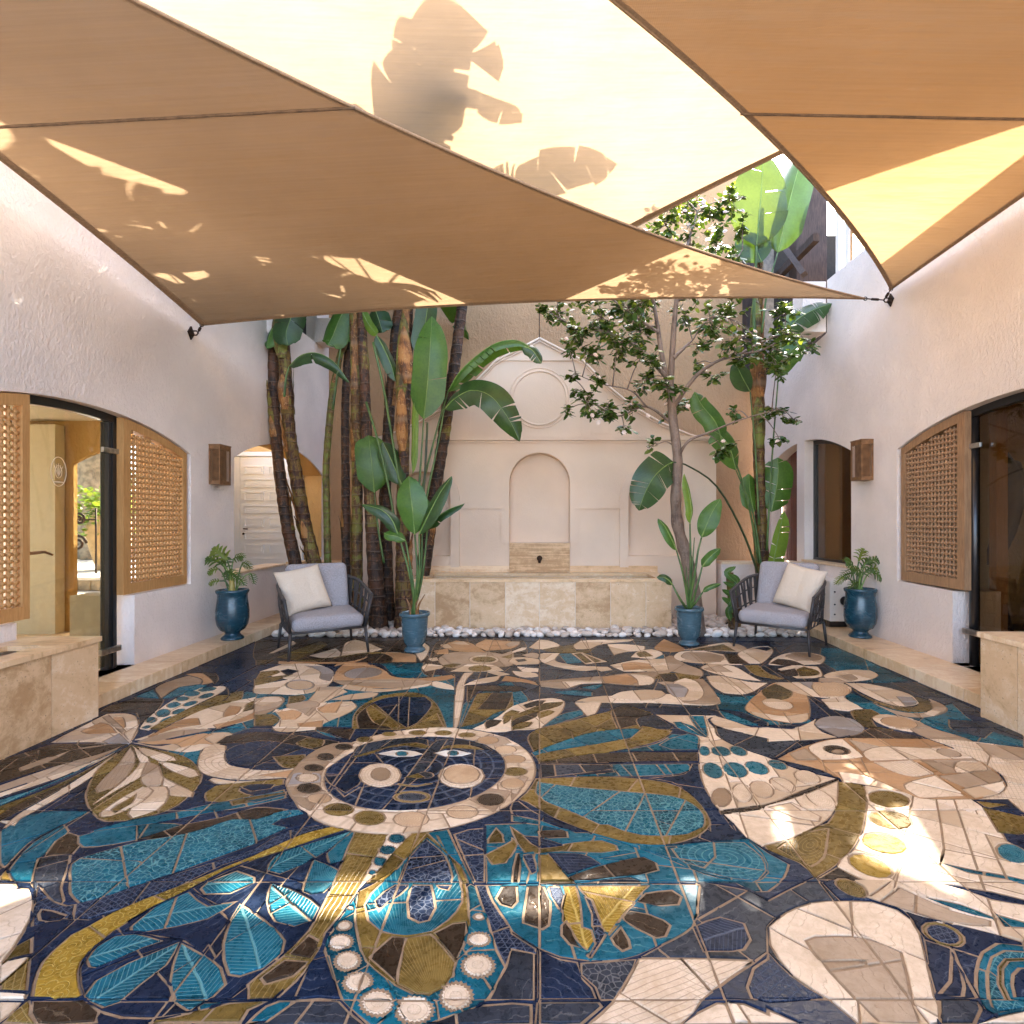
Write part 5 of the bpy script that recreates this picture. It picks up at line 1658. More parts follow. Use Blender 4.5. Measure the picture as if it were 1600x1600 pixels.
    # plain slabs that go on behind the camera
    for i, x in enumerate(gx[:-1]):
        for k in range(1, 8):
            y1 = 1.533 - 0.4995 * k + (0 if k > 1 else 0); y0 = y1 - 0.4995
            y1 = min(y1, Y0) if k == 1 else y1
            if k == 1: y0 = 1.533 - 0.4995 * 1; 
            ya, yb = (1.0335, Y0) if k == 1 else (1.533 - 0.4995*k, 1.533 - 0.4995*(k-1))
            a, b = x + .004, x + .496; ya += .004; yb -= .004
            vv = [(a,ya,-.01),(b,ya,-.01),(b,yb,-.01),(a,yb,-.01),(a,ya,.0065),(b,ya,.0065),(b,yb,.0065),(a,yb,.0065)]
            ff = [(0,1,5,4),(1,2,6,5),(2,3,7,6),(3,0,4,7),(4,5,6,7)]
            uv = np.array([(q[0]-x, q[1]-ya) for q in vv])
            meshes.append((0, vv, ff, uv, uv*2, glaze('NTCOND'[(i*5+k*3) % 6], '.fth.s'[(i*3+k) % 6])))
    meshes.sort(key=lambda m: -m[0])
    def mk(name, parts):
        me = bpy.data.meshes.new(name)
        vv, ff, u1, u2, mi, mats = [], [], [], [], [], []
        for (_, v, f, a, b, m) in parts:
            o = len(vv); vv.extend(v); u1.append(a); u2.append(b)
            if m not in mats: mats.append(m)
            k = mats.index(m)
            for q in f: ff.append([i + o for i in q]); mi.append(k)
        me.from_pydata(vv, [], ff)
        for m in mats: me.materials.append(m)
        me.polygons.foreach_set('material_index', mi)
        idx = np.zeros(len(me.loops), dtype=np.int32); me.loops.foreach_get('vertex_index', idx)
        for nm, uu in (('loc', u1), ('nrm', u2)):
            l = me.uv_layers.new(name=nm)
            l.data.foreach_set('uv', np.concatenate(uu)[idx].astype(np.float32).ravel())
        me.update()
        o = bpy.data.objects.new(name, me); o.location = (0, -3, 0)
        return link(o, floor)
    for m in meshes[:300]: mk('tile', [m])
    tag(mk('small_tiles', meshes[300:]), kind='stuff')
    print('mosaic pieces', len(meshes), 'triangles', sum(len(m[2]) for m in meshes))
build_floor()
# ---------------------------------------------------------------- shade sails
def sailmat(name, d, t):
    g = NG(name); p = g.obj()
    uvn = g.n('ShaderNodeUVMap', uv_map='loc')
    sx = g.n('ShaderNodeSeparateXYZ'); g.set(sx, 0, uvn)
    weave = g.math('ADD', g.math('PINGPONG', g.math('MULTIPLY', sx.outputs[1], 130.0), 0.5), g.math('MULTIPLY', g.math('PINGPONG', g.math('MULTIPLY', sx.outputs[0], 100.0), 0.5), 0.6))
    band = g.noise(g.scale(uvn, (0.8, 60.0, 1.0)), 1.0, 4, 0.6)
    nz = g.noise(p, 1.6, 3)
    f = g.math('ADD', g.math('MULTIPLY', band, 0.45), g.math('MULTIPLY', nz, 0.55))
    col = g.mix(g.ramp(f, 0.3, 0.7), *d)
    colt = g.mix(g.ramp(f, 0.3, 0.7), *t)
    nr = g.bump(weave, 0.35, 0.003, g.bump(g.math('ADD', g.noise(g.scale(uvn, (1.2, 5.0, 1.0)), 1.0, 3), g.math('MULTIPLY', g.noise(p, 7.0, 2), .25)), 0.55, 0.05))
    df = g.n('ShaderNodeBsdfDiffuse'); g.set(df, 0, col); g.set(df, 'Normal', nr)
    tl = g.n('ShaderNodeBsdfTranslucent'); g.set(tl, 0, colt); g.set(tl, 'Normal', nr)
    mx = g.n('ShaderNodeMixShader'); g.set(mx, 0, 0.50); g.set(mx, 1, df); g.set(mx, 2, tl)
    return g.done(mx.outputs[0])
M_SAIL = sailmat('sail_fabric', ((0.215, 0.145, 0.075), (0.245, 0.167, 0.088)), ((0.255, 0.172, 0.096), (0.292, 0.2, 0.115)))
M_SAILC = sailmat('amber_sail_fabric', ((0.255, 0.150, 0.062), (0.29, 0.172, 0.074)), ((0.35, 0.215, 0.098), (0.40, 0.25, 0.118)))
M_HEM = simple('sail_hem', (0.30, 0.195, 0.11), 0.9, var=0.15, nscale=60, bump=0.3, bscale=300, bdist=.002)
M_SEAM = simple('sail_seam', (0.15, 0.095, 0.055), 0.9)
def sail(lab, A, B, C, sab, sbc, sca, seams=(), hem=.022, lift=0.0, N=40, mat=None):
    A, B, C = Vector(A), Vector(B), Vector(C)
    def inw(P, Q, O):
        e = (Q-P).normalized(); n = (O-P); n -= e*n.dot(e); return n.normalized()
    nab, nbc, nca = inw(A, B, C), inw(B, C, A), inw(C, A, B)
    nrm = (B-A).cross(C-A).normalized()
    if nrm.z < 0: nrm = -nrm
    def P(u, v, w):
        return A*u + B*v + C*w + nab*(4*u*v*sab*(1-w)) + nbc*(4*v*w*sbc*(1-u)) + nca*(4*w*u*sca*(1-v)) - nrm*(lift*27*u*v*w)
    mb = MB(); idx = {}; uv = []
    for i in range(N+1):
        for j in range(N+1-i):
            k = N-i-j; q = P(i/N, j/N, k/N); idx[(i, j)] = len(mb.v); mb.v.append(tuple(q)); uv.append((q.x, q.y))
    for i in range(N):
        for j in range(N-i):
            mb.f.append([idx[(i, j)], idx[(i+1, j)], idx[(i, j+1)]]); mb.mi.append(0); mb.sm.append(True)
            if i+j < N-1: mb.f.append([idx[(i+1, j)], idx[(i+1, j+1)], idx[(i, j+1)]]); mb.mi.append(0); mb.sm.append(True)
    mb.uv = uv
    t = empty('shade_sail', A, lab, 'shade sail', 'tan shade sails over the courtyard')
    def L(ob): ob.location = -A; return ob
    L(mb.build('fabric', mat or M_SAIL, t))
    for e in range(3):
        m = MB(); pts = []; inn = []
        for k in range(49):
            s = k/48
            tri = [(1-s, s, 0), (0, 1-s, s), (s, 0, 1-s)][e]
            q = P(*tri); pts.append(q)
        m.tube(pts, hem*.42, 6)
        # folded hem: a narrow doubled strip just under the cloth
        vs = []
        for k in range(49):
            s = k/48; s = .004 + s*.992; h = hem*2.6/ (B-A).length
            tri = [(1-s, s, 0), (0, 1-s, s), (s, 0, 1-s)][e]; nt = [(0, 0, 1), (1, 0, 0), (0, 1, 0)][e]
            q0 = P(*tri); q1 = P(*[a*(1-h) + b*h for a, b in zip(tri, nt)])
            vs += [q0 - Vector((0, 0, .004)), q1 - Vector((0, 0, .004))]
        m.add(vs, [(2*k, 2*k+1, 2*k+3, 2*k+2) for k in range(48)])
        L(m.build('hem', M_HEM, t))
    for ys in seams:
        # a sewn joint across the cloth at a given distance
        pts = []
        for sgn, (Q0, Q1) in enumerate(((A, B), (A, C))): pass
        m = MB(); row = []
        for i in range(0, 121):
            row_i = None
            for j in range(0, 121 - i):
                q = P(i/120, j/120, (120-i-j)/120)
                if abs(q.y - ys) < .03: row.append(q)
        row.sort(key=lambda q: q.x)
        bins = {}
        for q in row: bins.setdefault(round(q.x/.08), []).append(q)
        line = []
        for k in sorted(bins):
            b = bins[k]; m_ = sum(b, Vector())/len(b); line.append(Vector((m_.x, ys, m_.z - .006)))
        if len(line) > 2:
            m.tube(line, .008, 5); L(m.build('seam', M_SEAM, t))
    return P
PA = sail('left tan shade sail reaching from the left wall to the right bracket', (-3.21, 5.40, 3.150), (3.21, 5.60, 3.478), (-3.2, 1.10, 3.60), .20, .36, .10, seams=(3.05,))
def quad_sail(lab, Q, sags, N=36, hem=.022, drop=.0):
    """four cornered sail: Q corners in order, sags = inward pull of the edges 01,12,23,30"""
    Q = [Vector(q) for q in Q]; cen = sum(Q, Vector())/4
    def edge(i, s):
        a, b = Q[i], Q[(i+1) % 4]; e = (b-a).normalized(); n = cen-a; n -= e*n.dot(e); n.normalize()
        return a.lerp(b, s) + n*(4*s*(1-s)*sags[i])
    def P(u, v):       # Coons patch
        c0, c1, d0, d1 = edge(0, u), edge(2, 1-u), edge(3, 1-v), edge(1, v)
        bl = Q[0]*(1-u)*(1-v) + Q[1]*u*(1-v) + Q[2]*u*v + Q[3]*(1-u)*v
        return c0*(1-v) + c1*v + d0*(1-u) + d1*u - bl - Vector((0, 0, drop*16*u*v*(1-u)*(1-v)))
    mb = MB(); mb.uv = []
    for j in range(N+1):
        for i in range(N+1):
            q = P(i/N, j/N); mb.v.append(tuple(q)); mb.uv.append((q.x, q.y))
    for j in range(N):
        for i in range(N):
            o = j*(N+1)+i; mb.f.append([o, o+1, o+N+2, o+N+1]); mb.mi.append(0); mb.sm.append(True)
    A = Q[0]; t = empty('shade_sail', A, lab, 'shade sail', 'tan shade sails over the courtyard')
    mb.build('fabric', M_SAIL, t).location = -A
    for i in range(4):
        m = MB(); pts = [edge(i, k/48) for k in range(49)]; m.tube(pts, hem*.42, 6)
        vs = []
        for k in range(49):
            s_ = .004+.992*k/48; h = .012
            q0 = edge(i, s_); f = [(s_, 0), (1, s_), (1-s_, 1), (0, 1-s_)][i]; g_ = [(s_, h), (1-h, s_), (1-s_, 1-h), (h, 1-s_)][i]
            vs += [P(*f)-Vector((0, 0, .004)), P(*g_)-Vector((0, 0, .004))]
        m.add(vs, [(2*k, 2*k+1, 2*k+3, 2*k+2) for k in range(48)]); m.build('hem', M_HEM, t).location = -A
    return P
PB = quad_sail('upper sunlit shade sail crossed by leaf shadows, partly behind the other two sails', [(.0, 6.56, 4.08), (4.0, 4.2, 5.0), (4.1, 1.4, 5.3), (-5.6, 2.6, 5.6)], [.10, .1, .2, .34])
PC = sail('right orange shade sail running along the right house wall', (3.40, 5.50, 3.53), (-2.2, .90, 3.70), (3.30, -.80, 3.62), .34, .2, .02, seams=(3.22,), mat=M_SAILC)
def bracket(loc, n, ends, lab):
    t = empty('wall_bracket', loc, lab, 'bracket', 'steel sail brackets on the house walls')
    n = Vector(n)
    m = MB(); s = .05
    ax = Vector((0, 1, 0)); ay = Vector((0, 0, 1))
    m.prism([(-s, 0), (0, -s*1.3), (s, 0), (0, s*1.3)], n, .012, 0, (0, 0, 0), ax, ay)
    fixn(m.build('plate', M_BRONZED, t))
    m = MB(); m.tube([n*.01 + Vector((0, .0, .02)), n*.06 + Vector((0, 0, .02)), n*.075, n*.06 - Vector((0, 0, .02)), n*.01 - Vector((0, 0, .02))], .007, 8); m.build('eye', M_BRONZED, t)
    for e in ends:
        e = Vector(e) - Vector(loc); a = n*.07
        d = e - a
        m = MB(); m.tube([a, a+d*.25], .006, 6); m.tube([a+d*.25, a+d*.3, a+d*.65, a+d*.7], [.006, .013, .013, .006], 8); m.tube([a+d*.7, e], .006, 6)
        q = [e + Vector((.018*math.cos(k*math.pi/6), .0, .018*math.sin(k*math.pi/6))) for k in range(13)]; m.tube(q, .004, 5, cap=False)
        m.build('turnbuckle', M_BRONZED, t)
bracket((-3.348, 5.45, 3.09), (1, 0, 0), [PA(1, 0, 0)], 'steel bracket holding the sail on the left wall')
bracket((3.458, 5.59, 3.46), (-1, 0, 0), [PA(0, 1, 0), PC(1, 0, 0)], 'steel bracket holding two sail corners on the right wall')

# ---------------------------------------------------------------- wall lanterns
def lantern(x, s, y0, y1, z0, z1, d, lab):
    t = empty('wall_lantern', (x, (y0+y1)/2, z0), lab, 'lantern', 'pierced bronze wall lanterns')
    xa, xb = x, x + s*d
    def L(ob): ob.location = -Vector(t.location); return ob
    r = .012; lo, hi = min(xa, xb), max(xa, xb)
    m = MB()
    for px_ in (lo, hi-r):
        for py_ in (y0, y1-r): m.box((px_, py_, z0), (px_+r, py_+r, z1))
    m.box((lo+r, y0, z1-.04), (hi-r, y0+r*.8, z1)); m.box((lo+r, y1-r*.8, z1-.04), (hi-r, y1, z1)); m.box((lo+r, y0, z0), (hi-r, y0+r*.8, z0+.03)); m.box((lo+r, y1-r*.8, z0), (hi-r, y1, z0+.03))
    fx = hi - r*.8 if s > 0 else lo
    m.box((fx, y0+r, z1-.04), (fx+r*.8, y1-r, z1)); m.box((fx, y0+r, z0), (fx+r*.8, y1-r, z0+.03))
    L(m.build('frame', M_BRONZE, t))
    m = MB(); m.box((lo-.004, y0-.004, z1+.001), (hi+.004, y1+.004, z1+.012)); L(m.build('cap', M_BRONZE, t)); m = MB(); m.box((lo, y0, z0-.008), (hi, y1, z0-.001)); L(m.build('base_plate', M_BRONZE, t))
    # pierced sheets: interlaced star grid
    def sheet(axis):
        m = MB(); n = 7; rows = int((z1-z0-.07)/(.022))
        for k in range(rows+1):
            z = z0+.03+k*(z1-z0-.07)/rows
            for j in range(n):
                for sg in (-1, 1):
                    f0, f1 = j/n, (j+1)/n
                    za, zb = (z, z+.022) if sg > 0 else (z+.022, z)
                    if max(za, zb) > z1-.035: continue
                    if axis == 'x': a = (lo+r+(hi-lo-2*r)*f0, y0+.004, za); b = (lo+r+(hi-lo-2*r)*f1, y0+.004, zb)
                    else: a = (fx+.004, y0+r+(y1-y0-2*r)*f0, za); b = (fx+.004, y0+r+(y1-y0-2*r)*f1, zb)
                    m.tube([a, b], 0.0030, 4, smooth=False, cap=False)
        L(m.build('pierced_sheet', M_BRONZE, t))
    sheet('x'); sheet('y')
    m = MB(); m.box((lo+.03 if s < 0 else lo+.01, y0+.05, z0+.02), (hi-.01 if s < 0 else hi-.03, y1-.03, z1-.03)); L(m.build('painted_dark_core', M_BRONZED, t))  # solid dark block paints the shade behind the pierced sheets
lantern(LX, 1, 5.754, 5.957, 1.666, 2.055, .115, 'pierced bronze wall lantern on the left wall beside the white door arch')
lantern(RX, -1, 5.886, 6.09, 1.72, 2.125, .126, 'pierced bronze wall lantern on the right wall beside the tall window')

# ---------------------------------------------------------------- outdoor unit on the right ledge
t = empty('air_conditioner', (3.37, 6.55, .1), 'cream outdoor air conditioner unit behind the right armchair', 'air conditioner')
def L(ob): ob.location = -Vector(t.location); return ob
m = MB(); m.box((3.22, 6.30, .17), (3.455, 6.95, .62), bev=.012); L(m.build('housing', M_CREAM, t))
m = MB(); m.box((3.24, 6.36, .1), (3.44, 6.42, .169)); m.box((3.24, 6.82, .1), (3.44, 6.88, .169)); L(m.build('foot', M_BLACK, t))
m = MB()
for z in (.25, .36, .50): m.tube([(3.27, 6.302, z), (3.27, 6.290, z)], .009, 8)
m.tube([(3.38, 6.302, .4), (3.38, 6.285, .4)], .05, 16); L(m.build('screw', M_BLACK, t))

# ---------------------------------------------------------------- woven armchairs with cushions
g = NG('grey_upholstery'); p = g.obj()
n1 = g.noise(p, 240, 3, .7); n2 = g.noise(p, 9, 3)
M_GREY = g.done(g.pbr(g.mix(g.ramp(n1, .35, .65), (0.20, 0.185, 0.185), (0.47, 0.445, 0.45)), 0.95, g.bump(g.math('ADD', n1, g.math('MULTIPLY', n2, 1.2)), .5, .003), spec=.15))
g = NG('cream_linen'); p = g.obj()
n1 = g.noise(p, 260, 3, .7); n2 = g.noise(g.scale(p, (3, 3, 1.2)), 5, 4, .6, 1.0)
M_LINEN = g.done(g.pbr(g.mix(g.ramp(n1, .35, .65), (0.60, 0.50, 0.38), (0.72, 0.62, 0.49)), 0.95, g.bump(g.math('ADD', g.math('MULTIPLY', n1, .3), g.math('MULTIPLY', n2, 1.6)), .55, .012), spec=.15))
M_CHAIR = simple('charcoal_metal', (0.035, 0.030, 0.028), 0.5, var=.15)
M_STRAP = simple('charcoal_strap', (0.060, 0.050, 0.045), 0.8, var=.25, nscale=60, bump=.4, bscale=220)
def cushion(name, sx, sy, sz, mat, parent, puff=.25, bev=.06, seg=4):
    bm = bmesh.new(); bmesh.ops.create_cube(bm, size=1)
    for v in bm.verts: v.co = Vector((v.co.x*sx, v.co.y*sy, v.co.z*sz))
    bmesh.ops.bevel(bm, geom=bm.edges[:], offset=min(bev, sz*.42), segments=seg, affect='EDGES', profile=.5)
    bmesh.ops.subdivide_edges(bm, edges=[e for e in bm.edges if e.calc_length() > .15], cuts=8, use_grid_fill=True)
    for v in bm.verts:
        fx = 1-(2*v.co.x/sx)**2; fy = 1-(2*v.co.y/sy)**2
        v.co.z *= 1 + puff*max(0, fx)*max(0, fy)
        k = noise.noise(v.co*7)*.006; v.co.z += k
    m = MB(); m.bm(bm, 0, True); bm.free()
    return m.build(name, mat, parent)
def armchair(loc, rz, lab, mirror):
    t = empty('armchair', loc, lab, 'armchair', 'woven charcoal armchairs', rz)
    W2, D = .34, .30       # half width, half depth at the rail;  front is -y
    zr = .245
    fl_, fr_ = (-W2, -D), (W2, -D); bl_, br_ = (-W2+.0, D), (W2, D)
    m = MB()
    m.tube([(*fl_, zr), (*fr_, zr), (*br_, zr), (*bl_, zr), (*fl_, zr)], .013, 8); m.build('seat_rail', M_CHAIR, t)
    for (x, y) in (fl_, fr_, bl_, br_):
        m = MB(); sx_ = 1 if x > 0 else -1; sy_ = 1 if y > 0 else -1
        m.tube([(x, y, zr), (x+sx_*.01, y+sy_*.015, zr*.5), (x+sx_*.02, y+sy_*.035, 0)], [.016, .0145, .012], 10); m.build('leg', M_CHAIR, t)
    # front arm uprights leaning outwards and the top rail that sweeps round the back
    top = [(-W2-.055, -D-.03, .555), (-W2-.065, -.10, .60), (-W2-.05, .16, .665), (-W2+.05, .36, .70), (0, .42, .71), (W2-.05, .36, .70), (W2+.05, .16, .665), (W2+.065, -.10, .60), (W2+.055, -D-.03, .555)]
    m = MB()
    fine = []
    for a, b in zip(top, top[1:]):
        for k in range(5): fine.append(Vector(a).lerp(Vector(b), k/5))
    fine.append(Vector(top[-1]))
    for _ in range(2): fine = [fine[0]] + [(fine[i-1]+fine[i]*2+fine[i+1])/4 for i in range(1, len(fine)-1)] + [fine[-1]]
    m.tube(fine, .0165, 10); m.build('arm_rail', M_STRAP, t)
    for s in (-1, 1):
        m = MB(); m.tube([(s*W2, -D, zr), (s*(W2+.055), -D-.03, .555)], .014, 8); m.build('arm_post', M_CHAIR, t)
    low = []
    for q in fine:
        # seat rail point below
        x = max(-W2, min(W2, q.x*1.0)); y = max(-D, min(D, q.y)); low.append(Vector((x, y, zr)))
    n = 29
    for k in range(1, n):
        f = k/n*(len(fine)-1); i = int(f); r = f-i
        a = fine[i].lerp(fine[min(i+1, len(fine)-1)], r)
        f2 = min(len(fine)-1, max(0, f + (1.2 if k % 2 else -1.2))); i2 = int(f2)
        b = low[i2].lerp(low[min(i2+1, len(low)-1)], f2-i2)
        mid = (a+b)/2 + Vector((0, .01 if k % 2 else -.01, 0))
        out = Vector((a.x, a.y, 0)).normalized()
        m = MB()
        tdir = (fine[min(i+1, len(fine)-1)] - fine[max(i-1, 0)]).normalized()*.021
        p3 = [a, mid + out*(.012 if k % 2 else -.004), b]
        vs = []
        for q in p3: vs += [q - tdir, q + tdir, q + tdir + out*.006, q - tdir + out*.006]
        fs = []
        for j in range(2):
            o = j*4
            for e in range(4): fs.append((o+e, o+(e+1) % 4, o+4+(e+1) % 4, o+4+e))
        m.add(vs, fs); m.build('strap', M_STRAP, t)
    m = MB()      # two woven bands round the shell
    for h in (.36, .70):
        q = [lo.lerp(hi, h) + Vector((hi.x, hi.y, 0)).normalized()*.006 for lo, hi in zip(low, fine)]
        m.tube(q, .012, 6, flat=.5)
    m.build('woven_band', M_STRAP, t)
    c = cushion('seat_cushion', .655, .64, .135, M_GREY, t, .12); c.location = (0, -.015, zr+.085); c.rotation_euler = (R(3), 0, 0)
    c = cushion('back_cushion', .60, .50, .13, M_GREY, t, .15); c.location = (.0, .255, .595); c.rotation_euler = (R(72), 0, 0)
    return t
def rot2(x, y, a): return (x*math.cos(a)-y*math.sin(a), x*math.sin(a)+y*math.cos(a))
M_FLOORZ = .008
ach = [((-2.155, 5.645, M_FLOORZ), R(32), 'charcoal woven armchair with grey cushions on the left, before the banana trunks'),
       ((2.47, 5.83, M_FLOORZ), R(-39), 'charcoal woven armchair with grey cushions on the right, before the dark window')]
for i, (loc, rz, lab) in enumerate(ach):
    armchair(loc, rz, lab, i)
def pillow(loc, rot, lab):
    bm = bmesh.new(); n = 22; s = .23
    vs = []
    grid = {}
    for sd_ in (1, -1):
        for i in range(n+1):
            for j in range(n+1):
                u, v = -1+2*i/n, -1+2*j/n
                edge = max(abs(u), abs(v))
                if sd_ < 0 and (i in (0, n) or j in (0, n)): grid[(sd_, i, j)] = grid[(1, i, j)]; continue
                pin = 1 - .07*(1-u*u)*abs(v)**3 ; pin2 = 1 - .07*(1-v*v)*abs(u)**3
                h = .078*((1-u**4)*(1-v**4))**.55 * sd_
                h += noise.noise(Vector((u*2.3, v*2.3, sd_*3)))*.012*(1-edge)
                h += -.018*math.exp(-((u*.8+.1*v-.15)**2)*60)*(1-edge)*(1 if sd_ > 0 else 0)
                grid[(sd_, i, j)] = bm.verts.new((u*s*pin2, v*s*pin, h))
    for sd_ in (1, -1):
        for i in range(n):
            for j in range(n):
                q = [grid[(sd_, i, j)], grid[(sd_, i+1, j)], grid[(sd_, i+1, j+1)], grid[(sd_, i, j+1)]]
                if sd_ < 0: q = q[::-1]
                try: bm.faces.new(q)
                except ValueError: pass
    m = MB(); m.bm(bm, 0, True); bm.free()
    o = m.build('throw_pillow', M_LINEN, None, loc)
    o.rotation_euler = rot
    tag(o, lab, 'pillow', 'cream throw pillows on the armchairs')
def in_chair(i, x, y, z):
    (lx, ly, lz), a, _ = ach[i]; q = rot2(x, y, a); return (lx+q[0], ly+q[1], lz+z)
e = Euler((R(68), R(-13), 0), 'XYZ'); m3 = (Matrix.Rotation(ach[0][1]+R(14), 3, 'Z') @ Euler((R(66), 0, 0)).to_matrix() @ Matrix.Rotation(R(8), 3, 'Z')).to_euler()
pillow(in_chair(0, -.17, .045, .605), m3, 'cream throw pillow leaning in the left armchair')
m3 = (Matrix.Rotation(ach[1][1]-R(20), 3, 'Z') @ Euler((R(68), 0, 0)).to_matrix() @ Matrix.Rotation(R(-9), 3, 'Z')).to_euler()
pillow(in_chair(1, .17, .05, .605), m3, 'cream throw pillow leaning in the right armchair')

# ---------------------------------------------------------------- glazed pots and urns
def potglaze(name, a, b, hi, rim):
    g = NG(name); p = g.obj(); z = g.n('ShaderNodeSeparateXYZ'); g.set(z, 0, p)
    n1 = g.noise(p, 7, 5, .6, .8); n2 = g.noise(g.scale(p, (1, 1, 4)), 18, 4, .6); n3 = g.noise(p, 120, 3)
    c = g.mix(g.ramp(g.math('ADD', g.math('MULTIPLY', n1, .6), g.math('MULTIPLY', n2, .4)), .32, .68), a, b)
    c = g.mix(g.math('MULTIPLY', g.ramp(n2, .58, .72), .5), c, hi)
    c = g.mix(g.math('MULTIPLY', g.ramp(n3, .62, .7), .35), c, rim)
    return g.done(g.pbr(c, g.ramp(n1, .3, .7, .10, .32), g.bump(g.math('ADD', n2, g.math('MULTIPLY', n3, .2)), .25, .006), spec=.6))
M_URN = potglaze('blue_glaze', (0.007, 0.034, 0.052), (0.018, 0.072, 0.098), (0.06, 0.13, 0.15), (0.10, 0.10, 0.09))
M_POT = potglaze('grey_blue_glaze', (0.035, 0.085, 0.11), (0.065, 0.13, 0.16), (0.13, 0.18, 0.20), (0.12, 0.09, 0.06))
M_SOIL = simple('potting_soil', (0.045, 0.028, 0.018), .95, var=.5, nscale=50, bump=.9, bscale=70, bdist=.02)
def urn(loc, lab, H=.50):
    t = empty('glazed_urn', loc, lab, 'urn', 'tall blue glazed urns on the ledges'); k = H/.50
    pr = [(0, 0), (.105, 0), (.108, .012), (.098, .026), (.078, .040), (.068, .058), (.078, .074), (.118, .10), (.143, .15), (.153, .21), (.153, .28), (.147, .34), (.140, .39), (.138, .42), (.139, .452), (.150, .468), (.155, .484), (.150, .497), (.138, .499), (.124, .490), (.120, .45), (.118, .42)]
    m = MB(); m.lathe([(r*k, z*k) for r, z in pr], 40); m.build('body', M_URN, t)
    m = MB(); m.lathe([(0, .455*k), (.06*k, .452*k), (.121*k, .445*k)][::-1], 24); m.build('soil', M_SOIL, t)
def pot(loc, lab, H, rr_):
    t = empty('planter_pot', loc, lab, 'pot', 'grey blue glazed pots before the fountain')
    pr = [(0, 0), (.68, 0), (.72, .03), (.66, .07), (.55, .10), (.52, .135), (.60, .17), (.74, .25), (.82, .45), (.86, .70), (.88, .86), (.90, .89), (1.0, .91), (1.02, .95), (.99, .99), (.90, .985), (.84, .95), (.82, .85)]
    m = MB(); m.lathe([(r*rr_, z*H) for r, z in pr], 40); m.build('body', M_POT, t)
    m = MB(); m.lathe([(.845*rr_, .90*H), (.4*rr_, .915*H), (0, .92*H)], 24); m.build('soil', M_SOIL, t)
URNL, URNR = (-3.095, 5.73, .1), (3.285, 5.82, .1)
POTL, POTR = (-1.23, 5.60, .008), (1.55, 5.89, .008)
urn(URNL, 'blue glazed urn on the left ledge below the left lantern'); urn(URNR, 'blue glazed urn on the right ledge beside the right armchair')
pot(POTL, 'grey blue pot with broad leaf plant between left armchair and fountain', .385, .148); pot(POTR, 'grey blue pot with slender leaf plant at the right end of the fountain', .39, .148)

# ---------------------------------------------------------------- pebbles round the fountain
bed = MB(); bed.box((-3.02, 6.257, -.06), (3.02, 7.5, .004)); tag(bed.build('planting_bed', M_SOIL), kind='structure')
g = NG('white_pebble'); p = g.obj(); rn = g.n('ShaderNodeObjectInfo').outputs['Random']
n1 = g.noise(p, 14, 5, .6, .6)
M_PEB = g.done(g.pbr(g.mix(g.ramp(g.math('ADD', n1, g.math('MULTIPLY', g.math('SUBTRACT', rn, .5), .45)), .3, .75), (0.46, 0.37, 0.29), (0.82, 0.77, 0.70)), .6, g.bump(n1, .35, .01), spec=.35))
pm = []
for k in range(7):
    bm = bmesh.new(); bmesh.ops.create_icosphere(bm, subdivisions=2, radius=1)
    for v in bm.verts:
        v.co *= 1 + .22*noise.noise(v.co*1.1 + Vector((k*9, 0, 0))) + .06*noise.noise(v.co*3 + Vector((k, 5, 0)))
    m = MB(); m.bm(bm, 0, True); bm.free(); pm.append(m.mesh('pebble', M_PEB))
spots = []
rp = random.Random(5)
def free(x, y, r):
    if -1.57 < x < 1.57 and y > BY - r*.4: return False
    if math.hypot(x-POTL[0], y-POTL[1]) < .16 or math.hypot(x-POTR[0], y-POTR[1]) < .16: return False
    return all((x-a)**2 + (y-b)**2 > (r+c)**2*.62 for a, b, c in spots)
for tr in range(9000):
    x = rp.uniform(-2.98, 2.98); y = 6.285 + rp.random()**1.6*1.15; r = rp.uniform(.032, .068)
    if free(x, y, r): spots.append((x, y, r))
spots.sort(key=lambda s: s[1])
small = MB()
for k, (x, y, r) in enumerate(spots):
    sc = (r*1.15, r*rp.uniform(.75, 1.0), r*rp.uniform(.5, .72)); rot = Euler((rp.uniform(-.3, .3), rp.uniform(-.3, .3), rp.uniform(0, 6.28)))
    z = .004 + sc[2]*.75
    me = pm[k % 7]
    if k < 300:
        o = bpy.data.objects.new('pebble', me); o.location = (x, y, z); o.rotation_euler = rot; o.scale = sc
        tag(o, 'rounded white pebble lying in the strip before the fountain', 'pebble', 'white pebbles along the fountain strip'); link(o)
    else:
        mt = Matrix.LocRotScale(Vector((x, y, z)), rot, Vector(sc))
        small.add([mt @ v.co for v in me.vertices], [list(q.vertices) for q in me.polygons], 0, True)
if small.v: tag(small.build('pebbles', M_PEB), 'white pebbles further back in the planting bed', 'pebbles', kind='stuff')

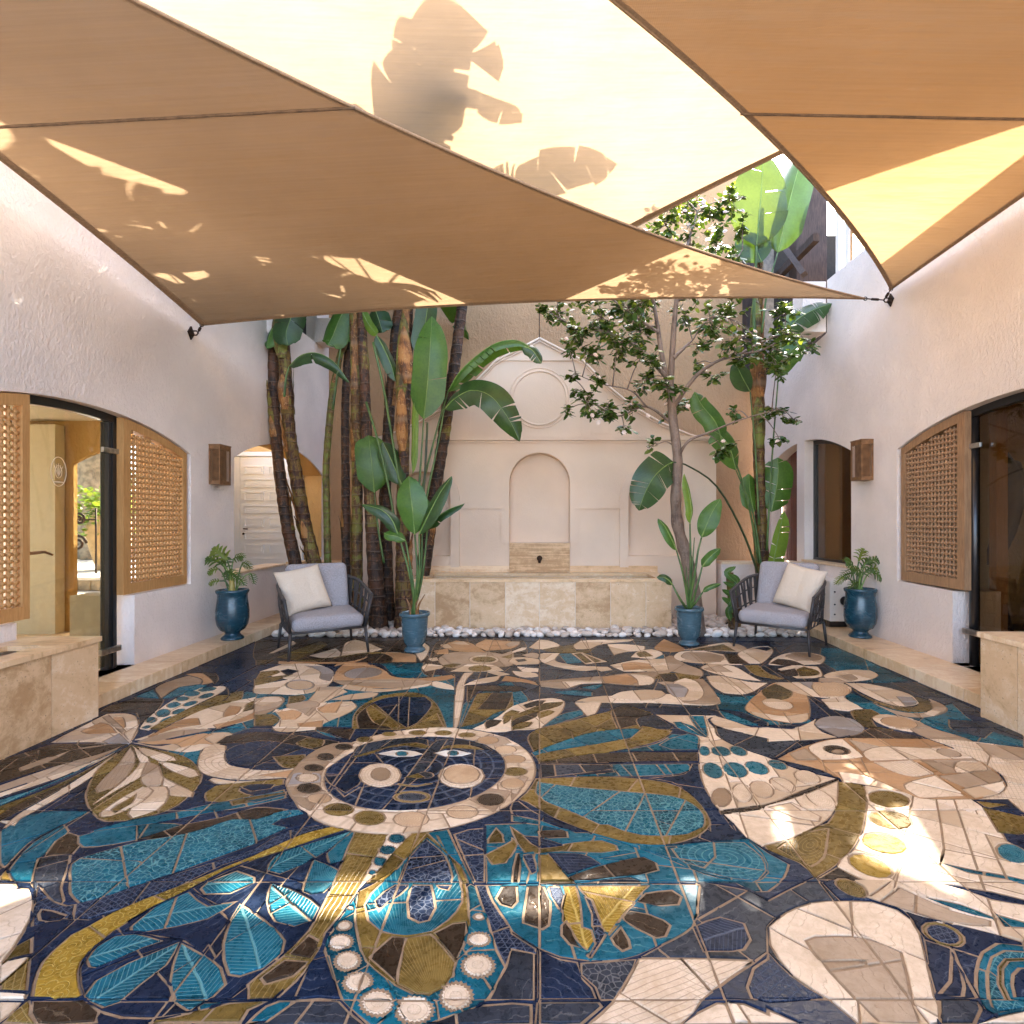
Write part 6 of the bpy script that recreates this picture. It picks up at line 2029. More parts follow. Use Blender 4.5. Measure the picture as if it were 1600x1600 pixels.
# ---------------------------------------------------------------- room behind the right glass door
rm = empty('reception_room', (5.2, 5.2, .1), 'dim brown room behind the right glass door', 'room')
def Rm(ob): ob.location = -Vector(rm.location); return ob
m = MB(); m.box((3.63, 5.64, .1), (4.62, 5.72, 2.9)); Rm(m.build('pier_wall', M_IVORY, rm))
m = MB(); m.box((4.68, 6.6, .1), (8.5, 6.7, 2.9)); Rm(m.build('back_wall', simple('taupe_paint', (.40, .33, .25), .7, var=.05), rm))
m = MB(); m.box((3.64, 1.5, .0), (8.5, 6.59, .098)); Rm(m.build('floor_slab', M_FLOORIN, rm))
m = MB(); m.box((3.63, 1.5, 2.5), (8.5, 6.59, 2.6)); Rm(m.build('ceiling', M_IVORY, rm))
m = MB(); m.box((8.5, 1.5, 0), (8.6, 6.7, 2.6)); m.box((3.63, 1.4, 0), (8.5, 1.5, 2.6)); Rm(m.build('far_wall', M_IVORY, rm))
m = MB(); m.box((3.64, 4.75, .1), (3.86, 4.95, .70), bev=.006); Rm(m.build('low_pier', M_WALL, rm))
m = MB(); m.box((4.02, 5.0, .1), (4.12, 5.08, 2.5)); Rm(m.build('wood_post', M_WOOD, rm))
th = empty('thermostat', at(1588, 770, 6.59), 'small white thermostat with dark display on the wall of the right room', 'thermostat')
m = MB(); m.box((-.055, -.02, -.07), (.055, 0.008, .07), bev=.004); m.build('case', M_CREAM, th)
m = MB(); m.box((-.02, -.024, -.03), (.03, -.0205, .03)); m.build('display', M_BLACK, th)
fa = empty('fire_alarm', at(1585, 806, 6.59), 'red fire alarm call point on the wall of the right room', 'alarm')
m = MB(); m.box((-.085, -.05, -.07), (.085, 0.008, .07), bev=.006); m.build('case', simple('alarm_red', (.28, .012, .01), .4), fa)
m = MB(); m.box((-.06, -.054, -.03), (.0, -.0505, .035)); m.build('label', M_CREAM, fa)
q = [at(1566, 705, 5.6), at(1578, 740, 5.6), at(1580, 790, 5.6), at(1568, 830, 5.6), at(1556, 862, 5.6), at(1551, 884, 5.6)]
m = MB(); m.tube(q, [.05, .12, .13, .13, .11, .06], 14, flat=.6)
m.tube([at(1560, 722, 5.55), at(1585, 728, 5.6), at(1600, 760, 5.7)], [.05, .06, .03], 10)
m.tube([q[-1], Vector((q[-1].x+.2, 5.6, .1))], .03, 8)
o = m.build('carved_sculpture', simple('dark_carved_wood', (.07, .035, .016), .45, var=.3)); rebase(o, (q[-1].x+.2, 5.6, .1))
tag(o, 'dark brown curved wooden sculpture standing behind the right glass door', 'sculpture')

# ---------------------------------------------------------------- garden seen through the left glass door
m = MB(); m.box((-14, 6.2, -.05), (-5.1, 20, .06)); tag(m.build('garden_path', simple('pale_paving', (.52, .48, .44), .85, var=.15, nscale=8, bump=.4, bscale=20)), kind='structure')
st = empty('garden_steps', (-7.0, 8.6, .06), 'stone garden steps rising behind the left glass door', 'steps')
def S(ob): ob.location = -Vector(st.location); return ob
rs = random.Random(2)
M_RUB = simple('rubble_stone', (.30, .24, .17), .9, var=.35, nscale=9, bump=.8, bscale=25, bdist=.02)
M_TREAD = simple('pale_tread', (.55, .52, .48), .85, var=.15, nscale=7, bump=.5, bscale=30)
for k, (y, z) in enumerate(((7.4, .06), (8.3, .26))):
    x = -9.5
    while x < -5.4:
        w_ = rs.uniform(.12, .24)
        m = MB(); m.box((x, y+rs.uniform(-.015, .015), z), (x+w_-.012, y+.2, z+.155), bev=.02); S(m.build('stone', M_RUB, st)); x += w_
    m = MB(); m.box((-9.6, y-.03, z+.156), (-5.3, y+(.93 if k == 0 else 6), z+.20), bev=.01); S(m.build('tread', M_TREAD, st))
jar = empty('terracotta_jar', at(172, 897, 9.6), 'large tan terracotta jar in the garden behind the left glass door', 'jar')
jar.location.z = .462
m = MB(); m.lathe([(0, 0), (.17, 0), (.19, .03), (.27, .30), (.33, .55), (.34, .68), (.30, .80), (.25, .86), (.27, .90), (.25, .915), (.21, .90)], 30); m.build('body', simple('terracotta', (.58, .37, .17), .8, var=.2, nscale=6, bump=.3, bscale=20), jar)
rl = empty('iron_railing', (-7.4, 8.9, .46), 'wrought iron railing with scrolls in the garden behind the left glass door', 'railing')
def Rl(ob): ob.location = -Vector(rl.location); return ob
p0 = at(150, 800, 8.9); m = MB(); m.tube([(p0.x, 8.9, .46), (p0.x, 8.9, 1.48)], .014, 8); Rl(m.build('post', M_BRONZED, rl))
def scroll(cx, cz, r, sg, turns=1.7):
    q = [];
    for k in range(40):
        a = k/39*turns*2*math.pi; rr2 = r*(1-k/39*.85); q.append((cx + sg*rr2*math.cos(a), 8.9, cz + rr2*math.sin(a)))
    m = MB(); m.tube(q, .02, 6); Rl(m.build('scroll', M_BRONZED, rl))
c = at(124, 811, 8.9); scroll(c.x, c.z, .10, -1); c = at(122, 849, 8.9); scroll(c.x, c.z, .13, 1)
p1_ = at(105, 800, 8.9); m = MB(); m.tube([(p1_.x, 8.9, .46), (p1_.x, 8.9, 1.48)], .014, 8); m.tube([(p1_.x, 8.9, 1.30), (p0.x, 8.9, 1.30)], .012, 8); Rl(m.build('bar', M_BRONZED, rl))
wl_ = MB(); wl_.box((-13, 13.0, .4), (-7, 13.3, 1.25)); o = wl_.build('garden_wall', M_RUB); rebase(o, (-10, 13.1, .4)); tag(o, 'low rough stone wall below the hedge in the garden', 'wall')
o = MB(); q = at(178, 740, 10.5); o.box((q.x-.02, 10.5, .46), (q.x+.17, 10.6, 2.45)); o = o.build('red_panel', simple('red_cloth', (.48, .05, .04), .8)); rebase(o, (q.x, 10.6, .46)); tag(o, 'red upright panel in the garden beyond the left lattice shutter', 'panel')
# ---------------------------------------------------------------- plants
def leafmat(name, a, b, vein, rough=.35, trans=.35, stripes=70.0):
    g = NG(name); uv = g.n('ShaderNodeUVMap', uv_map='loc'); s = g.n('ShaderNodeSeparateXYZ'); g.set(s, 0, uv)
    av = g.math('ABSOLUTE', s.outputs[1])
    ph = g.math('MULTIPLY', g.math('SUBTRACT', s.outputs[0], g.math('MULTIPLY', av, .3)), stripes)
    st = g.math('PINGPONG', ph, .5)
    n1 = g.noise(g.obj(), 5, 4); n2 = g.noise(g.obj(), 40, 3)
    c = g.mix(g.ramp(g.math('ADD', g.math('MULTIPLY', n1, .65), g.math('MULTIPLY', n2, .35)), .3, .7), a, b)
    c = g.mix(g.math('MULTIPLY', g.ramp(st, 0, .22, 1, 0), .4), c, vein)
    nr = g.bump(st, .4, .004)
    pb = g.pbr(c, rough, nr, spec=.5)
    t = g.n('ShaderNodeBsdfTranslucent'); g.set(t, 0, g.mix(.5, c, (b[0]*2.0+.06, min(.9, b[1]*1.5+.07), b[2]*.35))); g.set(t, 'Normal', nr)
    m = g.n('ShaderNodeMixShader'); g.set(m, 0, trans); g.set(m, 1, pb); g.set(m, 2, t)
    return g.done(m.outputs[0])
L_DARK = leafmat('leaf_deep_green', (.013, .043, .011), (.036, .095, .022), (.05, .10, .05), .30, .22)
L_MID = leafmat('leaf_green', (.024, .085, .012), (.072, .18, .024), (.10, .20, .05), .33, .24)
L_LIGHT = leafmat('leaf_yellow_green', (.085, .19, .018), (.17, .30, .035), (.26, .40, .09), .38, .45)
L_LIME = leafmat('backlit_leaf', (.035, .070, .010), (.070, .120, .016), (.10, .16, .03), .33, .30)
L_DRY = simple('dry_leaf', (.25, .13, .06), .85, var=.4, nscale=12)
def stalkm(name, a, b, sc=9.0):
    g = NG(name); p = g.obj(); n = g.noise(g.scale(p, (3, 3, .7)), sc, 4)
    return g.done(g.pbr(g.mix(g.ramp(n, .35, .65), a, b), .45, g.bump(n, .2, .004)))
M_STALK = stalkm('green_stalk', (.035, .085, .018), (.10, .17, .04))
M_STALKD = stalkm('dark_stalk', (.02, .035, .014), (.05, .075, .02))
M_RIB = stalkm('leaf_midrib', (.14, .24, .05), (.24, .34, .09))
def bark(name, cols, seg=.11):
    g = NG(name); p = g.obj(); s = g.n('ShaderNodeSeparateXYZ'); g.set(s, 0, p)
    n1 = g.noise(g.scale(p, (1, 1, .45)), 9, 5, .65, .8); n2 = g.noise(p, 34, 5, .65, .5); n3 = g.noise(g.scale(p, (6, 6, .6)), 12, 4)
    z = g.math('ADD', s.outputs[2], g.math('MULTIPLY', g.noise(p, 4, 2), .12))
    band = g.noise(g.scale(p, (.15, .15, 1)), 7.0, 2, .5)
    f = g.math('ADD', g.math('MULTIPLY', n1, .45), g.math('ADD', g.math('MULTIPLY', n3, .25), g.math('MULTIPLY', band, .35)))
    c = g.mix(g.ramp(f, .44, .52), cols[0], cols[1]); c = g.mix(g.ramp(f, .525, .56), c, cols[2]); c = g.mix(g.math('MULTIPLY', g.ramp(n2, .57, .64), .75), c, cols[3])
    ring = g.math('PINGPONG', g.math('DIVIDE', z, seg), .5)
    c = g.mix(g.math('MULTIPLY', g.ramp(ring, 0, .12, 1, 0), .55), c, tuple(x*.45+.04 for x in cols[3]))
    h = g.math('ADD', g.math('MULTIPLY', n2, .6), g.math('ADD', g.math('MULTIPLY', n3, .6), g.math('MULTIPLY', g.ramp(ring, 0, .15, 1, 0), .8)))
    return g.done(g.pbr(c, g.ramp(n2, .3, .7, .4, .75), g.bump(h, .8, .012), spec=.35))
B_DARK = bark('dark_banana_bark', ((.012, .008, .006), (.035, .018, .010), (.085, .035, .014), (.21, .12, .065)))
B_RED = bark('red_banana_bark', ((.014, .008, .005), (.055, .020, .009), (.13, .085, .018), (.24, .12, .05)))
B_GOLD = bark('golden_banana_bark', ((.025, .014, .007), (.11, .05, .014), (.16, .14, .025), (.33, .20, .08)))
B_GREEN = bark('green_banana_bark', ((.05, .035, .012), (.12, .10, .022), (.16, .19, .035), (.26, .13, .05)), .16)
M_SHEATH = bark('orange_sheath', ((.07, .03, .012), (.21, .088, .024), (.34, .165, .05), (.45, .29, .14)), .5)
M_TRUNK = None
def cat(P, n):
    P = [Vector(p) for p in P]
    if len(P) == 2: return [P[0].lerp(P[1], k/n) for k in range(n+1)]
    out = []
    m = len(P)-1
    for k in range(n+1):
        t = k/n*m; i = min(int(t), m-1); f = t-i
        p0 = P[i-1] if i > 0 else P[0]*2-P[1]; p1, p2 = P[i], P[i+1]; p3 = P[i+2] if i+2 <= m else P[m]*2-P[m-1]
        out.append(.5*((2*p1)+(p2-p0)*f+(2*p0-5*p1+4*p2-p3)*f*f+(3*p1-p0-3*p2+p3)*f**3))
    return out
def blade(mid, w, nrm=(0, -1, .3), fold=.25, tears=0, seed=0, n=26, round_=False, tip=2.2, rib=.006, wave=.02, sides=(1, 1), slit=1.0):
    """one big leaf: blade (slot 0) with torn side strips and a midrib (slot 1)"""
    r = random.Random(seed); mb = MB(); mb.uv = []
    M = cat(mid, n); nrm = Vector(nrm).normalized(); L = 0; s_ = [0]
    for a, b in zip(M, M[1:]): L += (b-a).length; s_.append(L)
    def width(t):
        if round_: return w*max(0, math.sin(math.pi*min(1, t)**.85))**.62 * (1 - .25*t)
        return w*min(1, (t/.16))**.55*max(0, 1-max(0, (t-.5)/.5)**tip)**.8
    T, Lt, Nn = [], [], []
    for i in range(n+1):
        t = (M[min(i+1, n)]-M[max(i-1, 0)]).normalized(); l = t.cross(nrm)
        if l.length < .05: l = t.cross(Vector((1, 0, .2)))
        l.normalize(); T.append(t); Lt.append(l); Nn.append(l.cross(t).normalized())
    for side in (0, 1):
        sg = 1 if side == 0 else -1
        cuts = sorted(r.sample(range(3, n-1), min(tears, n-5))) if tears else []
        bounds = [0] + cuts + [n]
        for a, b in zip(bounds, bounds[1:]):
            dr = r.uniform(-.25, .5) if tears else 0; gap = r.uniform(.25, .9)*slit
            cols = 5
            base = len(mb.v)
            for i in range(a, b+1):
                f = i/n; wd = width(f)*sides[side]
                for c in range(cols):
                    q = c/(cols-1)
                    e = i
                    sh = .28*wd*q
                    if tears and i == a and a > 0: sh += gap*.5*L/n*q
                    if tears and i == b and b < n: sh -= gap*.5*L/n*q
                    ang = fold*(.4+.6*q) + dr*q*.5
                    wv = math.sin(f*19+side*2+seed)*wave*q*w*4*.25
                    p = M[i] + Lt[i]*sg*wd*q*math.cos(ang) - Nn[i]*(wd*q*math.sin(ang)) + T[i]*sh*(1 if f < .92 else .3) + Nn[i]*wv
                    mb.v.append(tuple(p)); mb.uv.append((s_[i]+sh, sg*wd*q))
            for i in range(b-a):
                for c in range(cols-1):
                    o = base+i*cols+c
                    fc = [o, o+1, o+cols+1, o+cols]
                    mb.f.append(fc if sg < 0 else fc[::-1]); mb.mi.append(0); mb.sm.append(True)
    k = len(mb.v)
    mb.tube([p + q*.002 for p, q in zip(M, Nn)], [rib*(1.1-.85*i/n) for i in range(n+1)], 6, 1)
    mb.uv += [(0, 0)]*(len(mb.v)-k)
    return mb
def addleaf(t, mid, w, mat=None, stalk=None, sr=.012, smat=None, **kw):
    lo = Vector(t.location)
    def loc(P): return [Vector(p)-lo for p in P]
    mat = mat or L_MID
    blade(loc(mid), w, **kw).build('leaf', [mat, M_RIB], t)
    if stalk:
        q = cat(loc(stalk), 14); m = MB(); m.tube(q, [sr*(1.25-.6*k/14) for k in range(15)], 8); m.build('leaf_stalk', smat or M_STALK, t)
def px(L, Y=None):
    return [at(p[0], p[1], p[2] if len(p) > 2 else Y) for p in L]
def trunk(t, pts, rads, mat, sheaths=(), seed=0, flare=0):
    lo = Vector(t.location); r = random.Random(seed)
    q = cat([Vector(p)-lo for p in pts], 70)
    rr = cat([Vector((a*.78, 0, 0)) for a in rads], 70); rad = []
    nxt = .0; z0 = 0; acc = 0; step = r.uniform(.08, .14); last = 0
    for i in range(71):
        if i: acc += (q[i]-q[i-1]).length
        ph = (acc-last)/step
        if ph >= 1: last = acc; step = r.uniform(.07, .15); ph = 0
        rad.append(rr[i].x*(1.0 + .10*(ph-.5) + r.uniform(-.02, .02)))
    m = MB(); m.tube(q, rad, 16); m.build('trunk', mat, t)
    nS = sheaths if isinstance(sheaths, int) else 0
    for k in range(nS):
        i = r.randrange(6, 58); a = r.uniform(math.pi*.9, math.pi*2.1); h = r.randrange(4, 11)
        m = MB(); vs = []; fs = []; W_ = r.uniform(.5, .95)
        for j in range(h+1):
            f = j/h; c = q[min(70, i+j)]; ww = W_*(1-f**1.6)*.9+.06; off = 1.10+.06*r.random()+.5*f*f*(1 if k % 3 == 0 else .3)
            for s in (-1, -.33, .33, 1):
                an = a + s*ww; vs.append(c + Vector((math.cos(an), math.sin(an), 0))*rad[min(70, i+j)]*off)
        for j in range(h):
            for s in range(3):
                o = j*4+s; fs.append((o, o+1, o+5, o+4))
        m.add(vs, fs, 0, True); m.build('leaf_sheath', M_SHEATH if k % 2 else B_GOLD, t)
    return [p+lo for p in q]
GRP = 'banana trunks in the left clump'
def banana(pts, rads, mat, lab, sh=5, seed=0, group=GRP, name='banana_plant'):
    P = [Vector(p) for p in pts]; base = P[0].copy(); base.z = max(0, base.z)
    t = empty(name, base, lab, 'banana plant', group)
    trunk(t, P, rads, mat, sh, seed)
    return t
def gz(pxx, Y): return Vector(((pxx-CX)*Y/F, Y, .0))
def up(P, dx, dy, z): return Vector((P.x+dx, P.y+dy, z))
T1 = banana([gz(476, 7.05)] + px([(462, 885), (449, 821), (437, 740), (430, 660), (427, 580), (427, 490)], 7.05) + [Vector((-3.2, 6.7, 4.7))], [.105, .10, .095, .088, .085, .085, .08, .07], B_DARK, 'dark leaning banana trunk furthest left by the white door', 6, 1)
T2 = banana([gz(505, 6.95)] + px([(492, 885), (477, 821), (462, 740), (452, 675), (447, 600), (443, 490)], 6.95) + [Vector((-2.85, 6.5, 4.8))], [.11, .105, .10, .10, .098, .095, .09, .07], B_RED, 'reddish banana trunk with green bands, second from the left', 9, 2)
T3 = banana([gz(513, 7.2)] + px([(512, 880), (510, 780), (510, 720), (519, 620), (530, 560), (540, 500)], 7.2) + [Vector((-2.75, 6.9, 5.2))], [.06, .058, .055, .055, .055, .05, .045, .04], B_GREEN, 'slim greenish banana trunk between the reddish and the golden one', 2, 3)
T4 = banana([gz(542, 7.3)] + px([(541, 880), (540, 760), (540, 620), (548, 480)], 7.3) + [Vector((-2.35, 7.1, 5.0))], [.075, .07, .07, .065, .06, .05], B_DARK, 'thin dark banana trunk just left of the golden trunk', 2, 4)
T5 = banana([gz(560, 6.9)] + px([(558, 890), (558, 760), (556, 620), (553, 480)], 6.9) + [Vector((-2.2, 6.5, 5.25))], [.085, .085, .085, .08, .075, .06], B_GOLD, 'golden brown banana trunk with peeling bark behind the left armchair', 10, 5)
T6 = banana([gz(592, 6.75)] + px([(588, 920), (581, 820), (574, 700), (570, 600), (566, 480)], 6.75) + [Vector((-1.95, 6.6, 5.1))], [.15, .12, .10, .085, .075, .07, .05], B_DARK, 'dark ringed banana trunk right of the golden trunk', 4, 6)
T7 = banana([gz(632, 6.62)] + px([(631, 900), (629, 800), (631, 700), (634, 600), (637, 480)], 6.62) + [Vector((-1.35, 6.35, 5.3))], [.16, .125, .095, .085, .085, .085, .06], B_RED, 'banana trunk with long orange sheaths behind the broad leaf pot', 6, 7)
T8 = banana([gz(606, 7.05)] + px([(604, 880), (603, 740), (608, 650), (615, 560), (624, 480)], 7.05) + [Vector((-1.45, 7.05, 5.0))], [.12, .10, .085, .085, .08, .075, .05], B_DARK, 'dark banana trunk in the middle of the clump leaning right', 3, 8)
T9 = banana([gz(648, 7.0)] + px([(662, 890), (678, 780), (695, 670), (711, 565), (722, 480)], 7.1) + [Vector((-.75, 6.9, 5.1))], [.14, .11, .10, .095, .09, .085, .06], B_DARK, 'dark ringed banana trunk leaning right in front of the gabled wall', 4, 9)
T10 = banana([gz(1196, 6.95)] + px([(1192, 890), (1187, 760), (1184, 620), (1184, 480)], 6.95) + [Vector((2.68, 6.95, 4.6)), Vector((2.7, 6.95, 5.2))], [.12, .105, .09, .088, .085, .06, .04], B_RED, 'reddish banana trunk behind the right armchair', 11, 10, None)
# long orange sheaths on the trunk behind the pot
def bigsheath(t, P, w, mat=None):
    lo = Vector(t.location); q = cat([p-lo for p in P], 14); m = MB(); vs = []
    for i, c in enumerate(q):
        f = i/14; ww = w*(math.sin(math.pi*min(1, (f*.86+.12)))**.7)
        for a in (-1.25, -.6, 0, .6, 1.25): vs.append(c + Vector((math.sin(a)*ww, -math.cos(a)*ww*.8, 0)))
    m.add(vs, [(i*5+j, i*5+j+1, i*5+j+6, i*5+j+5) for i in range(14) for j in range(4)], 0, True); m.build('leaf_sheath', mat or M_SHEATH, t)
bigsheath(T7, px([(629, 705), (628, 660), (627, 600)], 6.55), .075); bigsheath(T7, px([(637, 600), (634, 560), (631, 510)], 6.53), .09); bigsheath(T7, px([(626, 640), (630, 560), (632, 480)], 6.58), .08, B_GREEN)
bigsheath(T2, px([(446, 640), (443, 610), (441, 585)], 6.86), .07); bigsheath(T1, px([(441, 560), (438, 520), (434, 485)], 6.9), .10, B_GREEN)
bigsheath(T10, px([(1187, 700), (1185, 655), (1184, 620)], 6.86), .08, B_GREEN); bigsheath(T10, px([(1189, 620), (1188, 580), (1184, 530)], 6.85), .07); bigsheath(T10, px([(1180, 540), (1180, 500), (1180, 460)], 6.86), .07, B_GREEN)
# visible leaves of the left clump
addleaf(T1, px([(443, 492), (432, 505), (422, 522), (417, 545)], 6.85), .15, L_MID, fold=.5, seed=3, tears=2, nrm=(-.3, -1, .4))
addleaf(T2, px([(462, 470), (455, 495), (447, 520), (450, 540)], 6.75), .17, L_DARK, fold=.3, seed=4, tears=2, nrm=(.3, -1, .2))
addleaf(T2, px([(452, 573, 6.75), (470, 556, 6.65), (495, 552, 6.6), (522, 566, 6.6), (546, 598, 6.6)]), .125, L_DARK, stalk=px([(444, 620), (447, 590), (452, 573)], 6.8), fold=.9, seed=5, tears=2, nrm=(0, -.5, 1), sides=(1, .75))
addleaf(T3, px([(545, 470), (530, 500), (520, 525), (512, 540)], 6.95), .19, L_MID, fold=.3, seed=6, tears=1, stalk=px([(520, 640), (530, 560), (541, 480)], 7.0))
addleaf(T3, px([(548, 535), (545, 500), (540, 460)], 7.0), .17, L_MID, fold=.3, seed=7, tears=1)
addleaf(T5, px([(563, 478), (572, 500), (582, 515), (590, 522)], 6.7), .07, L_LIGHT, fold=.6, seed=8, nrm=(0, -1, .2))
addleaf(T6, px([(585, 480), (592, 500), (598, 520)], 6.9), .15, L_DARK, fold=.3, seed=9, tears=1)
addleaf(T6, px([(588, 523), (600, 545), (611, 570), (618, 596)], 6.6), .10, L_DARK, fold=.5, seed=10, nrm=(.5, -1, .2), tears=1)
addleaf(T8, px([(585, 770, 6.6), (582, 735, 6.55), (578, 700, 6.55), (576, 680, 6.6)]), .18, L_MID, fold=.15, seed=11, nrm=(.2, -1, .1), stalk=px([(600, 880), (590, 820), (585, 770)], 6.65))
addleaf(T8, px([(628, 758, 6.5), (612, 720, 6.5), (598, 690, 6.5)]), .13, L_DARK, fold=.4, seed=12, nrm=(.4, -1, .1))
m = MB()
for P in ([(583, 535), (598, 600), (612, 680), (625, 760)], [(572, 628), (588, 680), (605, 750), (618, 820)]):
    m = MB(); q = cat([p-Vector(T6.location) for p in px(P, 6.5)], 14); m.tube(q, .014, 8); m.build('leaf_stalk', M_STALK, T6)
addleaf(T7, px([(662, 655, 6.45), (668, 600, 6.42), (672, 545, 6.42), (675, 494, 6.5)]), .205, L_MID, stalk=px([(652, 800), (657, 730), (662, 655)], 6.45), fold=.22, seed=13, tears=1, nrm=(-.1, -1, .1), n=30, slit=.5)
addleaf(T7, px([(655, 560, 6.6), (662, 520, 6.6), (668, 480, 6.6), (672, 440, 6.6)]), .13, L_DARK, fold=.2, seed=14, nrm=(.5, -1, 0))
addleaf(T7, px([(645, 740, 6.5), (646, 690, 6.48), (647, 640, 6.48), (650, 590, 6.5)]), .055, L_LIGHT, fold=.5, seed=15, nrm=(-.5, -1, .1))
addleaf(T9, px([(700, 612, 6.6), (718, 582, 6.5), (745, 556, 6.45), (776, 536, 6.4), (808, 532, 6.4), (833, 545, 6.4)]), .20, L_MID, stalk=px([(652, 800), (665, 740), (683, 670), (700, 612)], 6.55), fold=.95, seed=16, tears=5, nrm=(0, -.4, 1), n=34, sides=(.5, 1), slit=.8)
addleaf(T9, px([(815, 540, 6.4), (832, 548, 6.38), (846, 568, 6.38)]), .085, L_DARK, fold=.3, seed=17, tears=2, nrm=(0, -1, .3))
addleaf(T9, px([(694, 640, 6.4), (712, 622, 6.35), (738, 610, 6.3), (768, 620, 6.25), (795, 655, 6.25), (812, 690, 6.3)]), .185, L_DARK, stalk=px([(658, 830), (668, 770), (683, 700), (694, 640)], 6.4), fold=.25, seed=18, tears=4, nrm=(-.35, -1, .55), n=34)
m = MB(); q = cat([p-Vector(T9.location) for p in px([(660, 800), (664, 740), (668, 660)], 6.5)], 12); m.tube(q, .013, 8); m.build('leaf_stalk', M_STALKD, T9)
# unseen crowns above the sails, leaves added and turned to shape the shade below
cr = random.Random(21)
def crown(t, top, n, Lm, wm, seed, spread=(0, 360), el=(20, 75)):
    r = random.Random(seed)
    for k in range(n):
        a = R(spread[0] + (spread[1]-spread[0])*(k+.5*r.random())/n); e = R(r.uniform(*el)); L_ = Lm*r.uniform(.8, 1.15)
        d = Vector((math.cos(a)*math.cos(e), math.sin(a)*math.cos(e), math.sin(e)))
        h = Vector((d.x, d.y, 0)).normalized()
        p0 = Vector(top); p1 = p0 + d*L_*.35; p2 = p1 + d*L_*.35 + h*L_*.05 - Vector((0, 0, .05*L_)); p3 = p2 + h*L_*.28 - Vector((0, 0, .12*L_)); p4 = p3 + h*L_*.16 - Vector((0, 0, .26*L_))
        nn = (Vector((0, 0, 1)) - d*d.z + Vector((r.uniform(-.3, .3), r.uniform(-.3, .3), 0)))
        addleaf(t, [p1, p2, p3, p4], wm*r.uniform(.85, 1.15), L_MID if k % 2 else L_DARK, stalk=[p0, p0.lerp(p1, .5), p1], nrm=nn, fold=.45, tears=r.randrange(3, 7), seed=seed*7+k, n=22)
crown(T1, (-3.2, 6.7, 4.7), 7, 1.9, .28, 31, (190, 350), (5, 55)); crown(T2, (-2.85, 6.5, 4.8), 9, 1.7, .32, 32, (0, 360), (-5, 40))
crown(T5, (-2.2, 6.5, 5.25), 6, 1.5, .26, 35, (90, 215), (0, 50)); crown(T6, (-1.95, 6.6, 5.1), 5, 1.4, .26, 36, (20, 170), (0, 40))
crown(T4, (-2.35, 7.1, 5.0), 8, 1.8, .28, 44, (0, 360), (-5, 40)); crown(T8, (-1.45, 7.05, 5.0), 8, 1.15, .30, 48, (0, 360), (-8, 30)); crown(T3, (-2.75, 6.9, 5.2), 7, 1.6, .30, 43, (60, 330), (0, 45))
crown(T7, (-1.35, 6.35, 5.3), 3, 1.5, .27, 37, (290, 350), (5, 50)); crown(T9, (-.75, 6.9, 5.1), 8, 1.6, .30, 39, (130, 285), (-5, 45))
addleaf(T9, [(-.25, 6.66, 5.42), (.15, 6.5, 5.58), (.6, 6.32, 5.62), (1.05, 6.18, 5.5)], .30, L_MID, stalk=[(-.75, 6.9, 5.1), (-.5, 6.78, 5.3), (-.25, 6.66, 5.42)], nrm=(0, .1, 1), fold=.2, tears=6, seed=99, n=30)
addleaf(T7, [(-.62, 6.3, 5.8), (-.48, 5.9, 6.0), (-.36, 5.45, 6.12), (-.28, 5.0, 6.05)], .30, L_MID, stalk=[(-1.35, 6.35, 5.3), (-.95, 6.4, 5.6), (-.62, 6.3, 5.8)], nrm=(0, .1, 1), fold=.2, tears=4, seed=98, n=30)  # added unseen leaf, shaped to cast a trunk-like shadow on the upper sail
# right banana plant: the great leaf in the gap and the lower leaves
addleaf(T10, px([(1182, 385, 6.7), (1186, 340, 6.68), (1190, 290, 6.68), (1193, 235, 6.75)]), .40, L_LIME, stalk=px([(1186, 600, 6.85), (1178, 500, 6.8), (1180, 440, 6.75), (1182, 385, 6.7)]), sr=.020, smat=M_STALK, fold=.10, seed=50, tears=2, nrm=(0, -1, .05), n=30, round_=True, slit=.4)
addleaf(T10, px([(1215, 395, 6.8), (1230, 330, 6.78), (1243, 280, 6.78), (1256, 236, 6.8)]), .25, L_DARK, stalk=px([(1190, 520, 6.85), (1200, 450, 6.8), (1215, 395, 6.8)]), fold=.6, seed=51, nrm=(-.5, -1, 0))
addleaf(T10, px([(1190, 410, 6.75), (1180, 385, 6.75), (1172, 360, 6.75)]), .22, L_DARK, fold=.2, seed=52, nrm=(0, -1, .1))
addleaf(T10, px([(1216, 590, 6.75), (1226, 560, 6.7), (1240, 545, 6.7), (1262, 528, 6.7)]), .20, L_MID, stalk=px([(1198, 860), (1206, 720), (1216, 590)], 6.8), fold=.3, seed=53, tears=1, nrm=(-.4, -1, .1), round_=True)
addleaf(T10, px([(1228, 520, 6.7), (1245, 500, 6.7), (1270, 485, 6.7), (1300, 474, 6.7)]), .16, L_DARK, fold=.4, seed=54, tears=5, nrm=(-.2, -1, .4))
addleaf(T10, px([(1172, 612, 6.8), (1160, 590, 6.78), (1148, 565, 6.78)]), .17, L_DARK, stalk=px([(1186, 820), (1180, 700), (1172, 612)], 6.82), fold=.15, seed=55, nrm=(.2, -1, .1), round_=True)
addleaf(T10, px([(1128, 690, 6.7), (1118, 660, 6.7), (1098, 635, 6.7), (1085, 612, 6.7)]), .15, L_MID, stalk=px([(1186, 880, 6.85), (1170, 790, 6.8), (1150, 725, 6.75), (1128, 690, 6.7)]), fold=.4, seed=56, tears=1, nrm=(.2, -1, .2))
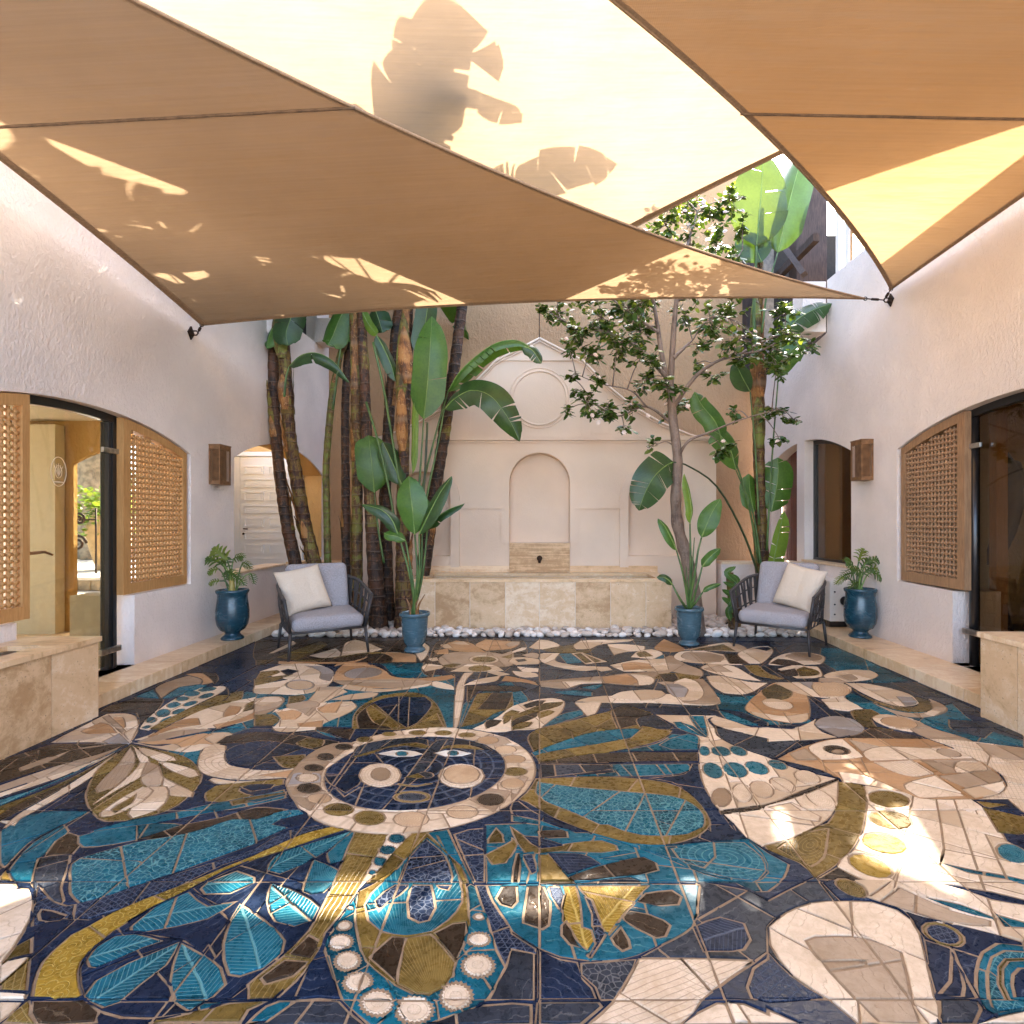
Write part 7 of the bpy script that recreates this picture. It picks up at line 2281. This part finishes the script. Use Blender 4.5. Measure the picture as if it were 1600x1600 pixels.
addleaf(T10, px([(1150, 735, 6.75), (1140, 700, 6.72), (1125, 680, 6.7), (1112, 672, 6.7)]), .17, L_MID, stalk=px([(1190, 890), (1176, 800), (1150, 735)], 6.8), fold=.3, seed=57, tears=2, nrm=(.3, -1, .2))
addleaf(T10, px([(1052, 722, 6.3), (1040, 728, 6.25), (1022, 745, 6.2), (1008, 770, 6.2), (998, 798, 6.2)]), .20, L_DARK, stalk=px([(1186, 900, 6.8), (1160, 830, 6.7), (1120, 760, 6.5), (1075, 728, 6.35), (1052, 722, 6.3)]), smat=M_STALKD, fold=.15, seed=58, tears=6, nrm=(.2, -1, .25), n=34, slit=.7)
addleaf(T10, px([(1205, 800, 6.85), (1212, 770, 6.85), (1216, 740, 6.85), (1215, 715, 6.85)]), .20, L_MID, fold=.2, seed=59, tears=3, nrm=(-.2, -1, 0))
addleaf(T10, px([(1178, 800, 6.9), (1172, 770, 6.9), (1170, 740, 6.9)]), .12, L_MID, fold=.3, seed=60, nrm=(.2, -1, 0))
t = empty('banana_sucker', gz(1208, 6.6), 'bright yellow green young banana leaf standing before the dark red door', 'banana plant')
addleaf(t, px([(1205, 900), (1210, 870), (1217, 835), (1225, 798)], 6.6), .14, L_LIGHT, fold=.2, seed=61, tears=3, nrm=(.1, -1, .1), sides=(1, .45), stalk=[gz(1208, 6.6)] + px([(1206, 950), (1205, 900)], 6.6), sr=.018)
for k, (x, y0, y1) in enumerate(((1140, 985, 895), (1148, 985, 905))):
    t = empty('dry_stump', gz(x+4, 6.6), ['dry brown banana stump left of the right armchair', 'shorter dry banana stump beside the right armchair'][k], 'stump')
    m = MB(); q = [p-Vector(t.location) for p in [gz(x+4, 6.6)] + px([(x+3, (y0+y1)/2), (x, y1)], 6.6)]; m.tube(cat(q, 10), .045, 8); m.build('stem', B_GOLD, t)
    if k == 0:
        for j in range(6):
            a = px([(x+4+rnd.uniform(-6, 6), 970-12*j), (x+4+rnd.uniform(-9, 9), 955-12*j), (x+rnd.uniform(-14, 14), 945-12*j)], 6.5)
            addleaf(t, a, .035, L_MID, seed=70+j, n=10, rib=.003, nrm=(rnd.uniform(-.6, .6), -1, .3))

# potted bird-of-paradise plants
def soil(P, H): return Vector((P[0], P[1], P[2]+H*.91))
pl = empty('broad_leaf_plant', soil(POTL, .385), 'broad leaf plant with large glossy leaves growing in the left pot', 'plant')
b0 = soil(POTL, .385)
def stem(*L, Y=5.6): return [b0 + Vector((rnd.uniform(-.03, .03), rnd.uniform(-.03, .03), 0))] + px(L, Y)
addleaf(pl, px([(648, 835, 5.5), (645, 800, 5.46), (641, 770, 5.46), (639, 744, 5.5)]), .168, L_MID, stalk=stem((652, 900), (648, 835), Y=5.53), fold=.15, seed=80, nrm=(-.05, -1, .15), round_=True, n=30)
addleaf(pl, px([(655, 835, 5.45), (672, 800, 5.4), (688, 770, 5.4), (706, 744, 5.42)]), .115, L_DARK, stalk=stem((655, 900), (655, 835), Y=5.5), fold=.35, seed=81, nrm=(-.7, -1, .2), round_=True)
addleaf(pl, px([(668, 826, 5.55), (684, 808, 5.5), (702, 796, 5.5), (726, 787, 5.5)]), .07, L_DARK, stalk=stem((660, 900), (668, 826), Y=5.58), fold=.6, seed=82, tears=1, nrm=(-.1, -.6, 1))
addleaf(pl, px([(622, 835, 5.5), (612, 812, 5.48), (594, 796, 5.48), (565, 788, 5.5)]), .085, L_DARK, stalk=stem((643, 910), (630, 860), (622, 835), Y=5.54), fold=.5, seed=83, nrm=(.2, -.8, .6))
addleaf(pl, px([(634, 845, 5.5), (620, 838, 5.48), (608, 836, 5.48), (600, 833, 5.5)]), .055, L_MID, stalk=stem((645, 910), (634, 845), Y=5.52), fold=.3, seed=84, nrm=(.1, -1, .3))
addleaf(pl, px([(660, 830, 5.6), (664, 805, 5.6), (668, 780, 5.6)]), .09, L_MID, stalk=stem((657, 900), (660, 830), Y=5.6), fold=.3, seed=85, nrm=(-.3, -1, 0), round_=True)
m = MB()
for k in range(4):
    m = MB(); q = [Vector((.02*(k-1.5), -.02, 0)), Vector((.03*(k-1.5), -.03, .10)), Vector((.06*(k-1.2), -.04, .17+.04*(k % 2)))]; m.tube(cat(q, 8), [.018*(1-.1*j) for j in range(9)], 7); m.build('dry_sheath', M_SHEATH if k % 2 else L_DRY, pl)
pr_ = empty('slender_leaf_plant', soil(POTR, .39), 'slender leaf plant with upright stalks growing in the right pot', 'plant')
b0 = soil(POTR, .39)
addleaf(pr_, px([(1078, 818, 5.8), (1080, 795, 5.78), (1075, 765, 5.78), (1069, 740, 5.8)]), .06, L_LIGHT, stalk=stem((1079, 880), (1078, 818), Y=5.83), fold=.5, seed=90, nrm=(.6, -1, 0))
addleaf(pr_, px([(1096, 840, 5.75), (1104, 820, 5.72), (1113, 800, 5.72), (1126, 779, 5.75)]), .118, L_MID, stalk=stem((1085, 900), (1090, 865), (1096, 840), Y=5.8), fold=.2, seed=91, nrm=(-.3, -1, .2), round_=True)
addleaf(pr_, px([(1057, 860, 5.75), (1048, 840, 5.72), (1038, 822, 5.72), (1028, 810, 5.75)]), .075, L_MID, stalk=stem((1068, 900), (1057, 860), Y=5.8), fold=.45, seed=92, nrm=(.5, -1, .3), round_=True)
addleaf(pr_, px([(1097, 886, 5.8), (1104, 876, 5.78), (1114, 866, 5.78), (1126, 857, 5.8)]), .055, L_MID, stalk=stem((1088, 920), (1097, 886), Y=5.82), fold=.35, seed=93, nrm=(-.3, -1, .3))
addleaf(pr_, px([(1051, 914, 5.7), (1044, 906, 5.68), (1036, 902, 5.68), (1026, 902, 5.7)]), .042, L_DARK, stalk=stem((1062, 935), (1051, 914), Y=5.75), fold=.3, seed=94, nrm=(.1, -1, .5))
addleaf(pr_, px([(1098, 925, 5.8), (1106, 919, 5.78), (1116, 915, 5.78), (1127, 912, 5.8)]), .028, L_MID, stalk=stem((1088, 940), (1098, 925), Y=5.82), fold=.3, seed=95, nrm=(-.1, -1, .5))
for k, (x, y) in enumerate(((1085, 840), (1072, 885), (1080, 870))):
    m = MB(); q = [Vector((.01*k, .0, 0))] + [p-b0 for p in px([((1077+x)/2, (950+y)/2), (x, y)], 5.85)]; m.tube(cat(q, 10), [.013*(1.1-.08*j) for j in range(11)], 7); m.build('leaf_stalk', M_STALK, pr_)

# philodendrons in the urns
def lobed(mid, w, nrm, seed):
    r = random.Random(seed); mb = MB(); mb.uv = []; M = cat(mid, 12); nrm = Vector(nrm).normalized()
    for i in range(13):
        pass
    k0 = 0
    lobes = [(1, .95), (3, 1.0), (5, .92), (7, .78), (9, .6), (11, .38)]
    def quadstrip(P, ws):
        b = len(mb.v); n = len(P)
        for j, p in enumerate(P):
            t = (P[min(j+1, n-1)]-P[max(j-1, 0)]).normalized(); l = t.cross(nrm).normalized()
            mb.v += [tuple(p-l*ws[j]), tuple(p+nrm*.004), tuple(p+l*ws[j])]; mb.uv += [(j*.02, -ws[j]), (j*.02, 0), (j*.02, ws[j])]
        for j in range(n-1):
            for c in (0, 1):
                o = b+j*3+c; mb.f.append([o, o+1, o+4, o+3]); mb.mi.append(0); mb.sm.append(True)
    quadstrip(M, [w*.15*(1-.5*abs(i/12-.4))*(1 if i < 12 else .1) for i in range(13)])
    for i, sc in lobes:
        t = (M[min(i+1, 12)]-M[max(i-1, 0)]).normalized(); l = t.cross(nrm).normalized()
        for s in (-1, 1):
            L_ = w*sc*r.uniform(.85, 1.1); p0 = M[i]; d = (l*s + t*.55).normalized()
            P = [p0, p0+d*L_*.5+nrm*.008, p0+d*L_*.85-nrm*.01, p0+d*L_-nrm*.022]
            quadstrip(P, [w*.08, w*.115, w*.075, w*.008])
    return mb
L_PHIL = leafmat('philodendron_leaf', (.035, .085, .012), (.085, .15, .02), (.14, .20, .05), .3, .3, 40)
L_PHIY = leafmat('philodendron_young_leaf', (.10, .17, .02), (.19, .25, .035), (.26, .3, .08), .3, .4, 40)
def philodendron(U, lab, leaves, thick):
    b = Vector((U[0], U[1], U[2]+.45)); t = empty('philodendron', b, lab, 'plant', 'philodendrons growing in the urns')
    for k, (x, y, dY, ln, w, ang) in enumerate(leaves):
        Y = U[1]+dY; e = at(x, y, Y)-b
        base = Vector((rnd.uniform(-.04, .04), rnd.uniform(-.03, .03), 0))
        h = Vector((math.cos(R(ang)), -.25, math.sin(R(ang)))).normalized()
        mid = [e - h*ln*.5, e, e + h*ln*.35 - Vector((0, 0, .01)), e + h*ln*.6 - Vector((0, 0, .035))]
        nrm = Vector((-.2*h.x, -.75, .65))
        lobed(mid, w, nrm, k+3).build('leaf', [L_PHIL if k % 4 else L_PHIY], t)
        q = cat([base, base*.5+(e-h*ln*.5)*.55+Vector((0, 0, .05)), e-h*ln*.5], 10); m = MB(); m.tube(q, .007, 6); m.build('leaf_stalk', M_RIB if k % 2 else M_STALK, t)
    if thick:
        m = MB(); m.tube(cat([Vector((0, -.02, -.01)), Vector((.01, -.03, .10)), Vector((-.01, -.02, .22))], 8), [.034, .033, .032, .03, .027, .024, .02, .015, .01], 10); m.build('stem', stalkm('yellow_stem', (.22, .20, .05), (.42, .32, .08)), t)
philodendron(URNL, 'philodendron with lobed leaves and a thick yellow stem in the left urn', [(345, 866, -.1, .17, .12, 130), (337, 876, -.1, .16, .10, 150), (352, 878, .0, .16, .10, 80), (372, 870, .0, .12, .07, 20), (334, 890, -.05, .09, .06, 190), (362, 896, -.1, .13, .08, -20), (385, 881, 0, .09, .055, -20), (394, 901, .05, .08, .05, -60), (336, 908, -.05, .09, .05, 180), (375, 905, -.1, .1, .06, -30), (356, 900, .05, .12, .07, 100)], True)
philodendron(URNR, 'philodendron with lobed leaves on slim stalks in the right urn', [(1345, 867, 0, .14, .085, 80), (1362, 876, 0, .14, .08, 30), (1328, 880, 0, .13, .08, 140), (1338, 890, -.05, .13, .08, 160), (1368, 888, .0, .12, .07, 0), (1372, 898, -.05, .12, .07, -30), (1324, 897, .05, .12, .07, 190), (1355, 893, -.1, .12, .07, 40), (1313, 905, -.1, .09, .05, 200), (1352, 880, .05, .13, .08, 60), (1335, 912, -.05, .1, .06, 200)], False)

# ---------------------------------------------------------------- camellia tree before the fountain wall
M_CBARK = bark('camellia_bark', ((.11, .075, .055), (.19, .135, .10), (.24, .175, .13), (.30, .23, .18)), 3.0)
L_CAM = leafmat('camellia_leaf', (.022, .065, .011), (.070, .14, .022), (.06, .11, .03), .25, .2, 0.0)
L_CAMY = leafmat('camellia_young_leaf', (.06, .12, .015), (.13, .19, .03), (.2, .25, .06), .3, .35, 0.0)
CYY = 6.35
cam_t = empty('camellia_tree', gz(1092, CYY), 'camellia tree with crooked grey trunk and white blossoms behind the slender leaf pot', 'tree')
c0 = Vector(cam_t.location)
def lc(P): return [Vector(p)-c0 for p in P]
tr = lc([gz(1092, CYY)] + px([(1086, 940), (1077, 890), (1068, 855), (1058, 815), (1056, 770), (1059, 720), (1052, 660), (1047, 610)], CYY))
m = MB(); q = cat(tr, 60); m.tube(q, [(.080-.034*k/60)*(1+.10*math.sin(k*.9)*math.exp(-((k-24)/14)**2)+.03*noise.noise(Vector((k*.4, 0, 0)))) for k in range(61)], 16); m.build('trunk', M_CBARK, cam_t)
limbs_px = [[(1047, 610), (1035, 560), (1026, 500), (1016, 440), (1010, 370)], [(1047, 612), (1050, 560), (1054, 500), (1060, 450), (1075, 380), (1090, 330)],
            [(1050, 640), (1085, 590), (1120, 565), (1150, 555), (1190, 548)], [(1042, 590), (1000, 545), (950, 520), (900, 510), (865, 492)], [(1054, 665), (1010, 635), (965, 650), (925, 628)],
            [(1057, 720), (1075, 690), (1110, 675), (1160, 655), (1215, 640)], [(1052, 560), (1078, 535), (1082, 532)], [(1030, 520), (1000, 500), (960, 470), (930, 440)], [(1058, 470), (1100, 450), (1140, 420), (1160, 390)],
            [(1150, 556), (1200, 530), (1240, 520), (1265, 535)], [(1057, 700), (1040, 690), (1020, 698)], [(1010, 635), (985, 610), (940, 600), (900, 585)]]
pool = []
rc = random.Random(77)
for k, L_ in enumerate(limbs_px):
    q = cat(lc([at(x, y, CYY + .12*math.sin(k*2.1+j*.8)*(j > 0)) for j, (x, y) in enumerate(L_)]), 24)
    r0 = (.036, .040, .026, .028, .018, .018, .022, .018, .02, .014, .009, .012)[k]
    m = MB(); m.tube(q, [r0*(1-.72*j/24) for j in range(25)], 9); m.build('limb', M_CBARK, cam_t); pool += q
clus = [(870, 490, 38, 60), (850, 488, 16, 20), (905, 518, 38, 80), (940, 497, 48, 110), (980, 482, 48, 110), (922, 555, 28, 50), (965, 540, 38, 80), (1000, 518, 42, 90), (888, 543, 16, 22), (1010, 470, 40, 60),
        (893, 588, 12, 16), (935, 597, 14, 22), (885, 640, 12, 14), (918, 628, 24, 46), (950, 642, 28, 60), (985, 636, 20, 34), (1012, 592, 28, 50), (975, 666, 12, 16), (905, 610, 12, 14), (1000, 560, 22, 26),
        (1042, 604, 28, 50), (1052, 640, 24, 46), (1022, 560, 22, 26), (1070, 492, 32, 46), (1110, 498, 38, 66), (1098, 540, 26, 36), (1140, 498, 36, 66), (1152, 532, 32, 60), (1118, 590, 16, 22), (1088, 568, 18, 22), (1160, 562, 24, 40),
        (1204, 545, 42, 90), (1240, 530, 26, 44), (1268, 538, 14, 18), (1214, 572, 24, 40), (1150, 642, 14, 18), (1210, 640, 24, 46), (1240, 655, 14, 20), (1216, 682, 14, 18), (1130, 702, 20, 40), (1020, 697, 12, 18), (1228, 490, 32, 46), (1050, 745, 8, 6),
        (1040, 352, 28, 50), (1070, 332, 38, 80), (1110, 340, 38, 80), (1140, 312, 28, 50), (1120, 382, 32, 60), (1080, 384, 28, 46), (1146, 402, 20, 30), (1026, 372, 20, 26), (1160, 350, 20, 24),
        (1000, 450, 50, 70), (920, 455, 40, 60), (1100, 440, 45, 50), (1150, 450, 30, 30), (1050, 300, 40, 60), (1000, 380, 40, 50)]
mb = MB(); mb.uv = []; tw = MB(); ncl = 0; blossoms = []; browns = MB()
def leaflet(mb, p, d, nrm, L_, mi):
    l = d.cross(nrm).normalized(); b = len(mb.v); w = L_*.30
    P = [p, p+d*L_*.35+l*w-nrm*w*.25, p+d*L_*.35, p+d*L_*.35-l*w-nrm*w*.25, p+d*L_*.75+l*w*.75-nrm*w*.25, p+d*L_*.75-nrm*.004, p+d*L_*.75-l*w*.75-nrm*w*.25, p+d*L_-nrm*L_*.12]
    mb.v += [tuple(q) for q in P]; mb.uv += [(0, 0)]*8
    for f in ([0, 2, 1], [0, 3, 2], [1, 2, 5, 4], [2, 3, 6, 5], [4, 5, 7], [5, 6, 7]): mb.f.append([b+i for i in f]); mb.mi.append(mi); mb.sm.append(True)
for ci, (x, y, r, n) in enumerate(clus):
    Yc = CYY + rc.uniform(-.35, .35); c = at(x, y, Yc)-c0; rad = r*Yc/F
    near = min(pool, key=lambda q: (q-c).length + max(0, q.z-c.z)*1.2)
    q = cat([near, near.lerp(c, .5)+Vector((0, 0, .03)), c], 8); tw.tube(q, [.008*(1-.07*j) for j in range(9)], 5)
    for s in range(max(3, n//5)):
        v = Vector((rc.gauss(0, 1), rc.gauss(0, 1), rc.gauss(0, 1))).normalized()*rad*rc.uniform(.5, 1.05); e = c+v
        q = cat([c, c.lerp(e, .5)+Vector((0, 0, .02)), e], 5); tw.tube(q, [.0045*(1-.1*j) for j in range(6)], 4)
        for k in range(11):
            f = rc.uniform(.25, 1.05); p = c.lerp(e, f) + Vector((rc.gauss(0, .012), rc.gauss(0, .012), rc.gauss(0, .012)))
            a = rc.uniform(0, 6.283); d = (v.normalized()*.5 + Vector((math.cos(a), math.sin(a), rc.uniform(-.7, .35)))).normalized()
            nn = Vector((rc.gauss(0, .45), rc.gauss(0, .45)-.35, 1)).normalized()
            leaflet(mb, p, d, nn, rc.uniform(.05, .10), 1 if rc.random() < .24 else 0)
        if rc.random() < .03: blossoms.append(e)
tag(mb.build('foliage', [L_CAM, L_CAMY], cam_t), kind='stuff'); tag(tw.build('twigs', M_CBARK, cam_t), kind='stuff')
M_PETAL = simple('blossom_petal', (.80, .68, .60), .6, var=.1)
bl = MB()
for k in range(3):
    for j in range(6):
        a = j*math.pi/3+k*.5; rr2 = .026-.006*k
        d = Vector((math.cos(a), math.sin(a), .25+.5*k)); l = Vector((-math.sin(a), math.cos(a), 0))
        bl.add([Vector((0, 0, .004*k)), d*rr2*.6+l*rr2*.5, d*rr2*1.1, d*rr2*.6-l*rr2*.5], [(0, 1, 2, 3)], 0, True)
bme = bl.mesh('blossom', M_PETAL)
fix = [(1006, 484), (1001, 487), (925, 649), (935, 660), (975, 676), (1012, 650), (955, 497), (1075, 635), (1041, 632), (885, 530), (930, 555), (1099, 317), (1070, 330), (1133, 332), (1160, 330), (1133, 362), (1090, 300), (1130, 690), (1215, 690), (1150, 520)]
for x, y in fix: blossoms.append(at(x, y, CYY-.30)-c0)
for e in blossoms[:60]:
    o = bpy.data.objects.new('blossom', bme); o.location = e; o.rotation_euler = (rc.uniform(.3, 1.8), rc.uniform(-.6, .6), rc.uniform(-.5, .5)); link(o, cam_t)

# ---------------------------------------------------------------- garden plants behind the left glass door
def mass(mb, n, fn, L_, seed, mats=2):
    r = random.Random(seed)
    for k in range(n):
        p = fn(r); a = r.uniform(0, 6.283); d = Vector((math.cos(a), math.sin(a), r.uniform(-.3, .8))).normalized(); nn = Vector((r.gauss(0, .5), r.gauss(0, .5), 1)).normalized()
        leaflet(mb, p, d, nn, L_*r.uniform(.7, 1.3), r.randrange(mats))
hb = Vector((-9.6, 13.2, 1.25)); mb = MB(); mb.uv = []
mass(mb, 4200, lambda r: Vector((r.uniform(-2.6, 2.4), r.uniform(-.15, .5), 0)) + Vector((0, 0, r.random()**.7*1.25*(1+.15*noise.noise(Vector((r.random()*3, 0, 0)))))), .10, 5)
hd = empty('hedge', hb, 'clipped green hedge above the stone wall in the garden', 'hedge'); tag(mb.build('foliage', [L_CAM, L_CAMY], hd), kind='stuff')
m = MB()
for k in range(9): m.tube([Vector((-2.2+k*.55, .2, 0)), Vector((-2.2+k*.55+.1, .25, .9))], .03, 6)
m.build('stems', M_CBARK, hd)
jb = Vector((jar.location.x, jar.location.y, jar.location.z+.88)); mb = MB(); mb.uv = []
mass(mb, 700, lambda r: Vector((r.gauss(-.12, .28), r.gauss(0, .2), r.uniform(-.35, .5))), .11, 6)
js = empty('jar_shrub', jb, 'light green leafy shrub spilling out of the terracotta jar', 'shrub'); tag(mb.build('foliage', [L_CAMY, L_LIGHT], js), kind='stuff')
tp = at(150, 730, 12.2); tb = empty('garden_tree', (tp.x, 12.2, .46), 'old tree with thick rough bark beyond the garden hedge', 'tree')
m = MB()
q = [Vector((0, 0, 0)), Vector((.05, 0, 1.2)), Vector((.0, 0, 2.4)), Vector((.3, 0, 4.2))]
m.tube(cat(q, 30), [.36+.06*noise.noise(Vector((k*.5, 1, 0))) for k in range(31)], 14); m.tube(cat([Vector((0, 0, 1.5)), Vector((-.5, 0, 2.3)), Vector((-1.0, .1, 3.4))], 14), [.2-.006*k for k in range(15)], 10)
m.build('trunk', M_RUB, tb)
mb = MB(); mb.uv = []; mass(mb, 1500, lambda r: Vector((r.gauss(0, 1.2), r.gauss(.3, .8), r.gauss(4.4, .6))), .16, 8); tag(mb.build('crown', [L_CAM, L_DARK], tb), kind='stuff')
